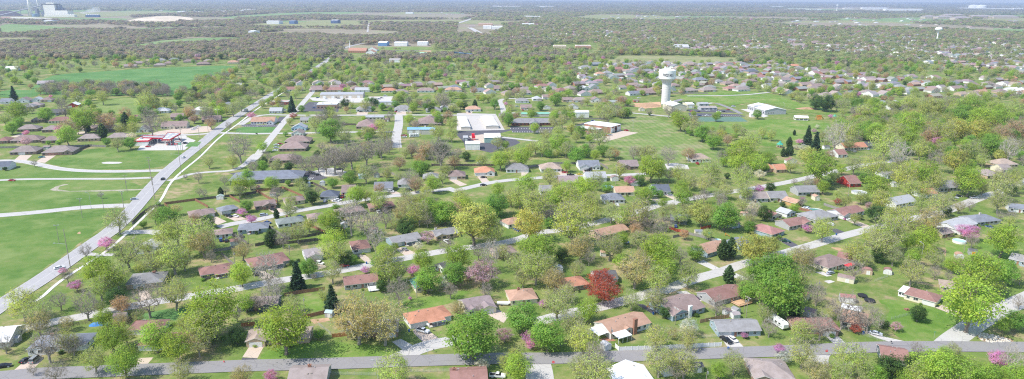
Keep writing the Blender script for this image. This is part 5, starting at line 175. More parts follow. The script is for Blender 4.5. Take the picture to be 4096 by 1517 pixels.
flat('tower', (.66, .65, .63), .7, .2, .04, .3); flat('towerband', (.52, .51, .50), .8, .1, .03); flat('towercone', (.52, .54, .56), .7, .2, .05)
flat('tanwall2', (.80, .77, .70), .8, .1, .04, .05); flat('coal2', (.10, .085, .10), .9, .1, .2, .05); flat('metalg2', (.26, .28, .33), .6, .3, .1, .05); flat('redp2', (.5, .12, .12)); flat('bluetank', (.20, .30, .42)); flat('bluedark', (.07, .12, .26))
flat('watergreen', (.10, .28, .22), .1, .5, .1); flat('waterpale', (.38, .62, .72), .1, .5, .1)
m, nt, _, L = newmat('steam'); v = N(nt, 'ShaderNodeVolumePrincipled'); v.inputs['Color'].default_value = (1, 1, 1, 1); v.inputs['Density'].default_value = .02
o = N(nt, 'ShaderNodeOutputMaterial'); L.new(v.outputs[0], o.inputs['Volume']); MATS['steam'] = m
def leafmat(name, attr):
    m, nt, _, L = newmat(name)
    if attr: oc = N(nt, 'ShaderNodeAttribute', attribute_type='INSTANCER', attribute_name='tint').outputs['Color']
    else: oc = N(nt, 'ShaderNodeObjectInfo').outputs['Color']
    v = N(nt, 'ShaderNodeAttribute', attribute_name='v').outputs['Color']
    c = mix(nt, 1., oc, v, 'MULTIPLY')
    d = N(nt, 'ShaderNodeBsdfDiffuse'); t = N(nt, 'ShaderNodeBsdfTranslucent'); a = N(nt, 'ShaderNodeMixShader'); a.inputs[0].default_value = .55
    L.new(c, d.inputs['Color']); L.new(mix(nt, 1., c, (1.15, 1.15, .85), 'MULTIPLY'), t.inputs['Color'])
    L.new(d.outputs[0], a.inputs[1]); L.new(t.outputs[0], a.inputs[2])
    o = N(nt, 'ShaderNodeOutputMaterial'); L.new(a.outputs[0], o.inputs['Surface']); MATS[name] = m
leafmat('leaf', False); leafmat('leaf_far', True)
flat('bark', (.24, .20, .165), .95, .05, .25, 2.); flat('bark_pale', (.44, .40, .35), .8, .1, .25, 1.2); flat('bark_grey', (.32, .285, .245), .95, .05, .2, 2.)
m, nt, _, L = newmat('roof_far')
L_ = N(nt, 'ShaderNodeAttribute', attribute_type='INSTANCER', attribute_name='tint').outputs['Color']
finish(nt, L_, .9, .1); MATS['roof_far'] = m
# ============================================================ mesh helper
class MB:
    def __init__(s): s.v = []; s.f = []; s.m = []
    def quad(s, a, b, c, d, mi=0):
        n = len(s.v); s.v += [a, b, c, d]; s.f.append((n, n+1, n+2, n+3)); s.m.append(mi)
    def poly(s, pts, mi=0):
        n = len(s.v); s.v += list(pts); s.f.append(tuple(range(n, n+len(pts)))); s.m.append(mi)
    def box(s, x0, x1, y0, y1, z0, z1, mi=0, bottom=True):
        n = len(s.v)
        s.v += [(x0, y0, z0), (x1, y0, z0), (x1, y1, z0), (x0, y1, z0), (x0, y0, z1), (x1, y0, z1), (x1, y1, z1), (x0, y1, z1)]
        fs = [(0, 1, 5, 4), (1, 2, 6, 5), (2, 3, 7, 6), (3, 0, 4, 7), (4, 5, 6, 7)] + ([(3, 2, 1, 0)] if bottom else [])
        for f in fs: s.f.append(tuple(n+i for i in f)); s.m.append(mi)
    def cyl(s, x, y, z0, z1, r0, r1=None, n=12, mi=0, cap=True):
        r1 = r0 if r1 is None else r1; k = len(s.v)
        for z, r in ((z0, r0), (z1, r1)):
            for i in range(n): s.v.append((x+r*cos(2*pi*i/n), y+r*sin(2*pi*i/n), z))
        for i in range(n):
            j = (i+1) % n; s.f.append((k+i, k+j, k+n+j, k+n+i)); s.m.append(mi)
        if cap:
            s.f.append(tuple(k+n+i for i in range(n))); s.m.append(mi); s.f.append(tuple(k+n-1-i for i in range(n))); s.m.append(mi)
    def lathe(s, prof, n=24, mi=0):
        k = len(s.v)
        for r, z in prof:
            for i in range(n): s.v.append((r*cos(2*pi*i/n), r*sin(2*pi*i/n), z))
        for q in range(len(prof)-1):
            for i in range(n):
                j = (i+1) % n; a = k+q*n; s.f.append((a+i, a+j, a+n+j, a+n+i)); s.m.append(mi)
    def tube(s, p, q, r0, r1, n=4, mi=0):
        p = np.array(p, float); q = np.array(q, float); d = q-p; L = np.linalg.norm(d)
        if L < 1e-6: return
        d /= L; u = np.cross(d, (0, 0, 1) if abs(d[2]) < .9 else (1, 0, 0)); u /= np.linalg.norm(u); w = np.cross(d, u); k = len(s.v)
        for c, r in ((p, r0), (q, r1)):
            for i in range(n):
                a = 2*pi*i/n; s.v.append(tuple(c+r*(u*cos(a)+w*sin(a))))
        for i in range(n):
            j = (i+1) % n; s.f.append((k+i, k+j, k+n+j, k+n+i)); s.m.append(mi)
    def mesh(s, name, mats, smooth=False):
        me = bpy.data.meshes.new(name); me.from_pydata(s.v, [], s.f)
        for m in mats: me.materials.append(MATS[m])
        me.polygons.foreach_set('material_index', s.m)
        if smooth: me.polygons.foreach_set('use_smooth', [True]*len(s.f))
        me.update(); return me
def link(name, me, parent=None, loc=(0, 0, 0), rz=0, color=None, scale=None):
    o = bpy.data.objects.new(name, me); COL.objects.link(o)
    o.location = loc
    if rz: o.rotation_euler = (0, 0, rz)
    if color: o.color = (*color, 1)
    if scale: o.scale = scale
    if parent: o.parent = parent
    return o
def thing(name, label, cat, loc=(0, 0, 0), rz=0, group=None, me=None):
    o = link(name, me, None, loc, rz)
    o['label'] = label[0].lower()+label[1:]; o['category'] = cat
    if group: o['group'] = group
    return o
def struct(o, kind='structure'): o['kind'] = kind; return o
# ============================================================ ground, roads
g = MB(); E = 26000
g.quad((-E, -600, 0), (E, -600, 0), (E, 29000, 0), (-E, 29000, 0)); struct(link('ground', g.mesh('ground', ['gbase'])))
# wooded land far away
g = MB(); g.poly([(-9000, 1620, .05), (-640, 1620, .05), (-200, 1900, .05), (150, 2300, .05), (1100, 2350, .05), (2400, 2500, .05), (9000, 2600, .05), (25000, 8000, .3), (25000, 28900, .3), (-25000, 28900, .3), (-25000, 6000, .3)])
struct(link('woodland_floor', g.mesh('wf', ['woodfloor'])))
def ribbon(pts, w):
    P = [np.array(p) for p in pts]
    # resample with rounding
    for _ in range(2):
        Q = [P[0]]
        for a, b in zip(P[:-1], P[1:]): Q += [a*.75+b*.25, a*.25+b*.75]
        Q.append(P[-1]); P = Q
    Lf, Rt = [], []
    for i, p in enumerate(P):
        a = P[max(i-1, 0)]; b = P[min(i+1, len(P)-1)]; d = b-a; d = d/(np.linalg.norm(d)+1e-9); n = np.array((-d[1], d[0]))
        Lf.append(p+n*w/2); Rt.append(p-n*w/2)
    return P, Lf, Rt
rz_ = 0
def lay(P): return .010 + P
ZR = .024
for i, (n, mt, w, pts) in enumerate(ROADS):
    P, Lf, Rt = ribbon(pts, w); far = pts[0][1] > 900
    z = (1.1 if pts[0][1] > 2000 else .26 if far else ZR)+i*.004 + (.17 if n in ('main_road', 'asphalt_street') else 0)
    b = MB()
    for j in range(len(P)-1): b.quad((*Rt[j], z), (*Rt[j+1], z), (*Lf[j+1], z), (*Lf[j], z))
    struct(link(n, b.mesh(n, [mt])))
    if n == 'main_road' or n == 'asphalt_street':
        # edge lines
        b = MB(); zz = z+.006
        for off, ww in ((w/2-.5, .14), (-(w/2-.5), .14), (.16, .12), (-.16, .12)):
            if n == 'asphalt_street' and abs(off) < 1: continue
            for j in range(len(P)-1):
                d = P[j+1]-P[j]; L = np.linalg.norm(d)
                if L < .3: continue
                nn = np.array((-d[1], d[0]))/L
                a0, a1 = P[j]+nn*(off-ww/2), P[j]+nn*(off+ww/2); b0, b1 = P[j+1]+nn*(off-ww/2), P[j+1]+nn*(off+ww/2)
                b.quad((*a0, zz), (*b0, zz), (*b1, zz), (*a1, zz))
        if n == 'main_road': struct(link('road_markings', b.mesh('rm', ['markf'])))
# pavement beside the main road (raised kerb)
for n, mt, w, pts in ROADS:
    if n == 'main_road':
        P, Lf, Rt = ribbon(pts[2:], w); side = Rt; b = MB()
        offs = []
        for i, p in enumerate(P):
            a = P[max(i-1, 0)]; c = P[min(i+1, len(P)-1)]; d = (c-a)/np.linalg.norm(c-a); nn = np.array((d[1], -d[0]))
            q = w/2+5.2+1.2*sin(i*.5); offs.append((p+nn*q, p+nn*(q+1.7)))
        for (a0, a1), (b0, b1) in zip(offs[:-1], offs[1:]):
            if a0[1] > 1150: break
            z = .13; b.quad((*a1, z), (*b1, z), (*b0, z), (*a0, z)); b.quad((*a0, z), (*b0, z), (*b0, 0), (*a0, 0)); b.quad((*b1, z), (*a1, z), (*a1, 0), (*b1, 0))
        struct(link('sidewalk', b.mesh('sw', ['white'])))
    elif n == 'field_road' and w >= 7:
        P, Lf, Rt = ribbon(pts, w); b = MB()
        for S in (Lf, Rt):
            for j in range(len(P)-1):
                p, q = S[j], S[j+1]; d = q-p; L = np.linalg.norm(d)
                if L < .3: continue
                nn = np.array((-d[1], d[0]))/L*.18
                b.quad((*(p-nn), .12), (*(q-nn), .12), (*(q+nn), .12), (*(p+nn), .12)); b.quad((*(p-nn), 0), (*(q-nn), 0), (*(q-nn), .12), (*(p-nn), .12))
        struct(link('kerb', b.mesh('kerb', ['kerb'])))
cnt = 0
for n, mt, layer, pts in POLYS:
    cnt += 1
    if len(pts) < 3: continue
    far = pts[0][1] > 900; z = ((.9 if pts[0][1] > 2000 else .1)+cnt*.001 if far else {1: .004, 2: .012, 3: .018, 4: .2}[layer]+cnt*.00003)
    soft = layer == 1 and not far
    P = [np.array(p) for p in pts]
    if layer == 1 or n in ('dirt_patch', 'bare_patch'):
        for _ in range(2):
            Q = []
            for a, b_ in zip(P, P[1:]+P[:1]): Q += [a*.75+b_*.25, a*.25+b_*.75]
            P = Q
        # uneven natural edges
        Q = []
        for a, b_ in zip(P, P[1:]+P[:1]):
            L = np.linalg.norm(b_-a); k = max(1, min(12, int(L/6)))
            for t in range(k):
                p = a+(b_-a)*t/k; am = .6 if layer == 1 else .3
                Q.append(p+np.array((sin(p[0]*1.7+p[1]*.6), cos(p[1]*1.3-p[0]*.5)))*am)
        P = Q
    ar = sum(P[i][0]*P[(i+1) % len(P)][1]-P[(i+1) % len(P)][0]*P[i][1] for i in range(len(P)))
    if ar < 0: P = P[::-1]
    b = MB(); b.poly([(*p, z) for p in P])
    if layer == 4:
        for a, c in zip(P, P[1:]+P[:1]): b.quad((*a, 0), (*c, 0), (*c, z), (*a, z))
    struct(link(n, b.mesh(n, [mt])))
    if n == 'striped': pass
# parking stripes
def stripes(name, a, b_, n, ln, w=.14, z=.04):
    a = np.array(a, float); b_ = np.array(b_, float); d = (b_-a)/n; u = d/np.linalg.norm(d); v = np.array((-u[1], u[0])); m = MB()
    for i in range(n+1):
        p = a+d*i; m.quad((*(p-u*w), z), (*(p+u*w), z), (*(p+u*w+v*ln), z), (*(p-u*w+v*ln), z))
    return struct(link(name, m.mesh(name, ['markw'])))
stripes('parking_stripes', (-266.0, 701.3), (-242.5, 700.6), 12, 5)
stripes('parking_stripes', (-289.0, 700.2), (-265.0, 698.4), 12, 5)
stripes('parking_stripes', (-1.7, 692.6), (40.3, 694.3), 15, 5)
stripes('parking_stripes', (0.3, 674.8), (37.2, 674.9), 15, 5)
stripes('parking_stripes', (-157.8, 488.5), (-148.2, 488.4), 8, 5)
stripes('parking_stripes', (205.6, 780.0), (262.4, 778.3), 24, 5)

# ============================================================ roofs and houses
RCOL = {'br': (.285, .215, .20), 'rb': (.29, .165, .145), 'tg': (.31, .26, .245), 'tn': (.38, .30, .25), 'gy': (.27, .265, .27), 'bg': (.22, .235, .27), 'mg': (.30, .24, .24),
 'or': (.50, .245, .16), 'sa': (.46, .29, .21), 'sr': (.34, .18, .165), 'lg': (.43, .435, .45), 'wh': (.83, .83, .83), 'db': (.125, .14, .175), 'dg': (.12, .12, .125), 'gg': (.24, .27, .255), 'lb': (.36, .32, .33), 'gn': (.10, .25, .19), 'gn2': (.38, .47, .42), 'bl2': (.42, .52, .58)}
WCOL = {'w': (.70, .70, .69), 'c': (.68, .62, .48), 't': (.50, .38, .27), 'b': (.30, .215, .17), 'g': (.40, .40, .40), 's': (.33, .41, .47), 'n': (.10, .13, .15), 'o': (.55, .34, .16), 'r': (.45, .05, .04), 'bl': (.40, .55, .68), 'ol': (.36, .37, .22), 'rb': (.42, .15, .1)}
def gable(b, x0, x1, y0, y1, z, rise, ax, t=.16, ov=.45):
    """closed roof slab; ridge along ax"""
    def q(u, v, w): return (u, v, w) if ax == 'x' else (v, u, w)
    if ax == 'x': u0, u1, v0, v1 = x0-ov*.7, x1+ov*.7, y0, y1
    else: u0, u1, v0, v1 = y0-ov*.7, y1+ov*.7, x0, x1
    vm = (v0+v1)/2; s = rise/((v1-v0)/2); a0, a1 = v0-ov, v1+ov; zl = z-ov*s
    O = [(a0, zl+t), (vm, z+rise+t), (a1, zl+t)]; I = [(a0, zl), (vm, z+rise), (a1, zl)]
    for u in ((u0, u1),):
        for i in (0, 1):
            b.quad(q(u0, *O[i]), q(u1, *O[i]), q(u1, *O[i+1]), q(u0, *O[i+1]), 0)
            b.quad(q(u0, *I[i+1]), q(u1, *I[i+1]), q(u1, *I[i]), q(u0, *I[i]), 1)
            for uu in (u0, u1): b.quad(q(uu, *I[i]), q(uu, *O[i]), q(uu, *O[i+1]), q(uu, *I[i+1]), 1)
        for k in (0, 2): b.quad(q(u0, *I[k]), q(u1, *I[k]), q(u1, *O[k]), q(u0, *O[k]), 1)
def hip(b, x0, x1, y0, y1, z, slope, t=.16, ov=.45):
    X0, X1, Y0, Y1 = x0-ov, x1+ov, y0-ov, y1+ov; w = X1-X0; d = Y1-Y0; zl = z-ov*slope+t
    if w >= d: h = slope*d/2; r0 = (X0+d/2*.96, (Y0+Y1)/2, zl+h); r1 = (X1-d/2*.96, (Y0+Y1)/2, zl+h)
    else: h = slope*w/2; r0 = ((X0+X1)/2, Y0+w/2*.96, zl+h); r1 = ((X0+X1)/2, Y1-w/2*.96, zl+h)
    A, B_, C_, D_ = (X0, Y0, zl), (X1, Y0, zl), (X1, Y1, zl), (X0, Y1, zl)
    if w >= d: fs = [(A, B_, r1, r0), (B_, C_, r1), (C_, D_, r0, r1), (D_, A, r0)]
    else: fs = [(A, B_, r0), (B_, C_, r1, r0), (C_, D_, r1), (D_, A, r0, r1)]
    for f in fs: b.poly(f, 0)
    lo = [(p[0], p[1], zl-t) for p in (A, B_, C_, D_)]; up = [A, B_, C_, D_]
    for i in range(4): j = (i+1) % 4; b.quad(lo[i], lo[j], up[j], up[i], 1)
    b.quad(*lo[::-1], 1); return h
WIN = {}
def winmesh(w, h, frame=True):
    k = (w, h)
    if k not in WIN:
        b = MB()
        for x0, x1, z0, z1 in ((-w/2-.1, w/2+.1, h, h+.1), (-w/2-.1, w/2+.1, -.1, 0), (-w/2-.1, -w/2, 0, h), (w/2, w/2+.1, 0, h), (-.04, .04, 0, h)): b.box(x0, x1, -.07, 0, z0, z1, 0)
        p = MB(); p.box(-w/2, w/2, -.04, 0, 0, h, 0)
        WIN[k] = (b.mesh('window', ['trim']), p.mesh('pane', ['glass']))
    return WIN[k]
def window(par, x, y, z, rz, w=1.5, h=1.15, det=True):
    f, p = winmesh(w, h)
    if det:
        o = link('window', f, par, (x, y, z), rz); link('pane', p, o)
    else: link('window', p, par, (x, y, z), rz)
GD = {}
def garage(par, x, y, w, h=2.15, mat='garage', dark=False):
    k = (round(w, 1), mat)
    if k not in GD:
        b = MB(); b.box(-w/2, w/2, -.05, 0, .02, h, 0)
        for i in range(1, 4): b.box(-w/2+.05, w/2-.05, -.06, -.05, h*i/4-.02, h*i/4+.02, 1)
        GD[k] = b.mesh('garage_door', [mat, 'trim'])
    link('garage_door', GD[k], par, (x, y, 0))
DOOR = MB(); DOOR.box(-.48, .48, -.05, 0, .02, 2.1, 0); DOOR.box(-.6, .6, -.04, 0, 2.1, 2.22, 1); DM = None
def prism_walls(b, x0, x1, y0, y1, hw, rise, ax):
    b.box(x0, x1, y0, y1, 0, hw, 0, False) if False else None
    b.quad((x0, y0, 0), (x1, y0, 0), (x1, y0, hw), (x0, y0, hw)); b.quad((x1, y1, 0), (x0, y1, 0), (x0, y1, hw), (x1, y1, hw))
    b.quad((x1, y0, 0), (x1, y1, 0), (x1, y1, hw), (x1, y0, hw)); b.quad((x0, y1, 0), (x0, y0, 0), (x0, y0, hw), (x0, y1, hw))
    if rise > 0:
        if ax == 'x':
            for x in (x0, x1): b.poly([(x, y0, hw), (x, y1, hw), (x, (y0+y1)/2, hw+rise)])
        else:
            for y in (y0, y1): b.poly([(x0, y, hw), (x1, y, hw), ((x0+x1)/2, y, hw+rise)])
VENT = MB(); VENT.cyl(0, 0, -.3, .45, .09, n=6); VENT.cyl(0, 0, .35, .5, .16, n=6)
VENT = VENT.mesh('vent', ['metalg'])
BVENT = MB(); BVENT.box(-.22, .22, -.22, .22, -.2, .3); BVENT = BVENT.mesh('vent', ['polewood'])
def tall(Y): return Y > 760
def house(i, rec):
    x, y, a, L, d, ty, rc, wc, opts, label = rec
    near = y < 345; mid = y < 520
    rnd = random.Random(i*13+5)
    apt = L > 30
    hw = 2.55 if not apt else 6
    slope = {'hip': .37, 'gable': .37, 'gx': .4}[ty]
    if y > 430: slope = .5; hw = hw if apt else 2.8; d += 1.5
    op = {}
    for t in opts.split():
        op.setdefault(t[0], []).append([float(q) for q in t[1:].split(':') if q])
    nm = 'house' if not apt else 'apartment_block'
    if rc == 'wh' and y < 250: nm = 'metal_roofed_building'
    r = thing(nm, label, 'house' if not apt else 'apartment block', (x, y, 0), a, 'houses of the suburb')
    x0, x1, y0, y1 = -L/2, L/2, -d/2, d/2
    ax = 'y' if ty == 'gx' else 'x'
    span = L if ax == 'y' else d
    rise = 0 if ty == 'hip' else slope*span/2
    wb = MB(); rb = MB(); wallmat = 'siding'
    prism_walls(wb, x0, x1, y0, y1, hw, rise, ax)
    if ty == 'hip': hip(rb, x0, x1, y0, y1, hw, slope)
    else: gable(rb, x0, x1, y0, y1, hw, rise, ax)
    wings = []
    for k, wv in enumerate(op.get('W', [])):
        pos, w, p = wv
        cx = max(x0+w/2+.07, min(x1-w/2-.07, x0+pos*L))
        if p < .05: p = .05
        yy = y0-p; rs = slope*w/2 if ty != 'hip' else slope*w/2
        rs = min(rs, (rise if rise > 0 else slope*d/2)-.1)
        wings.append((cx, w, p)); back = y0+rs/slope
        prism_walls(wb, cx-w/2, cx+w/2, yy, y0+.4, hw, 0, 'y')
        wb.poly([(cx-w/2, yy, hw), (cx+w/2, yy, hw), (cx, yy, hw+rs)])
        if ty == 'hip' and p > 1.2 and False: pass
        gable(rb, cx-w/2, cx+w/2, yy, max(back, y0+1.), hw+.035+k*.01, rs, 'y')
    link('wall', wb.mesh('wall', [wallmat]), r, color=WCOL[wc])
    rj = rnd.uniform(.9, 1.1)
    roof = link('roof', rb.mesh('roof', ['ribbed' if rc in ('wh', 'gn') or (rc == 'lg' and y > 400) else 'shingle', 'trim']), r, color=[min(c*rj, .9) for c in RCOL[rc]])
    def front_at(px):
        for cx, w, p in wings:
            if abs(px-cx) < w/2: return y0-p
        return y0
    used = []
    for gv in op.get('G', []):
        gx_ = x0+gv[0]*L; w = 4.9 if L > 10 else 2.8
        for cx, ww, p in wings:
            if abs(cx-gx_) < ww/2+.8: gx_ = cx; w = min(w, ww-.8)
        gx_ = max(x0+w/2+.3, min(x1-w/2-.3, gx_))
        garage(r, gx_, front_at(gx_), w, mat='bluep' if 'bright blue garage' in label else ('brick' if 'dark red garage' in label else 'garage')); used.append((gx_, w/2+.6))
        if 'two dark red' in label:
            garage(r, gx_-w-.5 if gx_ > 0 else gx_+w+.5, y0, w, mat='brick'); used.append((gx_+w+.5, w/2+.6))
    if mid or (y < 800):
        global DM
        if DM is None: DM = DOOR.mesh('door', ['brick', 'trim'])
        dx = x0+L*rnd.uniform(.4, .6)
        if all(abs(dx-u) > v+.5 for u, v in used):
            link('door', DM, r, (dx, front_at(dx), 0)); used.append((dx, .9))
        px = x0+1.5
        while px < x1-1.2:
            if all(abs(px-u) > v+.7 for u, v in used):
                window(r, px, front_at(px), .95, 0, rnd.choice((1.2, 1.8)) , 1.2, near); px += 3.1
            else: px += .8
        if near:
            for sx, rz in ((x0, -pi/2), (x1, pi/2)):
                for q in (-.22, .25): window(r, sx, d*q, 1.05, rz, 1.2, 1.0, True)
    elif y < 1200 or apt:
        for fl in range(2 if apt else 1):
            for q in range(int(L/5.5)):
                px = x0+2.7+q*5.5
                if all(abs(px-u) > v+.7 for u, v in used): window(r, px, front_at(px), 1+fl*2.8, 0, 1.8, 1.2, False)
        if y > 620 and not used and not apt: garage(r, x0+L*.22 if i % 2 else x1-L*.22, front_at(0) if 0 else y0-.08 if wings else y0, 4.4)
    # chimney
    def roofz(px, py):
        if ty == 'gable': return hw+slope*(d/2-abs(py))
        if ty == 'gx': return hw+slope*(L/2-abs(px))
        return hw+slope*min(d/2-abs(py), L/2-abs(px))
    for cv in op.get('C', []):
        px = x0+cv[0]*L; pale = 'pale chimney' in label or 'white chimney' in label or 'cream chimney' in label
        b = MB()
        if 'tall white' in label:
            b.box(-.8, .8, -.45, .45, -4, 1.9, 0); b.box(-.9, .9, -.55, .55, 1.9, 2.05, 0); link('chimney', b.mesh('chimney', ['whitep']), roof, (px+1, y0-.4, 3.2))
        else:
            b.box(-.55, .55, -.4, .4, -1.2, 1.1, 0); b.box(-.65, .65, -.5, .5, 1.1, 1.22, 0); b.cyl(0, 0, 1.2, 1.5, .16, n=6, mi=1)
            link('chimney', b.mesh('chimney', ['rock' if pale else 'brick', 'black']), roof, (px, .5, roofz(px, .5)))
    if mid or 'V' in op:
        for k in range(4 if near else 2):
            px = rnd.uniform(x0+2, x1-2); py = rnd.uniform(-d*.3, d*.3)
            link('vent', VENT if k % 2 else BVENT, roof, (px, py, roofz(px, py)+.15))
    for pv in op.get('P', []):
        px = x0+pv[0]*L; w = min(L*.4, 7)
        b = MB(); b.box(px-w/2, px+w/2, y0-2.2, y0-.02, 0, .16, 0); link('porch_floor', b.mesh('pf', ['conc2']), r)
        b = MB(); b.poly([(px-w/2-.2, y0-2.5, 2.35), (px+w/2+.2, y0-2.5, 2.35), (px+w/2+.2, y0+.1, 2.75), (px-w/2-.2, y0+.1, 2.75)]); b.box(px-w/2-.2, px+w/2+.2, y0-2.55, y0-2.45, 2.2, 2.36, 1)
        link('porch_roof', b.mesh('pr', ['shingle', 'trim']), r, color=RCOL[rc])
        for q in (0, .5, 1):
            b = MB(); b.box(-.08, .08, -.08, .08, .16, 2.3); link('post', b.mesh('post', ['trim']), r, (px-w/2+.1+(w-.2)*q, y0-2.3, 0))
    return r
HROOTS = [house(i, h) for i, h in enumerate(HOUSES)]
def find(sub):
    return [o for o in HROOTS if sub in o['label']][0]
# --- special additions
def addbox(par, name, mat, boxes, color=None):
    b = MB()
    for q in boxes: b.box(*q)
    return link(name, b.mesh(name, [mat]), par, color=color)
hs = find('two white patio covers')
def cover(par, x0, x1, y0, y1, zt, zb):
    b = MB(); b.poly([(x0, y0, zb), (x1, y0, zb), (x1, y1, zt), (x0, y1, zt)]); b.poly([(x0, y1, zt-.12), (x1, y1, zt-.12), (x1, y0, zb-.12), (x0, y0, zb-.12)]); b.box(x0, x1, y0-.06, y0+.06, zb-.25, zb+.03)
    link('patio_cover', b.mesh('cover', ['whitep']), par)
    for q in (0, .33, .66, 1):
        c = MB(); c.box(-.08, .08, -.08, .08, 0, zb-.15); link('post', c.mesh('post', ['trim']), par, (x0+.12+(x1-x0-.24)*q, y0+.15, 0))
cover(hs, -9.8, -3.2, -10.2, -5.75, 2.9, 2.5)
b = MB(); b.poly([(-15.2, -4.5, 2.4), (-10.6, -4.5, 2.8), (-10.6, 2.6, 2.8), (-15.2, 2.6, 2.4)]); link('patio_cover', b.mesh('cover2', ['whitep']), hs)
for yy in (-4.3, -1, 2.4): c = MB(); c.box(-.08, .08, -.08, .08, 0, 2.35); link('post', c.mesh('post', ['trim']), hs, (-15, yy, 0))
b = MB(); b.box(-.8, .8, -.5, .5, 0, 6.6, 0); b.box(-.95, .95, -.65, .65, 6.6, 6.8, 0); link('chimney', b.mesh('chimney', ['brick']), hs, (1.2, -6.45, 0))
hb = find('burnt') if any('burnt' in o['label'] for o in HROOTS) else find('fire-blackened')
b = MB(); random.seed(3)
pts = [(cos(k/11*2*pi)*random.uniform(2., 3.6), sin(k/11*2*pi)*random.uniform(1.1, 1.9)) for k in range(11)]
b.poly([(-1+p[0], -2.8+p[1], 2.55+.36*(6+(-2.8+p[1]))+.22) for p in pts]); link('roof_hole', b.mesh('roof_hole', ['burnt']), hb)
hd = find('white timber deck at its back')
def deck(par, x, y, w, d, mat, z=.7):
    b = MB(); b.box(x-w/2, x+w/2, y-d/2, y+d/2, z-.15, z); link('deck', b.mesh('deck', [mat]), par)
    b = MB()
    for q in range(int(w/.5)+1):
        for yy in (y-d/2+.05,): b.box(x-w/2+q*.5-.04, x-w/2+q*.5+.04, yy-.04, yy+.04, z, z+.9)
    b.box(x-w/2, x+w/2, y-d/2, y-d/2+.1, z+.9, z+1); b.box(x-w/2, x-w/2+.1, y-d/2, y+d/2, z+.9, z+1); b.box(x+w/2-.1, x+w/2, y-d/2, y+d/2, z+.9, z+1)
    link('railing', b.mesh('railing', [mat]), par)
deck(hd, 5.5, -8.2, 6, 5.5, 'whitep'); deck(find('reddish deck'), 4, -8.5, 8, 5.5, 'sand', .6)
h3 = find('white sunroom')
b = MB(); b.box(-9.2, -6.3, -3, 5, 0, 2.3, 0); b.box(-9.5, -6.2, -3.3, 5.3, 2.3, 2.5, 0)
for k in range(5): b.box(-9.25, -9.2, -2.4+k*1.5, -1.3+k*1.5, .9, 2, 1); 
for k in range(2): b.box(-8.9+k*1.3, -7.9+k*1.3, -3.05, -3, .9, 2, 1)
link('sunroom', b.mesh('sunroom', ['whitep', 'glass']), h3)
b = MB(); gable(b, 2.5, 8.6, -1.6, 9.2, 2.57, 1.1, 'y'); wb = MB(); prism_walls(wb, 2.5, 8.6, -1.6, 9.2, 2.55, 0, 'y')
h4 = find('white carport behind it')
b = MB(); b.poly([(-6, 7.5, 2.5), (2, 7.5, 2.5), (2, 12, 2.9), (-6, 12, 2.9)]); link('carport_roof', b.mesh('cpr', ['whitep']), h4)
for xx in (-5.8, 1.8):
    for yy in (7.7, 11.8): c = MB(); c.box(-.07, .07, -.07, .07, 0, 2.5); link('post', c.mesh('post', ['trim']), h4, (xx, yy, 0))
b = MB(); b.poly([(-3, -9.2, 2.3), (3, -9.2, 2.3), (3, -6.6, 2.6), (-3, -6.6, 2.6)]); hr = find('red canopy'); link('canopy', b.mesh('canopy', ['redp']), hr, (4.5, -.2, 0))
for xx in (1.7, 7.3): c = MB(); c.box(-.06, .06, -.06, .06, 0, 2.3); link('post', c.mesh('post', ['black']), hr, (xx, -9.2, 0))
# sheds
def shed(rec):
    x, y, a, L, d, ty, rc, wc, h, label = rec
    r = thing('garden_shed', label, 'shed', (x, y, 0), a, 'sheds and outbuildings')
    w = MB(); rf = MB(); x0, x1, y0, y1 = -L/2, L/2, -d/2, d/2
    if ty == 'arch':
        n = 8; prev = None; prism_walls(w, x0, x1, y0, y1, h*.75, 0, 'x')
        for y_ in (y0, y1): w.poly([(x0, y_, h*.75), (x1, y_, h*.75)]+[(L/2*cos(pi*k/n), y_, h*.75+h*.45*sin(pi*k/n)) for k in range(1, n)])
        for k in range(n):
            a0, a1 = pi*k/n, pi*(k+1)/n; R = L/2+.1
            rf.quad((R*cos(a0), y0-.1, h*.75+h*.5*sin(a0)), (R*cos(a0), y1+.1, h*.75+h*.5*sin(a0)), (R*cos(a1), y1+.1, h*.75+h*.5*sin(a1)), (R*cos(a1), y0-.1, h*.75+h*.5*sin(a1)))
    else:
        ax = 'y' if ty == 'gx' else 'x'; rise = .42*(L if ax == 'y' else d)/2
        prism_walls(w, x0, x1, y0, y1, h, rise, ax); gable(rf, x0, x1, y0, y1, h, rise, ax, .1, .2)
    link('wall', w.mesh('wall', ['siding']), r, color=WCOL[wc]); link('roof', rf.mesh('roof', ['ribbed' if rc in ('gn2', 'bl2', 'wh', 'lg') else 'shingle', 'trim']), r, color=RCOL[rc])
    b = MB(); q = min(.8, L*.2); b.box(-q, q, -.05, 0, .05, min(2, h-.15), 0); b.box(-.02, .02, -.06, -.05, .05, min(2, h-.15), 1)
    link('door', b.mesh('door', ['orangep' if 'orange door' in label else 'trim', 'black']), r, (L*.1, y0, 0))
for s in SHEDS: shed(s)
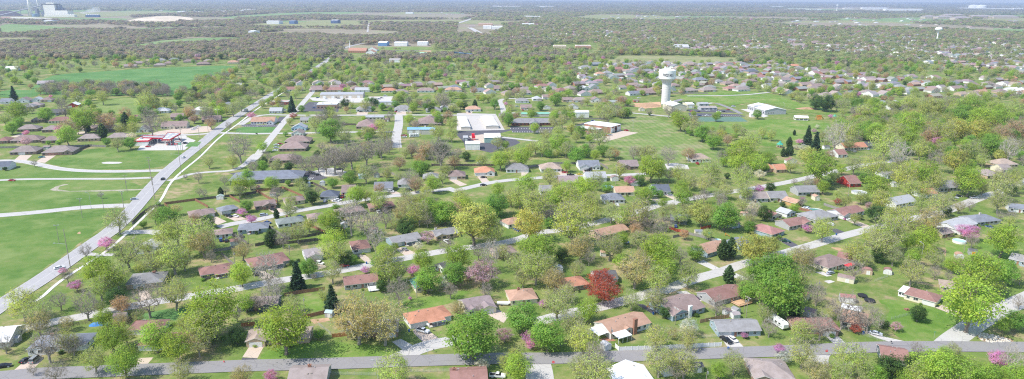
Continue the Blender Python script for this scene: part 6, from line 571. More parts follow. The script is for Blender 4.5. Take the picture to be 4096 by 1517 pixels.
# ============================================================ vehicles
CC = {'w': (.80, .80, .80), 'k': (.02, .02, .025), 'g': (.28, .29, .28), 's': (.42, .47, .53), 'p': (.05, .02, .06), 'r': (.45, .015, .02), 'b': (.03, .08, .25), 'e': (.015, .07, .055), 't': (.06, .28, .32), 'y': (.75, .55, .05)}
def profile(b, pts, w, mi=0, taper=None):
    n = len(pts); k = len(b.v)
    for s in (-1, 1):
        for i, (x, z) in enumerate(pts): b.v.append((x, s*(w/2-(taper[i] if taper else 0)), z))
    for i in range(n):
        j = (i+1) % n; b.f.append((k+i, k+j, k+n+j, k+n+i)); b.m.append(mi)
    b.f.append(tuple(k+n-1-i for i in range(n))); b.m.append(mi); b.f.append(tuple(k+n+i for i in range(n))); b.m.append(mi)
VK = {}
def vmesh(kind):
    if kind in VK: return VK[kind]
    if kind == 'car': L, Wd, Hh = 4.7, 1.82, 1.42
    elif kind == 'suv': L, Wd, Hh = 4.8, 1.92, 1.72
    elif kind == 'van': L, Wd, Hh = 5.2, 1.98, 2.0
    elif kind == 'pickup': L, Wd, Hh = 5.8, 2.0, 1.85
    else: L, Wd, Hh = 9, 2.4, 3.6
    h = L/2; body = MB(); glass = MB()
    if kind == 'truck':
        profile(body, [(-h, .9), (h-2.4, .9), (h-2.4, 3.6), (-h, 3.6)], Wd, 0); profile(body, [(h-2.3, .5), (h, .5), (h, 1.4), (h-.5, 2.5), (h-2.3, 2.6)], Wd-.1, 0)
        profile(glass, [(h-.47, 1.5), (h+.02, 1.45), (h-.44, 2.4), (h-1.6, 2.45), (h-1.6, 1.6)], Wd-.04, 0)
    elif kind == 'pickup':
        profile(body, [(-h, .45), (h-.1, .45), (h, .75), (h-.1, 1.05), (h-1.5, 1.15), (.1, 1.15), (-h, 1.15)], Wd, 0, [0, 0, .05, .08, .02, 0, 0])
        profile(body, [(h-1.75, 1.12), (h-2.35, 1.72), (.1-.5, 1.78), (-.75, 1.12)], Wd-.12, 0, [0, .14, .14, 0])
        profile(glass, [(h-1.68, 1.18), (h-2.32, 1.68), (-.45, 1.72), (-.8, 1.18)], Wd-.08, 0, [0, .12, .12, 0])
        body.box(-h+.15, -.9, -Wd/2+.15, Wd/2-.15, 1.155, 1.17, 1)
    else:
        t = Hh; f = {'car': (1.15, .35, -1.15, -1.75), 'suv': (1.25, .55, -1.9, -2.25), 'van': (1.7, 1.0, -2.2, -2.5)}[kind]; bl = .95 if kind == 'car' else 1.08
        profile(body, [(-h, .35), (h-.1, .35), (h, .62), (h-.15, bl-.18), (f[0], bl), (f[3], bl+.02), (-h, bl-.05)], Wd, 0, [.04, .04, .1, .1, .02, .02, .1])
        profile(body, [(f[0]-.05, bl-.03), (f[1], t-.03), (f[1]-.5, t), (f[2], t-.02), (f[3], bl-.03)], Wd-.14, 0, [0, .17, .17, .17, 0])
        profile(glass, [(f[0]+.02, bl+.04), (f[1]+.08, t-.1), (f[2]-.06, t-.1), (f[3]-.04, bl+.04)], Wd-.1, 0, [0, .14, .14, 0])
        # roof strip keeps paint visible
        body.box(f[2]+.05, f[1]-.1, -Wd/2+.3, Wd/2-.3, t-.08, t+.01, 0)
    wh = MB(); k0 = len(wh.v)
    for s, r in ((-.11, .34), (.11, .34)): wh.v += [(r*cos(2*pi*i/12), s, r*sin(2*pi*i/12)) for i in range(12)]
    for i in range(12): j = (i+1) % 12; wh.f.append((i, j, 12+j, 12+i)); wh.m.append(0)
    wh.f.append(tuple(range(11, -1, -1))); wh.m.append(1); wh.f.append(tuple(range(12, 24))); wh.m.append(1)
    VK[kind] = (body.mesh('body', ['paint', 'black']), glass.mesh('cabin_glass', ['darkglass']), wh.mesh('wheel', ['rubber', 'chrome']), L, Wd)
    return VK[kind]
HLm = MB(); HLm.box(-.04, .04, -.18, .18, -.08, .08); HLm = HLm.mesh('headlight', ['trim'])
TLm = MB(); TLm.box(-.04, .04, -.14, .14, -.1, .1); TLm = TLm.mesh('tail_light', ['redp'])
CN = {'car': 'parked_car', 'suv': 'suv', 'van': 'van', 'pickup': 'pickup_truck', 'truck': 'box_truck'}
_r = random.Random(41); ADD = []
for h in HOUSES:
    if h[1] > 950 or h[1] < 330 or h[3] > 30: continue
    for q in range(2):
        if _r.random() > (.5 if q == 0 else .22): continue
        u = h[3]*_r.uniform(-.42, -.1)*(1 if 'G.8' not in h[8] else -1)+q*3.1; v = -h[4]/2-_r.uniform(3.8, 6.5); cx, cy_ = h[0]+u*cos(h[2])-v*sin(h[2]), h[1]+u*sin(h[2])+v*cos(h[2])
        nm, cc = _r.choice((('white', 'w'), ('black', 'k'), ('grey', 'g'), ('silver', 's'), ('white', 'w'), ('red', 'r'), ('dark blue', 'b')))
        kk = _r.choice(('car', 'car', 'suv', 'pickup')); lb = nm+' '+{'suv': 'SUV', 'pickup': 'pickup'}.get(kk, kk)+' before the '+h[9]
        if len(lb.split()) > 14 or any(abs(c[0]-cx)+abs(c[1]-cy_) < 7 for c in CARS) or any(abs(c[0]-cx)+abs(c[1]-cy_) < 2.9 or c[5] == lb for c in ADD): continue
        ADD.append((cx, cy_, h[2]+pi/2+_r.uniform(-.08, .08), cc, kk, lb))
CARS += ADD
for x, y, a, c, k, label in CARS:
    bd, gl, wh, L, Wd = vmesh(k)
    nm = CN[k] if 'driving' not in label or k != 'car' else 'driving_car'
    r = thing(nm, label, {'car': 'car', 'suv': 'car', 'van': 'van', 'pickup': 'pickup truck', 'truck': 'truck'}[k], (x, y, .05), a, 'cars and trucks of the suburb')
    link('body', bd, r, color=CC[c]); link('cabin_glass', gl, r)
    if y < 900:
        for sx in (-1, 1):
            for sy in (-1, 1): link('wheel', wh, r, (sx*L*.31, sy*(Wd/2-.1), .34))
    if y < 460:
        for sy in (-1, 1):
            link('headlight', HLm, r, (L/2-.03, sy*Wd*.34, .72)); link('tail_light', TLm, r, (-L/2+.0, sy*Wd*.38, .8))
# ============================================================ poles
def pole(x, y, h, k, label):
    r = thing('utility_pole' if k in ('pole', 'tee') else 'street_lamp', label, 'pole' if k in ('pole', 'tee') else 'street lamp', (x, y, 0), radians(98) if x < 0 else radians(30), 'utility poles and lamps')
    rr = .14 if h < 14 else .2
    if k == 'lamp': rr = .11
    if y > 600: rr *= 1.3
    b = MB(); b.cyl(0, 0, 0, h, rr, rr*.6, n=7); link('pole', b.mesh('pole', ['metalg' if k == 'lamp' else 'polewood']), r)
    if k == 'tee' or (k == 'pole' and h > 9):
        b = MB(); z = h-.7; b.box(-.08, .08, -1.5, 1.5, z, z+.2); link('crossarm', b.mesh('crossarm', ['metalg' if 'white' in label else 'polewood']), r, (rr, 0, 0))
        for q in (-1.35, -.6, .6, 1.35):
            b = MB(); b.cyl(0, 0, 0, .3, .07, n=6); link('insulator', b.mesh('insulator', ['trim']), r, (rr, q, z+.2))
    if k == 'pole' and y < 460:
        b = MB(); b.cyl(0, 0, 0, .9, .28, n=8); link('transformer', b.mesh('transformer', ['metalg']), r, (.42, 0, h-2.2))
    if k in ('light', 'lamp'):
        b = MB(); L = 5 if k == 'light' else 1.4; z = h*.62 if (k == 'light') else h-.2
        b.tube((0, 0, z), (0, L, z+.8), .09, .06, 5); link('lamp_arm', b.mesh('arm', ['metalg']), r)
        b = MB(); b.box(-.18, .18, -.5, .5, -.1, .12); link('lamp_head', b.mesh('head', ['metalg']), r, (0, L+.3, z+.8))
for p in POLES: pole(*p)
# ============================================================ fences
FC = {'wpick': (.84, .84, .82), 'brown': (.33, .17, .11), 'orng': (.48, .20, .09), 'dark': (.15, .125, .11), 'grey': (.30, .28, .26), 'redf': (.50, .11, .06), 'tanf': (.48, .31, .18), 'rail': (.18, .14, .11), 'chain': (.4, .42, .41)}
def fence(k, pts, label):
    P = [np.array(p) for p in pts]; c = P[0]
    r = thing('fence', label, 'fence', (c[0], c[1], 0), 0, 'garden fences')
    hh = {'chain': 1.2, 'rail': 1.4}.get(k, 1.8); b = MB(); posts = []
    for a, q in zip(P[:-1], P[1:]):
        a = a-c; q = q-c; d = q-a; L = np.linalg.norm(d); n = max(1, round(L/2.5)); u = d/L; v = np.array((-u[1], u[0])); ang = atan2(u[1], u[0])
        for i in range(n): posts.append((a+d*i/n, ang))
        if k == 'rail':
            for z in (.35, .8, 1.25): 
                p0, p1 = a, q; b.poly([(*(p0-v*.03), z), (*(p1-v*.03), z), (*(p1-v*.03), z+.15), (*(p0-v*.03), z+.15)]); b.poly([(*(p0-v*.03), z+.15), (*(p1-v*.03), z+.15), (*(p1+v*.03), z+.15), (*(p0+v*.03), z+.15)])
        elif k == 'chain':
            for z in (.1, .35, .6, .85, 1.12):
                b.tube((*a, z), (*q, z), .018, .018, 3)
        else:
            m_ = max(1, int(L/.3)); 
            for j in range(m_):
                w = .145; t0 = (j+.5)*L/m_; p0, p1 = a+u*(t0-w), a+u*(t0+w); jz = hh-.06+random.uniform(-.03, .03) if k != 'wpick' else hh
                if k == 'wpick': p0, p1 = a+u*(t0-L/m_/2), a+u*(t0+L/m_/2)
                off = .03 if j % 2 else .0
                A0, A1, B0, B1 = p0+v*(-.02+off), p1+v*(-.02+off), p0+v*(.02+off), p1+v*(.02+off)
                b.quad((*A0, .05), (*A1, .05), (*A1, jz), (*A0, jz)); b.quad((*B1, .05), (*B0, .05), (*B0, jz), (*B1, jz)); b.quad((*A0, jz), (*A1, jz), (*B1, jz), (*B0, jz))
    posts.append((P[-1]-c, posts[-1][1]))
    link('boards' if k not in ('chain',) else 'wire_mesh', b.mesh('boards', ['plank' if k != 'wpick' else 'plain']), r, color=FC[k])
    pm = MB(); s = .07 if k != 'chain' else .035; pm.box(-s, s, -s, s, 0, hh+.12); pm.box(-s-.02, s+.02, -s-.02, s+.02, hh+.12, hh+.17)
    pm = pm.mesh('post', ['plain'])
    for p, an in posts[:100]: link('post', pm, r, (p[0], p[1]-.0, 0), an, color=FC[k])
random.seed(21)
for k, pts, lab in FENCES: fence(k, pts, lab)
def ctr(x, y, a, L, d): return (x-sin(a)*d/2, y+cos(a)*d/2, a, L, d)
def hall(name, label, cat, F, d, h, wall, roof, kind='gable', slope=.18, wins=0, doors=0, group=None, rmat='ribbed', wmat='siding', par=.5, z0=0):
    """metal hall / flat roofed block; F = front midpoint, angle, length"""
    x, y, a, L, d = ctr(*F, d)
    r = thing(name, label, cat, (x, y, z0), a, group); w = MB(); rf = MB(); x0, x1, y0, y1 = -L/2, L/2, -d/2, d/2
    if kind == 'flat':
        w.box(x0, x1, y0, y1, 0, h, 0); rf.box(x0+.3, x1-.3, y0+.3, y1-.3, h+.01, h+.12, 0)
        tr = MB()
        for q in ((x0-.05, x1+.05, y0-.05, y0+.28), (x0-.05, x1+.05, y1-.28, y1+.05), (x0-.05, x0+.28, y0+.28, y1-.28), (x1-.28, x1+.05, y0+.28, y1-.28)): tr.box(*q, h-par, h+.3, 0)
        link('parapet', tr.mesh('parapet', [wmat if wmat != 'siding' else 'trim']), r)
        for k in range(max(1, int(L/12))):
            c = MB(); c.box(-1.1, 1.1, -.8, .8, 0, 1.1); link('rooftop_unit', c.mesh('rooftop_unit', ['metalg']), r, (x0+L*(k+.6)/max(1, int(L/12)+.3), random.uniform(-.2, .2)*d, h+.12))
    elif kind == 'hip': prism_walls(w, x0, x1, y0, y1, h, 0, 'x'); hip(rf, x0, x1, y0, y1, h, slope, .25, .8)
    else:
        ax = 'x' if kind == 'gable' else 'y'; ri = slope*(d if ax == 'x' else L)/2; prism_walls(w, x0, x1, y0, y1, h, ri, ax); gable(rf, x0, x1, y0, y1, h, ri, ax, .2, .3)
    link('wall', w.mesh('wall', [wmat]), r, color=wall); link('roof', rf.mesh('roof', [rmat, 'trim']), r, color=roof)
    for k in range(wins): window(r, x0+L*(k+.5)/wins, y0, min(1.1, h*.35), 0, min(2., L/wins*.6), min(1.4, h*.4), y < 700)
    for k in range(doors):
        b = MB(); q = min(1.9, L/doors*.38); b.box(-q, q, -.06, 0, .02, min(h-.7, 3.4), 0)
        for z in (.8, 1.6, 2.4): b.box(-q+.05, q-.05, -.08, -.06, z, z+.04, 1)
        link('roller_door', b.mesh('roller_door', ['whitep', 'metalg']), r, (x0+L*(k+.5)/doors, y0, 0))
    return r
WH, GR, BE, TN_ = (.8, .8, .79), (.42, .43, .44), (.66, .62, .54), (.55, .45, .36)
# ---- long office with blue-grey roof
r = hall('office_building', 'long low office building with a vast blue-grey hip roof beside its car park', 'building', (-177.5, 475.2, 0.157, 49.5), 21, 3.4, (.16, .17, .19), (.20, .215, .26), 'hip', .33, 12, 0, rmat='shingle')
# ---- brick care home with portico
F = (23.0, 712.4, 0.070, 47.7); r = hall('care_home', 'long red brick building with grey roof, white windows and a white columned portico', 'building', F, 16, 3.3, (.36, .13, .09), (.25, .245, .26), 'hip', .38, 12, 0, rmat='shingle')
b = MB(); gable(b, -5, 5, -14, -1, 3.5, 2.4, 'y'); link('portico_roof', b.mesh('portico_roof', ['shingle', 'trim']), r, color=(.25, .245, .26))
b = MB(); b.poly([(-5, -13.9, 3.5), (5, -13.9, 3.5), (0, -13.9, 5.8)]); link('pediment', b.mesh('pediment', ['whitep']), r)
for k in range(6): c = MB(); c.cyl(0, 0, 0, 3.5, .22, n=8); link('column', c.mesh('column', ['whitep']), r, (-4.6+k*1.84, -13.6, 0))
# ---- storage rows
for k, (F, d, lb) in enumerate((((-47.4, 687.2, 0.140, 9.4), 64, 'pale arched self-storage row beside the thicket'), ((-20.5, 693.7, 0.140, 13.1), 62, 'wider pale self-storage row beside the brick care home'))):
    r = hall('storage_row', lb, 'storage building', F, d, 2.9, (.56, .52, .45), (.66, .64, .60), 'gx', .07, 0, 0, 'self-storage rows')
    for q in range(8): c = MB(); c.box(-.05, .05, -2.4, 2.4, 0, 2.3); link('unit_door', c.mesh('unit_door', ['trim']), r, (F[3]/2+.02, -d/2+5+q*7, 0))
hall('workshop', 'grey workshop with a bright blue metal roof behind the red pickup', 'workshop', (-97.0, 664.3, 0.070, 13.3), 9, 4.2, (.50, .47, .42), (.20, .42, .62), 'gable', .3, 0, 2)
hall('workshop', 'taller grey workshop with a bright blue metal roof beside the budding trees', 'workshop', (-82.7, 660.9, 0.070, 13.4), 9, 5, (.52, .49, .44), (.24, .45, .64), 'gable', .3, 0, 0)
hall('metal_building', 'plain white metal building standing on the black asphalt lot', 'metal building', (-35.0, 591.6, 0.070, 12.8), 12, 5.4, WH, (.85, .85, .84), 'gable', .15, 0, 2)
r = hall('metal_building', 'white building with pale green lower walls and an arched white roof', 'metal building', (-18.4, 623.0, 0.070, 14.9), 17, 4.8, (.30, .45, .38), (.80, .80, .80), 'gable', .3, 0, 0)
# red fire training tower
x, y = (-36.8, 637.3)
r = thing('training_tower', 'bright red steel training tower on the tan concrete slab', 'training tower', (x, y, 0), .1); r.scale = (.78, .8, .62)
b = MB(); b.box(-2, 2, -2.5, 2.5, 0, 5.6); link('tower_body', b.mesh('tower_body', ['redp']), r)
b = MB(); b.box(-2.1, 2.1, -2.6, 2.6, 5.6, 5.8); 
for q in (-2.05, 2.05): b.box(q-.05, q+.05, -2.55, 2.55, 5.8, 6.8)
for q in (-2.5, 2.5): b.box(-2, 2, q-.05, q+.05, 6.6, 6.8)
link('railing', b.mesh('railing', ['redp']), r)
b = MB(); b.box(-1.9, 1.2, .5, 2.2, 5.8, 8.2); b.quad((-2.2, .3, 8), (1.4, .3, 8), (1.4, 2.4, 9), (-2.2, 2.4, 9)); link('upper_room', b.mesh('upper_room', ['redp']), r)
for k in range(3): c = MB(); c.box(-.4, .4, -.05, 0, 0, 1.6); link('window', c.mesh('window', ['trim']), r, (-1.3+k*1.3, -2.5, .9+k*.2))
# ---- gas station
x, y, a, L = -335.4, 601.5, 0.140, 8.0
r = thing('gas_station_store', 'white gas station store with a red roof band and dark glass entrance', 'gas station', (x, y, 0), a)
b = MB(); b.box(-L/2, L/2+4, 0, 21, 0, 4.6, 0); link('wall', b.mesh('wall', ['whitep']), r)
b = MB(); b.box(-L/2+.4, L/2+3.6, .4, 20.6, 4.6, 4.75, 0); link('roof', b.mesh('roof', ['whitep']), r)
b = MB()
for q in ((-L/2-.2, L/2+4.2, -.25, .3), (-L/2-.2, L/2+4.2, 20.7, 21.2), (-L/2-.2, -L/2+.3, .3, 20.7), (L/2+3.7, L/2+4.2, .3, 20.7)): b.box(*q, 3.7, 5.0)
link('fascia', b.mesh('fascia', ['redp']), r)
b = MB(); b.box(L/2+4, L/2+4.08, 1.5, 19.5, .2, 3.4); link('shop_window', b.mesh('shop_window', ['darkglass']), r)
for k in range(3): c = MB(); c.box(-.05, .05, -1, 1, .1, 2.6); link('door', c.mesh('door', ['metalg']), r, (L/2+4.12, 5+k*5, 0))
c = MB(); c.box(-.9, .9, -.9, .9, 0, 1.2); link('rooftop_unit', c.mesh('unit', ['metalg']), r, (-1, 9, 4.75))
def canopy(name, label, P, h, nc, posts):
    P = [np.array(p) for p in P]; c0 = sum(P)/4; r = thing(name, label, 'canopy', (c0[0], c0[1], 0))
    Q = [p-c0 for p in P]; b = MB(); b.poly([(*q, h+.75) for q in Q]); b.poly([(*q, h) for q in Q[::-1]]); link('roof', b.mesh('roof', ['metalg']), r)
    b = MB()
    for p, q in zip(Q, Q[1:]+Q[:1]):
        n = np.array((q[1]-p[1], p[0]-q[0])); n = n/np.linalg.norm(n)*.12
        b.quad((*(p+n), h-.1), (*(q+n), h-.1), (*(q+n), h+1.15), (*(p+n), h+1.15)); b.quad((*(q+n), h-.1), (*(p+n), h-.1), (*(p+n), h+1.15), (*(q+n), h+1.15))
    link('fascia', b.mesh('fascia', ['redp']), r); b = MB()
    for i in range(nc):
        t = (i+.5)/nc
        for s in (.28, .72):
            a0 = Q[0]*(1-t)+Q[3]*t; a1 = Q[1]*(1-t)+Q[2]*t; p = a0*(1-s)+a1*s; b.box(p[0]-1, p[0]+1, p[1]-1.4, p[1]+1.4, h+.76, h+.84)
    if name == 'pump_canopy': link('skylight', b.mesh('skylight', ['whitep']), r)
    for s, t in posts:
        a0 = Q[0]*(1-t)+Q[3]*t; a1 = Q[1]*(1-t)+Q[2]*t; p = a0*(1-s)+a1*s
        c = MB(); c.box(-.22, .22, -.22, .22, 0, h); link('post', c.mesh('post', ['trim']), r, (p[0], p[1], 0))
        if name == 'pump_canopy':
            d = thing('fuel_pump', 'fuel pump on an island under the wide canopy of the gas station', 'fuel pump', (c0[0]+p[0]+1.2, c0[1]+p[1], 0), 0, 'fuel pumps')
            c = MB(); c.box(-.4, .4, -.3, .3, .15, 2.0); link('pump_body', c.mesh('pump_body', ['redp']), d); c = MB(); c.box(-.3, .3, -.34, -.3, 1.1, 1.7); link('screen', c.mesh('screen', ['whitep']), d)
    return r
canopy('walkway_canopy', 'long narrow red canopy linking the store to the pumps', [(-337.8, 612.0), (-316.9, 610.2), (-320.3, 619.0), (-341.7, 621.3)], 4.7, 0, [(.02, .2), (.35, .2), (.68, .2), (.98, .2)])
canopy('pump_canopy', 'wide slanting pump canopy with red edges and pale roof panels', [(-314.9, 602.1), (-307.9, 602.4), (-311.5, 631.4), (-325.5, 635.4)], 5.0, 4, [(.3, .12), (.3, .4), (.3, .68), (.3, .92), (.85, .12), (.85, .5), (.85, .9)])
x, y = (-291.9, 584.1)
r = thing('gas_station_sign', 'tall gas station sign with an oval board above green and red price panels', 'sign', (x, y, 0), .1)
for q in (-1.9, 1.9): c = MB(); c.cyl(0, 0, 0, 7.5, .16, n=6); link('post', c.mesh('post', ['metalg']), r, (q, 0, 0))
c = MB(); k0 = len(c.v); n = 20
for yy in (-.2, .2): c.v += [(2.9*cos(2*pi*i/n), yy, 7.9+1.15*sin(2*pi*i/n)) for i in range(n)]
for i in range(n): j = (i+1) % n; c.f.append((i, j, n+j, n+i)); c.m.append(1)
c.f.append(tuple(range(n))); c.m.append(0); c.f.append(tuple(range(2*n-1, n-1, -1))); c.m.append(0); c.box(-2.2, 2.2, -.24, -.2, 7.75, 8.05, 1)
link('oval_board', c.mesh('oval_board', ['whitep', 'redp']), r)
for nm, q, mt in (('price_panel', -1.5, 'redp'), ('price_panel', 1.5, 'greenp')):
    c = MB(); c.box(-1.4, 1.4, -.15, .15, 4.9, 6.5, 0); c.box(-1, 1, -.17, -.15, 5.4, 6.0, 1); link(nm, c.mesh(nm, [mt, 'whitep']), r, (q, 0, 0))
# ---- fire station
A, B_, C_ = [(78.6, 689.9), (102.5, 671.6), (115.7, 686.8)]
def corner(A, B, C): A, B, C = map(np.array, (A, B, C)); a = atan2(*(B-A)[::-1]); return ((A+B)/2, a, np.linalg.norm(B-A), abs(np.dot(C-B, (-sin(a), cos(a)))))
(mx, my), a, L, d = corner((73.8, 690.6), (98.2, 671.7), (110.5, 686.9))
L = max(L, 30); d = max(d, 15)
r = thing('fire_station', 'red brick fire station with a flat white roof and tall garage bays', 'fire station', (mx, my, 0), a)
b = MB(); b.box(-L/2, L/2, 0, d, 0, 6.2, 0); link('wall', b.mesh('wall', ['brick']), r)
b = MB(); b.box(-L/2-.4, L/2+.4, -.4, d+.4, 6.21, 6.6, 0); link('roof', b.mesh('roof', ['whitep']), r)
for k in range(3):
    c = MB(); c.box(0, .1, -d*.13, d*.13, .1, 4.6); link('bay_door', c.mesh('bay_door', ['darkglass' if k == 1 else 'trim']), r, (L/2, d*(k*2+1)/6, 0))
for k in range(4): c = MB(); c.box(0, .5, -.25, .25, 0, 6.2); link('pillar', c.mesh('pillar', ['whitep']), r, (L/2+.02, .25+(d-.5)*k/3, 0))
b = MB(); b.box(-L/2-1, L/2-11, -9, -.02, 0, 3.6, 0); link('office_wall', b.mesh('office_wall', ['brick']), r)
b = MB(); b.box(-L/2-1.8, L/2-10, -10, -.03, 3.61, 4, 0); link('office_roof', b.mesh('office_roof', ['whitep']), r)
for k in range(4): window(r, -L/2+1.6+k*4.2, -9, 1, 0, 2, 1.6, True)
for k in range(4): c = MB(); c.box(-.14, .14, -.14, .14, 0, 3.6); link('column', c.mesh('column', ['whitep']), r, (L/2-10.4, -9.6+k*3, 0))
# ---- other commercial
hall('bank_building', 'flat roofed bank with brown brick walls beside the dark car park', 'bank', (-223.5, 819.1, 0.105, 24.0), 16, 5.2, (.36, .24, .18), (.78, .76, .72), 'flat', 0, 6, 0, rmat='plain', wmat='plain')
r = hall('commercial_hall', 'very long grey commercial hall with beige walls behind the bank', 'commercial hall', (-227.0, 905.7, 0.087, 56.0), 24, 5.2, (.62, .55, .45), (.40, .40, .42), 'gable', .12, 4, 5)
hall('metal_building', 'long low grey building with a pale metal roof behind the duplexes', 'metal building', (-156.2, 848.7, 0.070, 23.7), 9, 3.6, (.58, .54, .46), (.38, .39, .42), 'gable', .2, 0, 4)
hall('storefront', 'low red brick storefront with a flat tan roof beside the spruce', 'shop', (-289.8, 849.3, 0.087, 19.6), 12, 3.8, (.38, .13, .09), (.45, .33, .28), 'flat', 0, 5, 0, rmat='plain', wmat='plain')
hall('long_house', 'long low white building with a blue grey roof behind the large brown roof', 'building', (-151.3, 742.0, 0.070, 20.5), 8, 3, (.5, .46, .4), (.36, .38, .42), 'gable', .25, 5, 0, rmat='shingle')
hall('commercial_building', 'white flat roofed commercial building with grey walls behind blossoming trees', 'building', (-350.0, 772.6, 0.105, 30.3), 26, 5, (.45, .46, .50), (.82, .80, .76), 'flat', 0, 5, 0, rmat='plain')
hall('metal_building', 'long low building with a pale green metal roof behind the care home', 'metal building', (26.0, 768.1, 0.070, 32.0), 9, 3.2, (.6, .56, .5), (.22, .48, .36), 'gable', .25, 0, 0)
hall('metal_building', 'pinkish tan metal building with a brown roof and one white door', 'metal building', (58.5, 764.2, 0.070, 20.1), 12, 4.6, (.56, .38, .30), (.36, .26, .22), 'gable', .2, 0, 1)
hall('metal_building', 'tall white metal building beside the pinkish tan one', 'metal building', (78.9, 763.2, 0.070, 15.1), 12, 6, WH, (.80, .82, .84), 'gable', .2, 0, 0)
hall('metal_building', 'long grey green roofed building behind budding trees', 'metal building', (130.1, 854.6, 0.070, 26.6), 14, 4.2, BE, (.30, .34, .31), 'gable', .25, 3, 0)
hall('metal_building', 'large cream hall with a bright white gable roof at the foot of the lettered tower', 'metal building', (199.1, 810.6, 0.244, 19.6), 24, 6.5, (.66, .60, .46), (.86, .86, .86), 'gx', .3, 0, 1)
hall('metal_building', 'cream low annex with a white roof beside the large cream hall', 'metal building', (218.9, 834.3, 0.140, 8.9), 16, 5, (.66, .60, .46), (.86, .86, .86), 'gable', .15, 0, 1)
hall('park_building', 'low taupe roofed park building beside the car park', 'building', (237.4, 820.1, 0.105, 20.6), 11, 3, GR, (.36, .33, .31), 'gable', .25, 4, 0, rmat='shingle')
hall('park_building', 'small grey roofed building behind the taupe park building', 'building', (240.0, 851.9, 0.105, 12.5), 10, 3.2, GR, (.36, .37, .40), 'gable', .25, 2, 0, rmat='shingle')
# school hall
A = np.array((293.6, 789.4)); D_ = np.array((286.8, 828.6)); v = D_-A; aa = atan2(v[1], v[0])-pi/2; d = min(np.linalg.norm(v), 52)
r = thing('school_hall', 'grey walled school hall with a white gable roof and a shaded porch', 'hall', (A[0], A[1], 0), aa)
L = 27.; b = MB(); prism_walls(b, 0, L, 0, d, 5, 2.9, 'y'); link('wall', b.mesh('wall', ['siding']), r, color=(.46, .46, .48))
b = MB(); gable(b, 0, L, 0, d, 5, 2.9, 'y', .3, .6); link('roof', b.mesh('roof', ['whitep', 'trim']), r)
b = MB(); b.box(-1.2, L/2-2, d*.55, d*.62, 0, 7.5); link('entrance_gable', b.mesh('entrance_gable', ['plain']), r, color=(.5, .5, .52))
for k in range(3): window(r, 5+k*3, 0, 1.4, 0, 1.3, 1.3, True)
for k in range(8): window(r, 0, 3+k*(d-6)/7, 1., -pi/2, 2.4, 2.2, False)
# pavilion
x, y, a, L = 322.5, 752.9, -0.209, 12.9
r = thing('picnic_pavilion', 'open picnic pavilion with a bright white gable roof on the park lawn', 'pavilion', (x, y+4, 0), a)
b = MB(); gable(b, -7, 7, -4.5, 4.5, 3, 1.6, 'x'); link('roof', b.mesh('roof', ['whitep', 'trim']), r)
for k in range(4):
    for s in (-4.3, 4.3): c = MB(); c.box(-.2, .2, -.2, .2, 0, 3.2); link('post', c.mesh('post', ['trim']), r, (-6.8+k*4.53, s, 0))
c = MB(); c.box(-7, 7, -4.6, 4.6, 0, .1); link('slab', c.mesh('slab', ['conc2']), r)
# little domed shelter
hall('small_shelter', 'small white arched shelter on the path beside the tennis courts', 'shelter', (274.1, 772.1, 0.087, 4.8), 5, 3, WH, WH, 'gx', .8, 0, 1)
# playground
x, y = (359.5, 755.1)
r = thing('playground_tower', 'brown playground tower with a pale green roof and an orange slide', 'playground', (x, y, 0), .3)
for sx in (-1.6, 1.6):
    for sy in (-1.6, 1.6): c = MB(); c.cyl(0, 0, 0, 4.2, .15, n=6); link('post', c.mesh('post', ['brick']), r, (sx, sy, 0))
c = MB(); c.box(-1.7, 1.7, -1.7, 1.7, 1.8, 2.0); c.box(-1.7, 1.7, -1.75, -1.65, 2, 2.9); link('platform', c.mesh('platform', ['brick']), r)
c = MB(); c.lathe([(2.9, 4.2), (.05, 6.6)], 4); link('roof', c.mesh('roof', ['greenp']), r, rz=pi/4)
c = MB(); c.quad((1.7, -1, 2), (7, -1.5, .3), (7, .5, .3), (1.7, 1, 2)); c.box(5.5, 7.5, -2.2, 1, .2, .9); link('slide', c.mesh('slide', ['orangep']), r)
x, y = (344.1, 757.5)
r = thing('climbing_frame', 'orange climbing frame on the pinkish playground surface', 'playground', (x, y, 0), .3)
c = MB()
for k in range(5): c.tube((-3+k*1.5, 0, 0), (-2.4+k*1.2, .5, 4.5), .22, .22, 5); c.tube((-3+k*1.5, 3, 0), (-2.4+k*1.2, 2.5, 4.5), .22, .22, 5)
c.tube((-2.4, .5, 4.5), (2.4, .5, 4.5), .22, .22, 5); c.tube((-2.4, 2.5, 4.5), (2.4, 2.5, 4.5), .22, .22, 5); link('frame', c.mesh('frame', ['orangep']), r)
c = MB(); c.quad((2, -.5, 4), (5.5, -1, .3), (5.5, 1.5, .3), (2, 2, 4)); link('slide', c.mesh('slide', ['yellowp']), r)
# gazebo
x, y = (243.5, 609.3)
r = thing('gazebo', 'small gazebo with a sea green pyramid roof at the park edge', 'gazebo', (x, y, 0))
for k in range(6): c = MB(); c.box(-.12, .12, -.12, .12, 0, 2.8); link('post', c.mesh('post', ['trim']), r, (2.6*cos(k*pi/3), 2.6*sin(k*pi/3), 0))
c = MB(); c.lathe([(3.4, 2.8), (1., 4.6), (1., 5.1), (.03, 6)], 6); link('roof', c.mesh('roof', ['greenp']), r); c = MB(); c.cyl(0, 0, 0, .35, 3, n=6); link('floor_deck', c.mesh('deck', ['brick']), r)
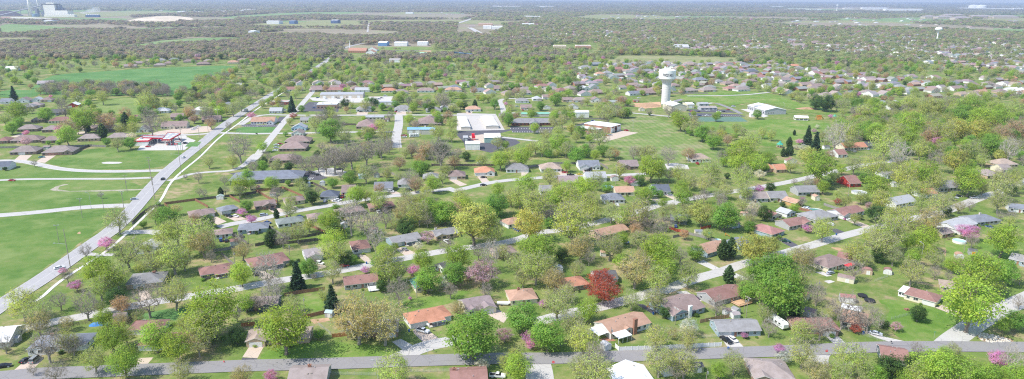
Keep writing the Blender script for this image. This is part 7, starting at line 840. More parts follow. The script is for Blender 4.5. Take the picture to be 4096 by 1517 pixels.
# ---- lettered water tower
x, y = (195.4, 869.4)
r = thing('water_tower', 'tall white composite water tower lettered on its cylindrical tank, with antennas on top', 'water tower', (x, y, 0)); r.scale = (.93, .93, .955)
c = MB(); c.lathe([(5.9, 0), (5.9, 26)], 48); link('column', c.mesh('column', ['tower'], True), r)
for z in range(2, 26, 3): c = MB(); c.lathe([(5.93, z), (5.93, z+.14)], 48); link('band', c.mesh('band', ['towerband']), r)
c = MB(); c.lathe([(5.95, 26), (6.1, 29.5), (11.0, 34)], 48); link('cone', c.mesh('cone', ['towercone'], True), r)
c = MB(); c.lathe([(11.0, 34), (11.35, 34.3), (11.35, 44.8)], 64); c.lathe([(11.35, 44.8), (11.2, 45.2), (8, 46.2), (0.01, 46.7)], 64); link('tank', c.mesh('tank', ['whitep'], False), r)
for k in range(9):
    an = k*2*pi/9; c = MB(); c.box(-.28, .28, -.15, .15, 0, 3.6); link('antenna', c.mesh('antenna', ['whitep']), r, (4.2*cos(an), 4.2*sin(an), 46.1), an)
c = MB(); c.lathe([(4.3, 47.0), (4.3, 47.15)], 24); c.lathe([(4.3, 48.6), (4.3, 48.75)], 24); c.cyl(0, 0, 46.4, 50, .12, n=6); c.cyl(1.2, 0, 46.4, 51.5, .08, n=6); link('antenna_ring', c.mesh('ring', ['trim']), r)
c = MB(); c.box(-7, 7, -8.5, -7.5, 0, 1.5); link('base_equipment', c.mesh('base_equipment', ['metalg']), r)
cu = bpy.data.curves.new('txt', 'FONT'); cu.body = 'PWSD NO. 1'; cu.size = 5.2; cu.align_x = 'CENTER'; cu.extrude = 0; cu.offset = .19; cu.resolution_u = 3; cu.space_character = 1.15
to = bpy.data.objects.new('txt', cu); COL.objects.link(to); dg = bpy.context.evaluated_depsgraph_get(); tm = bpy.data.meshes.new_from_object(to.evaluated_get(dg)); bpy.data.objects.remove(to)
import bmesh
bm = bmesh.new(); bm.from_mesh(tm); bmesh.ops.subdivide_edges(bm, edges=[e for e in bm.edges if e.calc_length() > .5], cuts=2); bmesh.ops.triangulate(bm, faces=bm.faces[:])
xs = [v.co.x for v in bm.verts]; mx_ = (min(xs)+max(xs))/2; wd = max(xs)-min(xs)
view = atan2(-y, -x)      # direction to the camera side of the tank
for v in bm.verts:
    u = (v.co.x-mx_)*15.6/wd; th = view+.19+u/11.4; v.co = (11.44*cos(th), 11.44*sin(th), 37.6+v.co.y*1.02)
bm.to_mesh(tm); bm.free(); tm.materials.clear(); tm.materials.append(MATS['black'])
link('lettering', tm, r)
# dirt mound by the tower
def mound(name, label, x, y, w, d, h, mat, cat, seed=0):
    rr = random.Random(seed); b = MB(); n, m_ = 18, 6; ph = [rr.uniform(0, 6.28) for _ in range(4)]
    rings = []
    for j in range(m_+1):
        t = 1-j/m_; z = h*(1-t*t)**1.2; k = len(b.v)
        for i in range(n):
            a = 2*pi*i/n; q = t*(1+.18*sin(2*a+ph[0])+.1*sin(5*a+ph[1])); b.v.append((w/2*q*cos(a), d/2*q*sin(a), z*(1+.15*sin(3*a+ph[2])*t)))
        rings.append(k)
    for j in range(m_):
        for i in range(n): i2 = (i+1) % n; b.f.append((rings[j]+i, rings[j]+i2, rings[j+1]+i2, rings[j+1]+i)); b.m.append(0)
    me = b.mesh(name, [mat]); o = thing(name, label, cat, (x, y, 0), 0, None, me); return o
x, y = (168.6, 853.4); mound('dirt_mound', 'reddish tan mound of bare earth beside the lettered tower', x, y, 42, 22, 3.5, 'dirt', 'mound')
x, y = (362.2, 834.9); mound('dirt_mound', 'small pale earth heap on the park hillside', x, y, 26, 14, 2.2, 'dirt', 'mound', 4)
# ---- globe water tower and thin far tower
for (x, y), R, Hh, lb in (((1384.3, 2278.9), 0, 0, 'round white globe water tower on a slim stem above the trees'), ((3770.4, 8221.5), 0, 0, 'slim distant white water tower among pale warehouses')):
    sc = y*1.0; 
    if y < 3000: R, Hh, rr = 11.0, 38, 2.0
    else: R, Hh, rr = 12, 62, 3.2
    r = thing('water_tower', lb, 'water tower', (x, y, 0)); c = MB(); c.lathe([(rr*1.7, 0), (rr, 6), (rr, Hh-R*.5)], 16); link('stem', c.mesh('stem', ['whitep'], True), r)
    c = MB(); c.lathe([(R*cos(t), Hh+R*.62*sin(t)) for t in [(-1.3+2.87*i/12) for i in range(13)]], 28); link('tank', c.mesh('tank', ['whitep'], True), r)
# ---- orange-roofed school with spire
r = hall('school_building', 'long orange roofed brick school building beside the far sports field', 'school', (-375.1, 1675.0, -0.052, 44.0), 22, 5, (.45, .22, .14), (.46, .25, .18), 'gable', .55, 8, 0, rmat='shingle')
for lb, F in (('white gabled wing with an orange roof, the one higher up the slope', (-349.4, 1726.0, 0.000, 23.5)), ('white gabled wing with an orange roof, the one with the wide porch', (-334.8, 1631.5, 0.000, 21.1))):
    hall('school_wing', lb, 'school', F, 26, 4.5, WH, (.45, .26, .19), 'gx', .5, 2, 0, 'gabled wings of the orange roofed school', rmat='shingle')
x, y = (-419.3, 1789.9)
r = thing('church_spire', 'thin white spire beside the long orange roof', 'spire', (x, y, 0)); c = MB(); c.cyl(0, 0, 0, 9, 1.6, 1.6, 8); link('base_drum', c.mesh('drum', ['whitep']), r); c = MB(); c.cyl(0, 0, 9, 24, 1.5, .05, 8); link('spire_cone', c.mesh('spire', ['whitep']), r)
hall('depot', 'blue walled depot with a white roof on the far field road', 'depot', (-358.1, 1913.6, 0.000, 24.1), 40, 9, (.16, .30, .52), (.8, .8, .8), 'gable', .15, 0, 0)
hall('depot', 'long white depot right of the blue walled one'.replace('right of', 'next to'), 'depot', (-308.5, 1916.0, 0.000, 34.8), 30, 9, WH, WH, 'gable', .15, 0, 5)
hall('depot', 'white depot standing before far brown houses', 'depot', (-251.4, 1937.8, 0.000, 28.3), 30, 9, WH, WH, 'gable', .15, 0, 4)
hall('field_shelter', 'white building with a pale green roof beside the ball field', 'building', (-208.5, 1601.5, 0.000, 18.4), 16, 4.5, WH, (.4, .65, .48), 'gable', .3, 0, 0)
hall('metal_building', 'white building with a tan roof among budding trees', 'building', (-244.0, 1430.1, 0.000, 22.7), 16, 5, WH, (.40, .36, .34), 'gable', .3, 0, 0)
# water slide
x, y = (-105.3, 1526.7)
r = thing('water_slide', 'dark blue water slide structure beside bare trees', 'water slide', (x, y, 0), .6)
c = MB()
for k in range(5): c.tube((-26+k*10, 0, 15-k*1.2), (-16+k*10, 4*(-1)**k, 13-k*1.2), 1.6, 1.6, 6); 
link('tube_slide', c.mesh('tube_slide', ['bluetank']), r)
for k in range(5): c = MB(); c.cyl(0, 0, 0, 14-k*1.4, .5, n=5); link('support', c.mesh('support', ['metalg']), r, (-24+k*11, 0, 0))
# ---- far warehouses and plants: (x,y,width,height,wall,roof,label)
def fwh(nm, F, h, wall, roof, lb, d=60): return hall(nm, lb, 'warehouse' if nm == 'warehouse' else 'building', F, d, h, wall, roof, 'gable', .06, 0, 0, 'far warehouses')
for F, h, wl, rf, lb in (
 ((-1167.5, 3413.2, 0.000, 60.5), 14, WH, WH, 'long white far warehouse beside a small blue one'),
 ((-1082.8, 3439.0, 0.000, 25.4), 14, (.14, .22, .4), (.2, .28, .42), 'dark blue far warehouse in the green meadow'),
 ((-899.0, 3534.7, 0.000, 35.1), 16, (.1, .15, .3), WH, 'white roofed far silo hall with dark blue walls'),
 ((-4981.7, 18703.9, 0.000, 228.9), 18, WH, WH, 'pale far warehouse close below the horizon above a wooded ridge'),
 ((-3543.6, 19847.0, 0.000, 265.2), 18, BE, WH, 'wide low pale warehouse near the middle of the horizon'),
 ((-831.0, 5654.7, 0.000, 59.9), 12, WH, WH, 'small white warehouse alone in brown woods'),
 ((-110.0, 2999.3, 0.000, 34.1), 12, WH, WH, 'white shed roofed store beside the far highway'),
 ((-66.6, 2961.5, 0.000, 46.3), 12, WH, WH, 'longer white store beside the far highway'),
 ((-131.3, 3359.2, 0.000, 69.1), 10, (.6, .4, .28), (.6, .42, .32), 'tan and orange store behind the far highway'),
 ((-141.3, 9870.8, 0.000, 307.4), 16, WH, WH, 'very long white warehouse near the horizon at the middle'),
 ((454.0, 10182.1, 0.000, 265.4), 16, WH, WH, 'long bright warehouse near the horizon beside a wooded belt'),
 ((65.5, 10002.8, 0.000, 133.9), 14, WH, WH, 'low white strip of warehouse near the horizon'),
 ((145.5, 4550.4, 0.000, 61.2), 14, BE, WH, 'pale store with a broad roof in the upper woods'),
 ((96.0, 4648.5, 0.000, 42.8), 12, BE, WH, 'smaller pale store beside the broad roofed one'),
 ((70.9, 3264.9, 0.000, 55.6), 12, WH, WH, 'white block behind dark evergreens in the upper suburb'),
 ((2282.8, 7161.8, 0.000, 141.5), 14, WH, WH, 'grey white warehouse in the hazy band'),
 ((2605.9, 7566.2, 0.000, 101.4), 14, WH, WH, 'white warehouse beside the hazy grey one'),
 ((4101.7, 10946.1, 0.000, 185.0), 16, WH, WH, 'white warehouse row highest on the hazy skyline'),
 ((3401.0, 8433.6, 0.000, 237.8), 16, WH, WH, 'flat white warehouse in front of the slim far tower'),
 ((3520.6, 8225.8, 0.000, 150.8), 16, WH, WH, 'second flat white warehouse in front of the slim far tower'),
 ((4509.3, 9479.7, 0.000, 120.2), 18, BE, WH, 'warehouse directly beyond the slim far tower'),
 ((5148.5, 10051.6, 0.000, 354.1), 18, WH, WH, 'broad white factory roofs on the skyline'),
 ((4705.4, 8491.5, 0.000, 455.0), 18, WH, WH, 'broadest low white factory in the haze'),
 ((4088.9, 8031.1, 0.000, 158.6), 16, BE, WH, 'tan fronted factory below the broad white roofs'),
 ((6696.3, 10004.3, 0.000, 761.3), 18, WH, WH, 'huge white factory beside two storage tanks'),
 ((7395.3, 10310.7, 0.000, 175.8), 18, WH, WH, 'white factory end at the edge of the skyline'),
 ((-2224.5, 3353.2, 0.000, 33.3), 14, WH, WH, 'small white depot before the power plant'),
 ((-2601.9, 5514.6, 0.000, 54.6), 12, WH, WH, 'white farm buildings on the far slope'),
 ((-2521.6, 5649.8, 0.000, 55.9), 12, WH, WH, 'white strip building beside the far farm'),
 ((-7306.8, 18094.4, 0.000, 343.7), 14, WH, WH, 'pale quarry plant on the skyline above the woods'),
 ((-917.3, 2450.4, 0.000, 19.2), 12, WH, WH, 'white house like shed at the top of the wooded slope')):
    fwh('warehouse', F, h, wl, rf, lb)
random.seed(9)
FE = [(-2453.6, 5762.6), (-2456.6, 5828.2), (-2481.2, 5967.5), (-2480.0, 6036.8), (-2483.5, 6108.7), (-2482.3, 6181.4), (-2499.3, 6336.1), (-2493.3, 6413.2), (-2477.2, 6490.1), (-2460.7, 6568.8), (-2443.8, 6649.4), (-2319.7, 5673.6), (-2362.2, 5943.8), (-2338.4, 6079.1)]
for k, (x, y) in enumerate(FE): hall('estate_house', 'white house in the far hillside estate above the quarry', 'house', (x, y, .2, 34), 22, 9, WH, (.6, .6, .62), 'gable', .3, 0, 0, 'houses of the far hillside estate')
for (x, y), lb in zip([(7693.7, 11811.5), (7599.3, 11474.6)], ('bigger white storage tank on the skyline', 'smaller white storage tank on the skyline')):
    r = thing('storage_tank', lb, 'tank', (x, y, 0), 0, 'skyline storage tanks'); c = MB(); c.lathe([(75, 0), (75, 38)], 24); link('tank_wall', c.mesh('tw', ['whitep']), r); c = MB(); c.lathe([(76, 38), (40, 50), (.1, 54)], 24); link('tank_roof', c.mesh('tr', ['whitep'], True), r)
for k, (F, lb) in enumerate((((2952.1, 4970.2, 0.000, 84.4), 'brown roofed apartment block at the lower end of the hilltop row'), ((3014.6, 4900.0, 0.000, 110.9), 'apartment block with a stepped brown roof in the hilltop row'), ((2999.5, 4685.4, 0.000, 112.7), 'tan fronted apartment block in the middle of the hilltop row'), ((3459.9, 5514.2, 0.000, 155.9), 'apartment block behind the stepped one in the hilltop row'), ((3451.6, 5172.5, 0.000, 146.3), 'long brown apartment block past the tan fronted one'), ((3562.8, 5085.1, 0.000, 179.8), 'longest brown apartment block at the far end of the row'))):
    hall('apartment_block', lb, 'apartment block', F, 60, 15, (.5, .42, .36), (.33, .29, .29), 'hip', .3, 0, 0, 'hilltop apartment blocks', rmat='shingle')
# tan school blocks
for F, wl, rf, lb in (((125.9, 1853.4, 0.000, 33.2), (.6, .48, .34), (.55, .42, .32), 'tan school block behind green trees'), ((189.3, 1860.3, 0.000, 40.5), (.5, .27, .2), (.55, .40, .34), 'brick school block with a striped front behind green trees'), ((478.0, 1695.8, 0.000, 22.6), (.62, .52, .38), (.5, .42, .36), 'low tan block at the edge of the dry meadow')):
    hall('school_block', lb, 'school', F, 30, 7, wl, rf, 'flat', 0, 8, 0, 'school blocks', rmat='plain', wmat='plain')
hall('school_block', 'wide hall with a pale grey roof and white bands behind the dry meadow', 'school', (444.6, 1824.2, 0.000, 36.6), 34, 8, (.5, .48, .46), (.5, .5, .52), 'gable', .3, 6, 0, rmat='shingle')
# ---- power plant
x, y = (-2938.8, 4461.3); q = .62
r = thing('power_plant', 'pale power plant with a tall boiler house and a stepped turbine hall', 'power plant', (x, y, 0), 0)
def px_(v): return (v-480)*q
for nm, x0, x1, z, dd, mt in (('boiler_house', 430, 548, 74, 60, 'tanwall2'), ('boiler_house_cornice', 414, 552, 78, 62, 'coal2'), ('penthouse', 465, 545, 86, 30, 'tanwall2'), ('turbine_hall', 548, 672, 40, 60, 'tanwall2'), ('turbine_hall_cornice', 547, 678, 43, 62, 'coal2')):
    b = MB(); z0 = {'boiler_house_cornice': 74.1, 'penthouse': 78.1, 'turbine_hall_cornice': 40.1}.get(nm, 0)
    b.box(px_(x0), px_(x1)-(.3 if nm == 'boiler_house' else 0), 0 if 'cornice' not in nm else -1, dd, z0, z); link(nm, b.mesh(nm, [mt]), r)
b = MB(); b.box(px_(412), px_(429), 10, 50, 0, 60); b.box(px_(385), px_(411), 15, 45, 0, 30); b.box(px_(330), px_(352), 10, 30, 0, 50); b.box(px_(355), px_(411), 20, 24, 28, 32); b.box(px_(552), px_(578), 20, 50, 43.2, 72); b.box(px_(580), px_(600), 25, 45, 43.2, 56)
link('duct_block', b.mesh('duct_block', ['metalg2']), r)
b = MB(); b.box(px_(470), px_(778), -42, -12, 0, 14); 
for k in range(12): b.cyl(px_(490+k*24), -27, 14.1, 19, 3, 2, 8)
link('cooling_hall', b.mesh('cooling_hall', ['tanwall2']), r)
for (xx, yy), lb, hh, rr, bands in ((((-3038.7, 4438.2)), 'thick pale concrete chimney stack of the power plant', 165, (10.5, 6.2), False), (((-3138.4, 4669.7)), 'slender banded chimney stack of the power plant', 168, (6, 4.2), True)):
    s_ = thing('chimney_stack', lb, 'chimney', (xx, yy, 0)); c = MB(); c.cyl(0, 0, 0, hh, rr[0], rr[1], 20); link('shaft', c.mesh('shaft', ['tanwall2'], True), s_)
    if bands:
        for z0, z1, m_ in ((116, 124, 'redp2'), (104, 108, 'coal2'), (132, 138, 'redp2'), (148, 154, 'redp2')): c = MB(); c.cyl(0, 0, z0, z1, rr[0]*.9, rr[0]*.88, 20); link('band', c.mesh('band', [m_]), s_)
x1_, y1_ = (-3005.2, 4433.3)
s_ = thing('round_tank', 'blue round tank beside the thick chimney stack', 'tank', (x1_, y1_, 0)); c = MB(); c.lathe([(20, 0), (20, 16), (19, 17.5), (.1, 19)], 24); link('tank_wall', c.mesh('tank_wall', ['bluetank']), s_)
xa, ya = (-3283.8, 4492.9)
s_ = thing('conveyor', 'long inclined coal conveyor rising to the boiler house', 'conveyor', (xa, ya, 0)); dx = x+px_(414)-xa
c = MB(); c.tube((0, 0, 4), (dx, y-ya+10, 70), 3.2, 3.2, 4); link('gantry', c.mesh('gantry', ['metalg2']), s_)
for k in range(1, 6): c = MB(); c.cyl(0, 0, 0, 4+66*k/6, 1.6, n=5); link('trestle', c.mesh('trestle', ['metalg2']), s_, (dx*k/6, (y-ya+10)*k/6, 0))
xx, yy = (-3297.3, 4592.3); mound('coal_heap', 'dark coal heap beside the power plant conveyor', xx, yy, 190, 90, 34, 'coal2', 'coal heap', 3)
xx, yy = (-2635.8, 4416.7)
s_ = thing('cooling_tower', 'dark low row of cooling towers under drifting steam', 'cooling tower', (xx, yy, 0)); b = MB(); b.box(-42, 42, -9, 9, 0, 13); link('tower_box', b.mesh('tower_box', ['bluedark']), s_)
for k in range(7): c = MB(); c.cyl(0, 0, 13, 19, 5, 4, 10); link('fan_stack', c.mesh('fan_stack', ['tanwall2']), s_, (-36+k*12, 0, 0))
b = MB(); b.lathe([(.1, -1)]+[(cos(t), sin(t)) for t in np.linspace(-1.5, 1.5, 9)]+[(.1, 1)], 12)
me = b.mesh('steam', ['steam'])
for k, (dx, sx, sz, z) in enumerate(((-10, 34, 14, 36), (22, 30, 18, 44), (-60, 26, 7, 26))):
    o = link('steam', me, None, (xx+dx, yy+6, z), 0, None, (sx, 14, sz)); o['kind'] = 'stuff'; o['label'] = 'white steam drifting above the cooling towers'; 
# ---- trailers
def trailer(label, A, B, col='whitep'):
    A, B = np.array(A), np.array(B); m_ = (A+B)/2; a = atan2(*(B-A)[::-1]); L = 9.5
    r = thing('travel_trailer', label, 'trailer', (m_[0], m_[1], 0), a); b = MB()
    profile(b, [(-L/2, .6), (L/2-.6, .6), (L/2, 1.2), (L/2, 2.7), (L/2-.9, 3.35), (-L/2+.2, 3.35), (-L/2, 3.1)], 2.5, 0); link('body', b.mesh('body', [col]), r)
    b = MB(); b.box(-L/2+.4, L/2-.8, -1.29, -1.25, 1.2, 1.7); b.box(-L/2+.4, L/2-.8, 1.25, 1.29, 1.2, 1.7); link('stripe', b.mesh('stripe', ['metalg']), r)
    for s in (-2.5, 0, 2.2): 
        c = MB(); c.box(-.6, .6, -1.3, -1.25, 1.9, 2.6); link('window', c.mesh('window', ['darkglass']), r, (s, 0, 0)); c = MB(); c.box(-.4, .4, -.4, .4, 0, .3); link('roof_vent', c.mesh('roof_vent', ['metalg']), r, (s, 0, 3.35))
    for s in (-.9, .2): c = MB(); c.box(-.35, .35, -1.27, 1.27, 0, .75); link('wheel', c.mesh('wheel', ['rubber']), r, (s, 0, 0))
trailer('long white travel trailer parked beside the maroon roofed brick house', (108.9, 260.1), (111.3, 252.9))
trailer('white trailer parked before the blue metal roofs', (-98.6, 646.0), (-90.3, 648.7))
x, y = (-3.7, 275.2)
r = thing('boat_trailer', 'small white boat on a trailer beside the salmon hip roofed house', 'boat', (x, y, 0), -.1); b = MB(); profile(b, [(-2.6, .6), (2.2, .6), (3, 1.3), (-2.6, 1.2)], 1.9, 0); link('hull', b.mesh('hull', ['whitep']), r)
for s in (-1, 1): c = MB(); c.box(-.3, .3, -.1, .1, 0, .6); link('wheel', c.mesh('wheel', ['rubber']), r, (-.5, s, 0))
x, y = (-169.4, 254.3)
o = mound('covered_boat', 'boat under a crumpled blue tarpaulin beside the rail fence', x, y, 7.5, 3, 1.5, 'blue_tarp', 'boat', 2)
# ---- pools, trampolines
def pool(label, P, R, h, rim, water='water'):
    r = thing('swimming_pool', label, 'pool', (P[0], P[1], 0)); b = MB(); b.lathe([(R, 0), (R, h), (R-.25, h), (R-.25, .2)], 28); link('pool_wall', b.mesh('pool_wall', [rim]), r); b = MB(); b.lathe([(R-.24, h-.25), (.05, h-.25)], 28); link('water', b.mesh('water', [water]), r)
pool('round pale blue pool with a white rim near the big redbud', (249.1, 358.3), 3.4, 1.2, 'whitep', 'waterpale'); pool('round green water pool with a white rim beside the red fence', (192.9, 413.6), 4.5, 1.2, 'whitep', 'watergreen')
pool('round deep blue pool in front of the green one', (185.9, 406.2), 3.8, 1.0, 'bluep'); pool('large grey white round pool beside the red walled house', (241.5, 456.9), 5, 1.2, 'whitep', 'metalg')
pool('dark blue round pool behind a shed by the pink trees', (68.0, 467.9), 4.2, 1.1, 'metalg'); pool('small turquoise pool in the fenced yard behind the salmon house', (115.0, 359.6), 1.9, .5, 'whitep', 'waterpale')
def tramp(label, P, R):
    r = thing('trampoline', label, 'trampoline', (P[0], P[1], 0), 0, 'garden trampolines'); b = MB(); b.lathe([(R, .8), (R, .95), (R-.3, .95)], 20); link('rim', b.mesh('rim', ['bluep' if 'blue' in label else 'black']), r); b = MB(); b.lathe([(R-.3, .93), (.03, .9)], 20); link('jumping_mat', b.mesh('mat', ['black']), r)
    for k in range(6): c = MB(); c.cyl(0, 0, 0, .85, .05, n=5); link('leg', c.mesh('leg', ['metalg']), r, ((R-.1)*cos(k*pi/3), (R-.1)*sin(k*pi/3), 0))
tramp('black trampoline nearest the sloping corner lawn'.replace('nearest', 'closest to') if 0 else 'black trampoline between the bare trees and the corner lawn', (159.9, 280.4), 2.3); tramp('second dark trampoline behind the first by bare trees', (159.2, 285.5), 2.1); tramp('blue rimmed trampoline under the vase shaped tree', (62.5, 354.2), 2.2); tramp('dark trampoline between the two grey duplexes', (-154.3, 825.3), 2.6)
# ---- fire pit ring, rubble
x, y = (227.8, 326.0)
r = thing('fire_pit', 'round brick fire pit ring on the lawn', 'fire pit', (x, y, 0)); b = MB(); b.lathe([(3.3, .02), (3.3, .15), (.05, .15)], 24); link('gravel_disc', b.mesh('disc', ['dirt']), r); b = MB(); b.lathe([(1.3, .15), (1.3, .6), (1., .6), (1., .2)], 16); link('stone_ring', b.mesh('stone_ring', ['brick']), r)
rr = random.Random(4); b = MB(); PR = [(188.2, 249.3), (190.7, 251.0), (194.9, 249.5), (197.3, 246.6), (198.0, 243.9), (194.1, 243.1), (187.9, 242.6), (186.3, 245.5)]
PRx = [p[0] for p in PR]; PRy = [p[1] for p in PR]
def pin1(x, y, P):
    c = False; j = len(P)-1
    for i in range(len(P)):
        if (P[i][1] > y) != (P[j][1] > y) and x < (P[j][0]-P[i][0])*(y-P[i][1])/(P[j][1]-P[i][1])+P[i][0]: c = not c
        j = i
    return c
for _ in range(520):
    xx, yy = rr.uniform(min(PRx), max(PRx)), rr.uniform(min(PRy), max(PRy))
    if not pin1(xx, yy, PR): continue
    s = rr.uniform(.12, .42); a = rr.uniform(0, 3); k = len(b.v)
    for z, f in ((0, 1), (s*.8, .6)):
        for i in range(5): b.v.append((xx+s*f*cos(a+i*1.256)*rr.uniform(.8, 1.2), yy+s*f*sin(a+i*1.256)*rr.uniform(.8, 1.2), z+.03))
    for i in range(5): j = (i+1) % 5; b.f.append((k+i, k+j, k+5+j, k+5+i)); b.m.append(0)
    b.f.append(tuple(k+5+i for i in range(5))); b.m.append(0)
o = link('rubble', b.mesh('rubble', ['rock'])); o['kind'] = 'stuff'; o['label'] = 'white broken stone spread on bare earth at the street corner'
# ---- small street things
def bin_(P, label):
    r = thing('wheelie_bin', label, 'bin', (P[0], P[1], 0), 0, 'blue bins'); b = MB(); k = len(b.v); b.box(-.3, .3, -.35, .35, .05, 1.0); link('bin_body', b.mesh('bin_body', ['bin']), r); b = MB(); b.box(-.34, .34, -.4, .38, 1.0, 1.1); link('lid', b.mesh('lid', ['bin']), r)
for P, lb in (((-41.2, 249.5), 'blue bin at the garage corner of the orange roofed ranch'), ((60.6, 266.5), 'blue bin beside the brown roofed pale blue house'), ((83.5, 236.4), 'blue bin at the kerb below the two parked cars'), ((142.0, 249.7), 'blue bin beside the white sedan'), ((-73.4, 322.3), 'blue bin at the kerb below the red brown house'), ((185.7, 369.3), 'blue bin on the black drive of the wide grey house'), ((-8.8, 217.8), 'blue bin beside the reddish roof at the bottom edge')): bin_(P, lb)
def stop(P, h, label):
    r = thing('stop_sign', label, 'road sign', (P[0], P[1], 0), 0, 'stop signs'); b = MB(); b.cyl(0, 0, 0, h, .045, n=6); link('post', b.mesh('post', ['metalg']), r)
    b = MB(); n = 8
    for yy, R, mi in ((-.03, .55, 0), (.03, .55, 1)): b.poly([(R*cos(pi/8+i*pi/4), yy, h+R*sin(pi/8+i*pi/4)) for i in (range(8) if yy < 0 else range(7, -1, -1))], mi)
    link('sign_plate', b.mesh('sign_plate', ['redp', 'metalg']), r)
    cu = bpy.data.curves.new('stop', 'FONT'); cu.body = 'STOP'; cu.size = .42; cu.align_x = 'CENTER'; cu.align_y = 'CENTER'; cu.resolution_u = 2
    to = bpy.data.objects.new('t', cu); COL.objects.link(to); tm = bpy.data.meshes.new_from_object(to.evaluated_get(bpy.context.evaluated_depsgraph_get())); bpy.data.objects.remove(to); tm.materials.clear(); tm.materials.append(MATS['whitep'])
    for v in tm.vertices: v.co = (v.co.x*.95, -.04, v.co.y+h)
    link('lettering', tm, r)
stop((15.4, 222.6), 2.2, 'red stop sign at the mouth of the side street opposite the white fence'); stop((119.1, 231.8), 2.2, 'red stop sign where the narrow lane meets the asphalt street')
for P, lb in (((-31.3, 229.5), 'green street name sign at the corner below the ranch house'), ((168.2, 245.8), 'green street name sign on the sloping corner lawn')):
    r = thing('street_sign', lb, 'road sign', (P[0], P[1], 0), .2, 'street name signs'); b = MB(); b.cyl(0, 0, 0, 2.9, .04, n=6); link('post', b.mesh('post', ['metalg']), r); b = MB(); b.box(-.5, .5, -.02, .02, 2.9, 3.15); link('name_plate', b.mesh('name_plate', ['greenp']), r)
for P, lb in (((-29.4, 233.1), 'dark mailbox beside the concrete street'), ((-22.7, 235.9), 'dark mailbox beside the big green maple'), ((148.7, 241.3), 'dark mailbox on the verge of the sloping drive')):
    r = thing('mailbox', lb, 'mailbox', (P[0], P[1], 0), 0, 'mailboxes'); b = MB(); b.box(-.06, .06, -.06, .06, 0, 1.1); link('post', b.mesh('post', ['polewood']), r); b = MB(); b.box(-.15, .15, -.3, .3, 1.1, 1.4); link('box_body', b.mesh('box_body', ['black']), r)
P = (-105.7, 224.7); r = thing('fire_hydrant', 'red fire hydrant on the verge of the asphalt street', 'hydrant', (P[0], P[1], 0)); b = MB(); b.lathe([(.2, 0), (.2, .1), (.14, .12), (.14, .65), (.2, .68), (.17, .8), (.02, .92)], 10); link('barrel', b.mesh('barrel', ['redp']), r); b = MB(); b.tube((-.28, 0, .5), (.28, 0, .5), .07, .07, 6); link('nozzle', b.mesh('nozzle', ['redp']), r)
P = (-33.3, 250.1); r = thing('basketball_hoop', 'basketball hoop with a white board beside the white pickup', 'basketball hoop', (P[0], P[1], 0), -.6); b = MB(); b.cyl(0, 0, 0, 3.2, .07, n=6); link('post', b.mesh('post', ['black']), r); b = MB(); b.box(-.7, .7, -.5, -.45, 2.8, 3.8); link('backboard', b.mesh('backboard', ['whitep']), r); b = MB(); b.lathe([(.23, 3.05), (.25, 3.05), (.25, 3.08)], 10); link('hoop', b.mesh('hoop', ['orangep']), r, (0, -.75, 0))
P = (171.9, 271.9); r = thing('picnic_table', 'wooden picnic table on the lawn beside the round shrub', 'picnic table', (P[0], P[1], 0), .2); b = MB(); b.box(-.9, .9, -.4, .4, .7, .76); link('table_top', b.mesh('top', ['brick']), r)
for s in (-.75, .75): b = MB(); b.box(-.9, .9, -.14, .14, .42, .46); link('bench', b.mesh('bench', ['brick']), r, (0, s, 0))
for s in (-.6, .6): b = MB(); b.box(-.05, .05, -.8, .8, 0, .7); link('leg', b.mesh('leg', ['brick']), r, (s, 0, 0))
P = (111.6, 363.6); r = thing('play_tower', 'small play tower with a green top beside the pool', 'play tower', (P[0], P[1], 0), .4)
for sx in (-.7, .7):
    for sy in (-.7, .7): b = MB(); b.box(-.07, .07, -.07, .07, 0, 2.8); link('post', b.mesh('post', ['polewood']), r, (sx, sy, 0))
b = MB(); b.box(-.8, .8, -.8, .8, 1.2, 1.3); link('platform', b.mesh('platform', ['polewood']), r); b = MB(); b.lathe([(1.3, 2.8), (.02, 3.6)], 4); link('roof', b.mesh('roof', ['greenp']), r, rz=pi/4)
P = (122.8, 366.8); r = thing('garden_slide', 'small yellow garden slide on the lawn', 'slide', (P[0], P[1], 0), -.5); b = MB(); b.quad((-1.4, -.3, 1.5), (1.2, -.3, .1), (1.2, .3, .1), (-1.4, .3, 1.5)); b.box(-1.5, -1.3, -.3, .3, 0, 1.5); link('chute', b.mesh('chute', ['orangep']), r)
for pl, lb in (([(-84.1, 260.4), (-77.0, 262.8), (-76.4, 259.6), (-81.4, 256.7)], 'timber edged garden beds beside the brown fence'),):
    pass

# ============================================================ trees
def vnoise(rng, dirs, k=5):
    A = rng.normal(size=(k, 3)); ph = rng.uniform(0, 6.28, k); f = rng.uniform(1.5, 3.5, k)
    A /= np.linalg.norm(A, axis=1)[:, None]
    return sum(np.sin(dirs@A[i]*f[i]*2+ph[i]) for i in range(k))/k
def leaf_quads(rng, C, size, vval, flat_=.5, out=0.):
    n = len(C)
    nrm = rng.normal(size=(n, 3)); nrm[:, 2] = np.abs(nrm[:, 2])+flat_
    if out: o_ = C-np.array((0, 0, 3.5)); nrm += out*o_/(np.linalg.norm(o_, axis=1)[:, None]+.1)
    nrm /= np.linalg.norm(nrm, axis=1)[:, None]
    t = rng.normal(size=(n, 3)); t -= nrm*(t*nrm).sum(1)[:, None]; t /= np.linalg.norm(t, axis=1)[:, None]; w = np.cross(nrm, t)
    s = (size*rng.uniform(.65, 1.35, n))[:, None]
    V = np.stack([C-t*s*.6, C+w*s*.42-t*s*.05, C+t*s*.6, C-w*s*.42+t*s*.05], 1).reshape(-1, 3)
    return V, vval
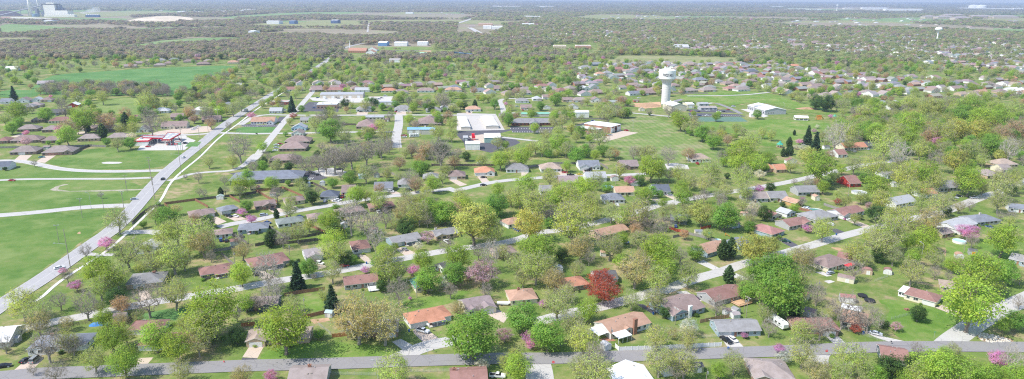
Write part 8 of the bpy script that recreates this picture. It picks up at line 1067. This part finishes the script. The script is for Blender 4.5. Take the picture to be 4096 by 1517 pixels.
def branches(rng, A, base_h, lean=0.):
    nodes = [np.array((0, 0, 0.)), np.array((lean*.3, 0, base_h*.55)), np.array((lean, lean*.5, base_h))]; par = [-1, 0, 1]; pl = [0, base_h*.55, base_h]
    top = nodes[2]; order = np.argsort(np.linalg.norm(A-top, axis=1)); tips = []
    for i in order:
        p = A[i]; NN = np.array(nodes[2:]); d = np.linalg.norm(NN-p, axis=1); dt = np.linalg.norm(p-top)
        nt_ = np.linalg.norm(NN-top, axis=1); cost = d+.28*np.array(pl[2:])+np.where(nt_ > dt, 50, 0)+np.where(NN[:, 2] > p[2]+1.2, 3, 0)
        j = int(np.argmin(cost))+2; q = nodes[j]
        if d[j-2] > 1.6:
            md = (p+q)/2+rng.normal(size=3)*.12*d[j-2]*.6; md[2] += .05*d[j-2]
            nodes.append(md); par.append(j); pl.append(pl[j]+d[j-2]/2); j = len(nodes)-1
        nodes.append(p); par.append(j); pl.append(pl[j]+np.linalg.norm(nodes[j]-p)); tips.append(len(nodes)-1)
    cnt = np.zeros(len(nodes))
    for k in range(len(nodes)-1, 0, -1):
        cnt[k] = max(cnt[k], 1) if cnt[k] == 0 else cnt[k]; cnt[par[k]] += cnt[k]
    return nodes, par, cnt, tips
def arr_mesh(name, V, Fq, mats, mi=None, vcol=None):
    me = bpy.data.meshes.new(name); n = len(Fq); me.vertices.add(len(V)); me.vertices.foreach_set('co', np.asarray(V, dtype=np.float32).ravel())
    me.loops.add(n*4); me.loops.foreach_set('vertex_index', np.asarray(Fq, dtype=np.int32).ravel()); me.polygons.add(n)
    me.polygons.foreach_set('loop_start', np.arange(0, n*4, 4, dtype=np.int32)); me.polygons.foreach_set('loop_total', np.full(n, 4, dtype=np.int32))
    for m in mats: me.materials.append(MATS[m])
    if mi is not None: me.polygons.foreach_set('material_index', mi)
    if vcol is not None:
        a = me.attributes.new('v', 'FLOAT_COLOR', 'FACE'); a.data.foreach_set('color', np.asarray(vcol, dtype=np.float32).ravel())
    me.update(calc_edges=True); me.validate(); return me
def crown_cols(rng, n, clump, per, hue=.11, var=.27):
    cb = rng.uniform(1-var, 1+var, clump); v = np.repeat(cb, per)[:n]*rng.uniform(.92, 1.08, n)
    hr = np.repeat(rng.uniform(1-hue, 1+hue, clump), per)[:n]
    return np.stack([v*hr, v, v*(2-hr)*.98, np.ones(n)], 1)
TP = {  # attractors, leaves per clump, leaf size, spread, crown centre, rad z, trunk h, bark, twig radius, lump
 'L': (170, 29, .32, .72, 5.9, 3.9, 2.0, 'bark', .035, .34),
 'G': (170, 35, .34, .72, 5.5, 4.3, 1.4, 'bark', .035, .22),
 'Y': (220, 17, .26, .64, 5.9, 4.0, 2.1, 'bark_grey', .036, .40),
 'Q': (200, 23, .31, .64, 5.7, 4.1, 1.9, 'bark', .04, .32),
 'O': (240, 14, .24, .58, 5.9, 4.0, 2.1, 'bark_grey', .038, .40),
 'T': (230, 17, .26, .58, 5.9, 4.0, 2.0, 'bark_grey', .036, .36),
 'B': (260, 3, .2, .6, 5.9, 4.0, 2.0, 'bark_grey', .033, .40),
 'W': (200, 3, .22, .6, 6.1, 3.9, 2.6, 'bark_pale', .042, .40),
 'R': (130, 34, .28, .6, 5.9, 3.9, 1.6, 'bark_grey', .042, .40),
 'P': (130, 34, .28, .62, 5.8, 4.0, 1.6, 'bark', .045, .3),
 'E': (120, 46, .38, .72, 5.3, 4.4, .9, 'bark', .04, .26)}
def deciduous(ty, seed):
    na, lp, ls, sp, zc, rz, th, bark, tw, lump = TP[ty]; rng = np.random.default_rng(seed)
    d = rng.normal(size=(na, 3)); d /= np.linalg.norm(d, axis=1)[:, None]
    r = rng.uniform(.12, 1, na)**(1/2.6); R = 4.7*(1+lump*vnoise(rng, d))
    A = d*(r*R)[:, None]; A[:, 2] = A[:, 2]*rz/4.7+zc
    A[:, 2] = np.where(A[:, 2] < zc, zc-(zc-A[:, 2])*.88, A[:, 2]); A = A[A[:, 2] > th*.75]
    low = A[:, 2] < 3.4; A[low, :2] *= .85
    nodes, par, cnt, tips = branches(rng, A, th, rng.uniform(-.4, .4))
    rad = np.minimum(tw*cnt**.47, .42); b = MB()
    for k in range(1, len(nodes)):
        p = par[k]; rp = rad[p] if p > 1 else max(rad[1], .34)*1.25
        b.tube(nodes[p], nodes[k], min(rad[p], rad[k]*1.7) if p > 1 else rp, rad[k], 5 if rad[k] > .1 else 3)
    # twigs
    if ty in ('B', 'W', 'O', 'T', 'R', 'Y'):
        for k in tips:
            for _ in range(5 if ty in 'BW' else 3):
                e = nodes[k]+rng.normal(size=3)*.55+(nodes[k]-np.array((0, 0, 4)))*.07; b.tube(nodes[k], e, tw*.75, tw*.35, 3)
    trunk = b.mesh('trunk_'+ty, [bark])
    K = len(tips); T_ = np.array([nodes[k] for k in tips]); per = lp
    C = np.repeat(T_, per, 0)+rng.normal(size=(K*per, 3))*sp*np.array((1, 1, .7))*rng.uniform(.6, 1.2, (K, 1)).repeat(per, 0)
    C = C[:]; C[:, 2] = np.maximum(C[:, 2], .5); V, _ = leaf_quads(rng, C, ls, None, .4, 1.5); n = len(C)
    me = arr_mesh('crown_'+ty, V, np.arange(n*4).reshape(-1, 4), ['leaf'], None, crown_cols(rng, n, K, per))
    return trunk, me
def conifer(ty, seed):
    rng = np.random.default_rng(seed); b = MB(); Vs = []; cs = []
    b.cyl(0, 0, 0, 9.6, .22, .04, n=6)
    R = 2.9 if ty == 'S' else 2.6
    levels = 22 if ty == 'S' else 26
    for i in range(levels):
        z = .7+8.9*i/levels; f = i/levels
        rr = R*(1-f)**.85 if ty == 'S' else R*min(1, (1-f)*1.7)**.7*(.75+.25*min(1, f*6))
        nb = int(13-f*6)
        for k in range(nb):
            a = 2*pi*(k+rng.uniform(-.35, .35))/nb+i*.7; rk = rr*rng.uniform(.7, 1.1); n = max(4, int(rk*7))
            t = rng.uniform(.15, 1, n)**.7; dz = -t*rk*.28 if ty == 'S' else t*rk*.3
            w = (1-t)*.5+.22
            C = np.stack([cos(a)*t*rk+rng.normal(size=n)*w*.5, sin(a)*t*rk+rng.normal(size=n)*w*.5, z+dz+rng.normal(size=n)*.12], 1)
            V, _ = leaf_quads(rng, C, .55, None, .9 if ty == 'S' else 0.2); Vs.append(V); v = rng.uniform(.7, 1.25)*rng.uniform(.8, 1.2, n); cs.append(np.stack([v, v, v, np.ones(n)], 1))
            if ty == 'S' and i % 2 == 0: b.tube((0, 0, z), (cos(a)*rk*.8, sin(a)*rk*.8, z-rk*.2), .04, .02, 3)
    V = np.concatenate(Vs); n = len(V)//4
    return b.mesh('trunk_'+ty, ['bark']), arr_mesh('crown_'+ty, V, np.arange(n*4).reshape(-1, 4), ['leaf'], None, np.concatenate(cs))
TM = {}
for ty, nv in (('L', 4), ('G', 3), ('Y', 5), ('Q', 2), ('O', 5), ('T', 4), ('B', 4), ('W', 3), ('R', 3), ('P', 2), ('E', 3)):
    TM[ty] = [deciduous(ty, 100+17*k+ord(ty)*3) for k in range(nv)]
TM['U'] = TM['T']; TM['K'] = TM['R']; TM['M'] = TM['R'][:1]+TM['P'][:1]
TM['S'] = [conifer('S', 5), conifer('S', 9)]; TM['C'] = [conifer('C', 6), conifer('C', 8)]
TC = {'L': (.37, .50, .09), 'G': (.26, .43, .09), 'Y': (.50, .58, .15), 'Q': (.52, .52, .15), 'O': (.48, .54, .18), 'T': (.55, .49, .22), 'U': (.58, .40, .24), 'B': (.44, .37, .29), 'W': (.48, .44, .32),
 'S': (.085, .155, .09), 'C': (.13, .21, .085), 'E': (.11, .19, .06), 'R': (.74, .34, .62), 'P': (.70, .68, .60), 'K': (.62, .42, .50), 'M': (.46, .12, .08)}
TN = {'L': 'leafy_tree', 'G': 'leafy_tree', 'Y': 'budding_tree', 'Q': 'budding_tree', 'O': 'budding_tree', 'T': 'budding_tree', 'U': 'budding_tree', 'B': 'bare_tree', 'W': 'bare_tree', 'S': 'spruce_tree', 'C': 'cedar_tree', 'E': 'evergreen_tree', 'R': 'redbud_tree', 'P': 'blossoming_tree', 'K': 'blossoming_tree', 'M': 'red_leaved_tree'}
UW = {'S': 5.6, 'C': 5.2}
def tint(ty, rnd):
    c = TC[ty]; k = rnd.uniform(.84, 1.14); w = rnd.uniform(-.07, .07)
    return (min(1, c[0]*k*(1+w)), min(1, c[1]*k), min(1, c[2]*k*(1-w*1.2)))
for i, (x, y, w, h, ty, label) in enumerate(TREES):
    rnd = random.Random(i*7+3); tr, cr = TM[ty][rnd.randrange(len(TM[ty]))]
    uw = UW.get(ty, 9.8); s = w/uw; sz = h/10
    r = thing(TN[ty], label, 'tree', (x, y, 0), rnd.uniform(0, 6.28), {'leafy_tree': 'leafy trees among the houses', 'budding_tree': 'budding trees among the houses', 'bare_tree': 'bare trees among the houses', 'spruce_tree': 'conifers', 'cedar_tree': 'conifers', 'evergreen_tree': 'conifers'}.get(TN[ty], 'flowering trees'))
    r.scale = (s, s*rnd.uniform(.92, 1.08), sz)
    link('trunk', tr, r); link('crown', cr, r, color=tint(ty, rnd))
for i, (x, y, w, label) in enumerate(SHRUBS):
    rnd = random.Random(i*5+1); k = ('G', 'E', 'O', 'L')[int(i) % 4]; tr, cr = TM[k][rnd.randrange(2)]; label = mklab(label)
    r = thing('shrub', label, 'shrub', (x, y, -.25*w*.3), rnd.uniform(0, 6), 'garden shrubs'); s = w/9.8; r.scale = (s, s, s*.8); link('stems', tr, r); link('foliage', cr, r, color=tint(k, rnd))
# ---- scattered vegetation beyond the individual trees: instanced masses
def farcrown(seed, n, size, R=5., rz=3.4, zc=4.8):
    rng = np.random.default_rng(seed); d = rng.normal(size=(n, 3)); d /= np.linalg.norm(d, axis=1)[:, None]
    d[:, 2] = np.where(d[:, 2] < -.35, -d[:, 2], d[:, 2]); r = R*(1+.28*vnoise(rng, d))*rng.uniform(.75, 1, n)
    C = d*r[:, None]; C[:, 2] = C[:, 2]*rz/R+zc; V, _ = leaf_quads(rng, C, size, None, .5, 2.)
    # vertical stem quad pair
    v = rng.uniform(.88, 1.12, n); vc = np.stack([v, v, v, np.ones(n)], 1)
    return arr_mesh('crown_far', V, np.arange(n*4).reshape(-1, 4), ['leaf_far'], None, vc)
def patch(seed, nt_, spread, per, size):
    rng = np.random.default_rng(seed); Vs = []; cs = []
    for t in range(nt_):
        c = np.array((*rng.uniform(-spread, spread, 2), 0)); R = rng.uniform(5, 8); d = rng.normal(size=(per, 3)); d /= np.linalg.norm(d, axis=1)[:, None]; d[:, 2] = np.abs(d[:, 2])
        C = c+d*np.array((R, R, R*.8))*rng.uniform(.8, 1, (per, 1)); C[:, 2] += rng.uniform(3, 7); V, _ = leaf_quads(rng, C, size, None, .5); Vs.append(V)
        v = rng.uniform(.75, 1.25)*rng.uniform(.85, 1.15, per); h_ = rng.uniform(.92, 1.08); cs.append(np.stack([v*h_, v, v*(2-h_), np.ones(per)], 1))
    V = np.concatenate(Vs); n = len(V)//4
    return arr_mesh('canopy_patch', V, np.arange(n*4).reshape(-1, 4), ['leaf_far'], None, np.concatenate(cs))
src = bpy.data.collections.new('scatter_sources')
def srcobj(name, me): o = bpy.data.objects.new(name, me); src.objects.link(o); return o
def joined(tr, cr, name):
    """trunk and crown in one mesh with the far leaf material"""
    nv1, nv2 = len(tr.vertices), len(cr.vertices)
    V = np.zeros((nv1+nv2)*3, dtype=np.float32); tmp = np.zeros(nv1*3, dtype=np.float32); tr.vertices.foreach_get('co', tmp); V[:nv1*3] = tmp
    tmp = np.zeros(nv2*3, dtype=np.float32); cr.vertices.foreach_get('co', tmp); V[nv1*3:] = tmp
    q = [tuple(p.vertices) for p in tr.polygons if len(p.vertices) == 4]; F_ = np.concatenate([np.array(q), np.arange(nv2).reshape(-1, 4)+nv1])
    vc = np.ones((len(F_), 4), dtype=np.float32); cc = np.zeros(len(cr.polygons)*4, dtype=np.float32); cr.attributes['v'].data.foreach_get('color', cc); vc[len(q):] = cc.reshape(-1, 4)
    mi = np.ones(len(F_), dtype=np.int32); mi[len(q):] = 0
    me = arr_mesh(name, V.reshape(-1, 3), F_, ['leaf_far', 'bark'], mi, vc); me.materials[1] = tr.materials[0]; return me
SRC = []; IDX = {}
def add(key, me): IDX.setdefault(key, []).append(len(SRC)); SRC.append(srcobj('src%03d' % len(SRC), me))
for ty in 'LGYQOTBWRPE':
    for tr, cr in TM[ty][:3]: add(ty, joined(tr, cr, 'near_'+ty))
for tr, cr in TM['S'][:1]: add('S', joined(tr, cr, 'near_S'))
add('C', joined(*TM['C'][0], 'near_C'))
for k in range(5): add('far', farcrown(50+k, 130, 1.5))
for k in range(4): add('vfar', farcrown(70+k, 46, 2.9))
for k in range(4): add('patch', patch(90+k, 22, 34, 14, 5.5))
def hbox(L, d, kind):
    w = MB(); prism_walls(w, -L/2, L/2, -d/2, d/2, 2.6, 0 if kind == 0 else (.4*d/2 if kind == 1 else .4*L/2), 'x' if kind != 2 else 'y'); r = MB()
    if kind == 0: hip(r, -L/2, L/2, -d/2, d/2, 2.6, .42)
    else: gable(r, -L/2, L/2, -d/2, d/2, 2.6, .4*(d if kind == 1 else L)/2, 'x' if kind == 1 else 'y')
    n = len(w.v); w.v += r.v; w.f += [tuple(i+n for i in f) for f in r.f]; w.m += [1 if q == 0 else 2 for q in r.m]
    return w.mesh('far_house', ['trim' if kind != 1 else 'brick', 'roof_far', 'trim'])
flat('tanwall', (.52, .43, .33)); 
for k in range(3): add('house', hbox(16, 11, k))
def scatter(name, pts, rot, scl, idx, tints, label, cat):
    n = len(pts); me = bpy.data.meshes.new(name); me.vertices.add(n); me.vertices.foreach_set('co', np.asarray(pts, dtype=np.float32).ravel())
    for an, tp, dat, key in (('rot', 'FLOAT_VECTOR', rot, 'vector'), ('scl', 'FLOAT_VECTOR', scl, 'vector'), ('idx', 'INT', idx, 'value'), ('tint', 'FLOAT_COLOR', tints, 'color')):
        a = me.attributes.new(an, tp, 'POINT'); a.data.foreach_set(key, np.asarray(dat, dtype=np.int32 if tp == 'INT' else np.float32).ravel())
    o = link(name, me); o['kind'] = 'stuff'; o['label'] = label; o['category'] = cat
    ng = bpy.data.node_groups.new(name, 'GeometryNodeTree'); ng.interface.new_socket('Geometry', in_out='INPUT', socket_type='NodeSocketGeometry'); ng.interface.new_socket('Geometry', in_out='OUTPUT', socket_type='NodeSocketGeometry')
    gi = ng.nodes.new('NodeGroupInput'); go = ng.nodes.new('NodeGroupOutput'); ip = ng.nodes.new('GeometryNodeInstanceOnPoints'); ci = ng.nodes.new('GeometryNodeCollectionInfo')
    ci.inputs['Collection'].default_value = src; ci.inputs['Separate Children'].default_value = True; ci.inputs['Reset Children'].default_value = True
    def na(nm, dt): a = ng.nodes.new('GeometryNodeInputNamedAttribute'); a.data_type = dt; a.inputs['Name'].default_value = nm; return a.outputs['Attribute']
    L = ng.links; L.new(gi.outputs[0], ip.inputs['Points']); L.new(ci.outputs[0], ip.inputs['Instance']); ip.inputs['Pick Instance'].default_value = True
    L.new(na('idx', 'INT'), ip.inputs['Instance Index']); L.new(na('rot', 'FLOAT_VECTOR'), ip.inputs['Rotation']); L.new(na('scl', 'FLOAT_VECTOR'), ip.inputs['Scale']); L.new(ip.outputs[0], go.inputs[0])
    md = o.modifiers.new('scatter', 'NODES'); md.node_group = ng; return o
rng = np.random.default_rng(11)
def pip(X, Y, poly):
    P = np.asarray(poly); c = np.zeros(len(X), bool); j = len(P)-1
    for i in range(len(P)):
        xi, yi = P[i]; xj, yj = P[j]
        if yi != yj: c ^= ((yi > Y) != (yj > Y)) & (X < (xj-xi)*(Y-yi)/(yj-yi)+xi)
        j = i
    return c
OPEN = [pts for n, m, l, pts in POLYS if len(pts) >= 3 and (l <= 2 or n == 'tennis_court')]+CLEAR
def near_roads(X, Y, m=3.):
    c = np.zeros(len(X), bool)
    for n, mt, w, pts in ROADS:
        for a, b_ in zip(pts[:-1], pts[1:]):
            ax_, ay_ = a; dx, dy = b_[0]-ax_, b_[1]-ay_; L2 = dx*dx+dy*dy+1e-9; t = np.clip(((X-ax_)*dx+(Y-ay_)*dy)/L2, 0, 1)
            c |= np.hypot(X-ax_-t*dx, Y-ay_-t*dy) < w/2+m
    return c
FARH = []
_r = random.Random(5)
def pin(x, y, P):
    c = False; j = len(P)-1
    for i in range(len(P)):
        if (P[i][1] > y) != (P[j][1] > y) and x < (P[j][0]-P[i][0])*(y-P[i][1])/(P[j][1]-P[i][1])+P[i][0]: c = not c
        j = i
    return c
for iu in range(-70, 104):
    for iv in range(0, 75):
        u = iu*23.5+_r.uniform(-2, 2); v = 500+iv*31+(0 if iv % 2 else 12)+_r.uniform(-2, 2); a = radians(22)
        x, y = u*cos(a)-v*sin(a), u*sin(a)+v*cos(a)
        if y < 850 or y > 3300 or not any(pin(x, y, q) for q in SUBURB) or any(pin(x, y, q) for q in CLEAR) or any(pin(x, y, q[3]) for q in POLYS if len(q[3]) > 2): continue
        if _r.random() > (.68 if y < 1900 else .62) or any(abs(h[0]-x)+abs(h[1]-y) < 25 for h in HOUSES) or any(abs(h[0]-x)+abs(h[1]-y) < 20 for h in FARH[-160:]): continue
        FARH.append((x, y, a+_r.choice((0, 0, 0, pi/2)), _r.uniform(14, 19), _r.randrange(3), _r.choice(('br', 'tg', 'br', 'tg', 'mg', 'rb', 'gy', 'sr', 'tn', 'sa', 'bg'))))
_r = random.Random(17); FM = []
for k in range(46):
    y = 1700*(9000/1700)**_r.random(); x = _r.uniform(-.8, .8)*y
    if y < 2700 and x > -500: continue
    w, d = y*_r.uniform(.03, .12), y*_r.uniform(.03, .07)*(1+y/3000); a = _r.uniform(-.5, .5); P = []
    for i in range(14):
        t = 2*pi*i/14; q = 1+.25*sin(2*t+k)+.15*sin(3*t+2*k); u, v = w*q*cos(t), d*q*sin(t); P.append((x+u*cos(a)-v*sin(a), y+u*sin(a)+v*cos(a)))
    FM.append(P); b = MB(); b.poly([(*p, .5+k*.004) for p in P]); struct(link('meadow', b.mesh('meadow', [_r.choice(['pale_g', 'pale_g', 'dry', 'woodfloor'])])))
HP = np.array([(h[0], h[1]) for h in HOUSES]); FP = np.array([(h[0], h[1]) for h in FARH])
def near_pts(X, Y, P, r):
    c = np.zeros(len(X), bool)
    for p in P: c |= (np.abs(X-p[0]) < r) & (np.abs(Y-p[1]) < r*.9)
    return c
def cvis(X, Y, m=1.04): return np.abs(X) < (Y+60)*.78*m
GEN = []   # x,y,w,type index group, tint
def scat(n, y0, y1, keep):
    X = rng.uniform(-.82*y1, .82*y1, n); Y = rng.uniform(y0, y1, n); k = cvis(X, Y); X, Y = X[k], Y[k]; return X, Y
def field_noise(X, Y, s, sd):
    r = np.random.default_rng(sd); v = np.zeros(len(X))
    for _ in range(6):
        a = r.uniform(0, 6.28); f = r.uniform(.5, 1.6)/s; v += np.sin((X*np.cos(a)+Y*np.sin(a))*f*6.28+r.uniform(0, 6.28))
    return v/2.4
MIX_S = [('Y', .27), ('L', .17), ('G', .13), ('O', .17), ('U', .09), ('B', .13), ('Q', .04), ('R', .006), ('E', .02), ('P', .004)]
MIX_W = [('B', .60), ('O', .17), ('Y', .07), ('U', .06), ('E', .05), ('G', .03)]
def pick(mixl, n):
    k = [a for a, b in mixl]; p = np.array([b for a, b in mixl]); return rng.choice(k, n, p=p/p.sum())
P_, R_, S_, I_, C_ = [], [], [], [], []
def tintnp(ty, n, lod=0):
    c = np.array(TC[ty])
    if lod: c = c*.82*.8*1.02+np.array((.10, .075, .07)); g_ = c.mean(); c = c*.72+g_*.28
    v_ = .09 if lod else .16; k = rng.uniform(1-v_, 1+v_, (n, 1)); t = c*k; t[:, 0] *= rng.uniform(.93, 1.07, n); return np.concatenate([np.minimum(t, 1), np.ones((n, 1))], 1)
def emit(X, Y, ty, W, lod):
    n = len(X)
    for t in set(ty):
        m = ty == t; k = int(m.sum())
        if not k: continue
        uw = UW.get(t, 9.8); w = W[m]; h = w*rng.uniform(.95, 1.2, k)*(1. if t not in 'SC' else 1.7)
        key = t if lod == 0 else lod
        if lod: uw = 10.; 
        P_.append(np.stack([X[m], Y[m], np.zeros(k)], 1)); R_.append(np.stack([np.zeros(k), np.zeros(k), rng.uniform(0, 6.28, k)], 1))
        S_.append(np.stack([w/uw, w/uw, h/10], 1)); I_.append(rng.choice(IDX['T' if key == 'U' else key], k)); C_.append(tintnp(t, k, lod))
def flush(name, label, cat):
    global P_, R_, S_, I_, C_
    if P_: scatter(name, np.concatenate(P_), np.concatenate(R_), np.concatenate(S_), np.concatenate(I_), np.concatenate(C_), label, cat)
    P_, R_, S_, I_, C_ = [], [], [], [], []
def blocked(X, Y, hm=9, rm=3.):
    c = near_roads(X, Y, rm) | near_pts(X, Y, HP, hm)
    for P in (HP, FP):
        for p in P:
            if 560 < p[1] < 2000: c |= (np.abs(X-p[0]) < 9.5) & (Y > p[1]-19) & (Y < p[1]+9)
            elif p[1] >= 2000: c |= (np.abs(X-p[0]) < 8) & (np.abs(Y-p[1]) < 9)
    for o in OPEN: c |= pip(X, Y, o)
    return c
OPEN = OPEN+FM
# remaining measured trees
# thickets
for poly, mixn, dens, wr in THICKETS:
    P = np.array(poly); x0, y0 = P.min(0); x1, y1 = P.max(0); n = int((x1-x0)*(y1-y0)*dens); X = rng.uniform(x0, x1, n); Y = rng.uniform(y0, y1, n); m = pip(X, Y, poly); X, Y = X[m], Y[m]
    emit(X, Y, pick(MIX_W if mixn == 'W' else MIX_S if mixn == 'S' else [('L', .4), ('G', .3), ('Y', .3)], len(X)), rng.uniform(*wr, len(X)), 0)
# mid suburb 640..1500
X, Y = scat(26000, 600, 1500, 1); dn = np.where(X < -350-Y*.12, .55, .9)*(.55+.45*np.clip(field_noise(X, Y, 160, 3)+.5, 0, 1))
k = rng.uniform(size=len(X)) < .36*dn*np.clip((Y-560)/220, .12, 1); X, Y = X[k], Y[k]; k = ~blocked(X, Y); X, Y = X[k], Y[k]
wood = (Y > 1500)
emit(X, Y, pick(MIX_S, len(X)), rng.uniform(6, 12, len(X)), 0)
flush('tree_canopy', 'mixed spring trees filling the middle distance suburb', 'trees')
# far belts
def wooded(X, Y):
    """1 = brown leafless woods, 0 = green suburb trees"""
    f = field_noise(X, Y, 700, 9)
    f2 = field_noise(X, Y, 260, 19)
    return np.clip((-X*1.0-Y*.12+250)/500+f*.55+f2*.3+.22+np.clip((Y-3000)/2600, 0, .8), 0, 1)
X, Y = scat(120000, 1450, 3000, 1); wd = wooded(X, Y); k = rng.uniform(size=len(X)) < (.30+.6*wd)*(.75+.35*field_noise(X, Y, 180, 31)); X, Y, wd = X[k], Y[k], wd[k]; k = ~blocked(X, Y, 11, 4); X, Y, wd = X[k], Y[k], wd[k]
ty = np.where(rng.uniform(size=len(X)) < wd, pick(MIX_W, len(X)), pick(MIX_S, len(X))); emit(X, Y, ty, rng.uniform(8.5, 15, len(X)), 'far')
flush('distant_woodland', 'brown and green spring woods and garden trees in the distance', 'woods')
X, Y = scat(150000, 3000, 6400, 1); wd = wooded(X, Y); k = rng.uniform(size=len(X)) < (.5+.4*wd)*(.8+.4*field_noise(X, Y, 330, 17)); X, Y, wd = X[k], Y[k], wd[k]; k = ~blocked(X, Y, 10, 6); X, Y, wd = X[k], Y[k], wd[k]
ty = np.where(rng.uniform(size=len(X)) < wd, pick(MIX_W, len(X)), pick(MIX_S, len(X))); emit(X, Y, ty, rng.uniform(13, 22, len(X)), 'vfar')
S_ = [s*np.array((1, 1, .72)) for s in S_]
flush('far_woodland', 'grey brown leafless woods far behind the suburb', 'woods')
def emitp(X, Y, sc):
    n = len(X); wd = wooded(X, Y); P_.append(np.stack([X, Y, np.zeros(n)], 1)); R_.append(np.stack([np.zeros(n), np.zeros(n), rng.uniform(0, 6.28, n)], 1)); S_.append(np.stack([sc, sc, np.minimum(sc, 1.9)*rng.uniform(.8, 1.3, n)], 1)); I_.append(rng.choice(IDX['patch'], n))
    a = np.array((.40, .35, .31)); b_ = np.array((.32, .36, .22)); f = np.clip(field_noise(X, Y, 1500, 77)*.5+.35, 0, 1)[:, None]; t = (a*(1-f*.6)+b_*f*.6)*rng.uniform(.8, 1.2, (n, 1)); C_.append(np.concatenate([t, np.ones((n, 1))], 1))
X, Y = scat(60000, 6300, 12500, 1); k = rng.uniform(size=len(X)) < .5+.3*field_noise(X, Y, 900, 5); X, Y = X[k], Y[k]; k = np.ones(len(X), bool)
for o in FARCLEAR: k &= ~pip(X, Y, o)
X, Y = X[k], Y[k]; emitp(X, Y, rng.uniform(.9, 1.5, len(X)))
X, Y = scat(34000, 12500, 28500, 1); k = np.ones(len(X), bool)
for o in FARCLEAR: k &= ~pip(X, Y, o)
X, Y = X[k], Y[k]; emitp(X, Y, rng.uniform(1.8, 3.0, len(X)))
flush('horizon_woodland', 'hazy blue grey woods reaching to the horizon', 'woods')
for _ in range(900):
    y = 3200*(11000/3200)**_r.random(); x = _r.uniform(-.8, .8)*y
    if sin(x/900)+sin(y/700+x/1500) < .3: continue
    FARH.append((x, y, .3, _r.uniform(16, 34), _r.randrange(3), _r.choice(('wh', 'lg', 'tg', 'br', 'wh', 'sa', 'mg'))))
if FARH:
    hx = np.array([(h[0], h[1], 0) for h in FARH], float); n = len(hx)
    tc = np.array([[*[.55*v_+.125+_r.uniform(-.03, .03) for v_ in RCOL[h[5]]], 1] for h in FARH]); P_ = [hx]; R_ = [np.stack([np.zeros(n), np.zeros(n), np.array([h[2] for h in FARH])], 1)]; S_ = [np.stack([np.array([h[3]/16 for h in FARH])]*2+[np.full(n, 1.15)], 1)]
    I_ = [np.array([IDX['house'][h[4]] for h in FARH])]; C_ = [tc]
    flush('distant_houses', 'far rows of low houses with brown roofs beyond the countable ones', 'houses')
# ============================================================ air, sky, light, camera
b = MB(); b.box(-27500, 27500, -900, 29600, -1, 176)
hz = link('haze', b.mesh('haze', [])); hz['kind'] = 'stuff'
m, nt, _, L = newmat('haze'); v = N(nt, 'ShaderNodeVolumePrincipled'); v.inputs['Color'].default_value = (HAZEC[0], HAZEC[1], HAZEC[2], 1); v.inputs['Density'].default_value = HAZED; v.inputs['Anisotropy'].default_value = .15
o = N(nt, 'ShaderNodeOutputMaterial'); L.new(v.outputs[0], o.inputs['Volume']); hz.data.materials.append(m)
w = bpy.data.worlds.new('World'); scene.world = w; w.use_nodes = True; nt = w.node_tree; bg = nt.nodes['Background']
sky = nt.nodes.new('ShaderNodeTexSky'); sky.sky_type = 'NISHITA'; sky.sun_disc = False
SE, AZ = radians(SUN_E), radians(SUN_A)     # azimuth measured in the xy plane from +x
sky.sun_elevation = SE; sky.sun_rotation = pi/2-AZ; sky.air_density = 1.; sky.dust_density = .6
nt.links.new(sky.outputs[0], bg.inputs['Color']); bg.inputs['Strength'].default_value = SKY
from mathutils import Vector, Matrix
ld = bpy.data.lights.new('sun', 'SUN'); ld.energy = SUN; ld.angle = radians(.5); ld.color = (1, .955, .88)
sd = Vector((cos(AZ)*cos(SE), sin(AZ)*cos(SE), sin(SE))); lo = bpy.data.objects.new('sun', ld); COL.objects.link(lo); lo.location = (0, 0, 300); lo.rotation_euler = sd.to_track_quat('Z', 'Y').to_euler()
cam = bpy.data.cameras.new('camera'); co = bpy.data.objects.new('camera', cam); COL.objects.link(co); scene.camera = co
cam.sensor_fit = 'HORIZONTAL'; cam.sensor_width = 36; cam.lens = 36*2731/4096; cam.clip_end = 60000; cam.clip_start = 1
PITCH = math.atan((758.5+9)/2731); ROLL = radians(.28)
M_ = Matrix.Rotation(pi/2-PITCH, 4, 'X') @ Matrix.Rotation(ROLL_S*ROLL, 4, 'Z'); co.matrix_world = Matrix.Translation((0, 0, H)) @ M_
vs = scene.view_settings; vs.view_transform = 'Standard'; vs.look = 'None'; vs.gamma = 1; vs.use_curve_mapping = False; vs.exposure = EXPO
cy = scene.cycles; cy.use_denoising = DN; cy.pixel_filter_type = 'BLACKMAN_HARRIS'; cy.filter_width = 1.15; cy.max_bounces = 5; cy.diffuse_bounces = 3; cy.transmission_bounces = 2; cy.volume_bounces = 1; cy.use_adaptive_sampling = True; cy.adaptive_threshold = .01; cy.sample_clamp_indirect = 4
try: cy.denoiser = 'OPENIMAGEDENOISE'; cy.denoising_input_passes = 'RGB_ALBEDO_NORMAL'; cy.denoising_prefilter = 'ACCURATE'
except Exception: pass
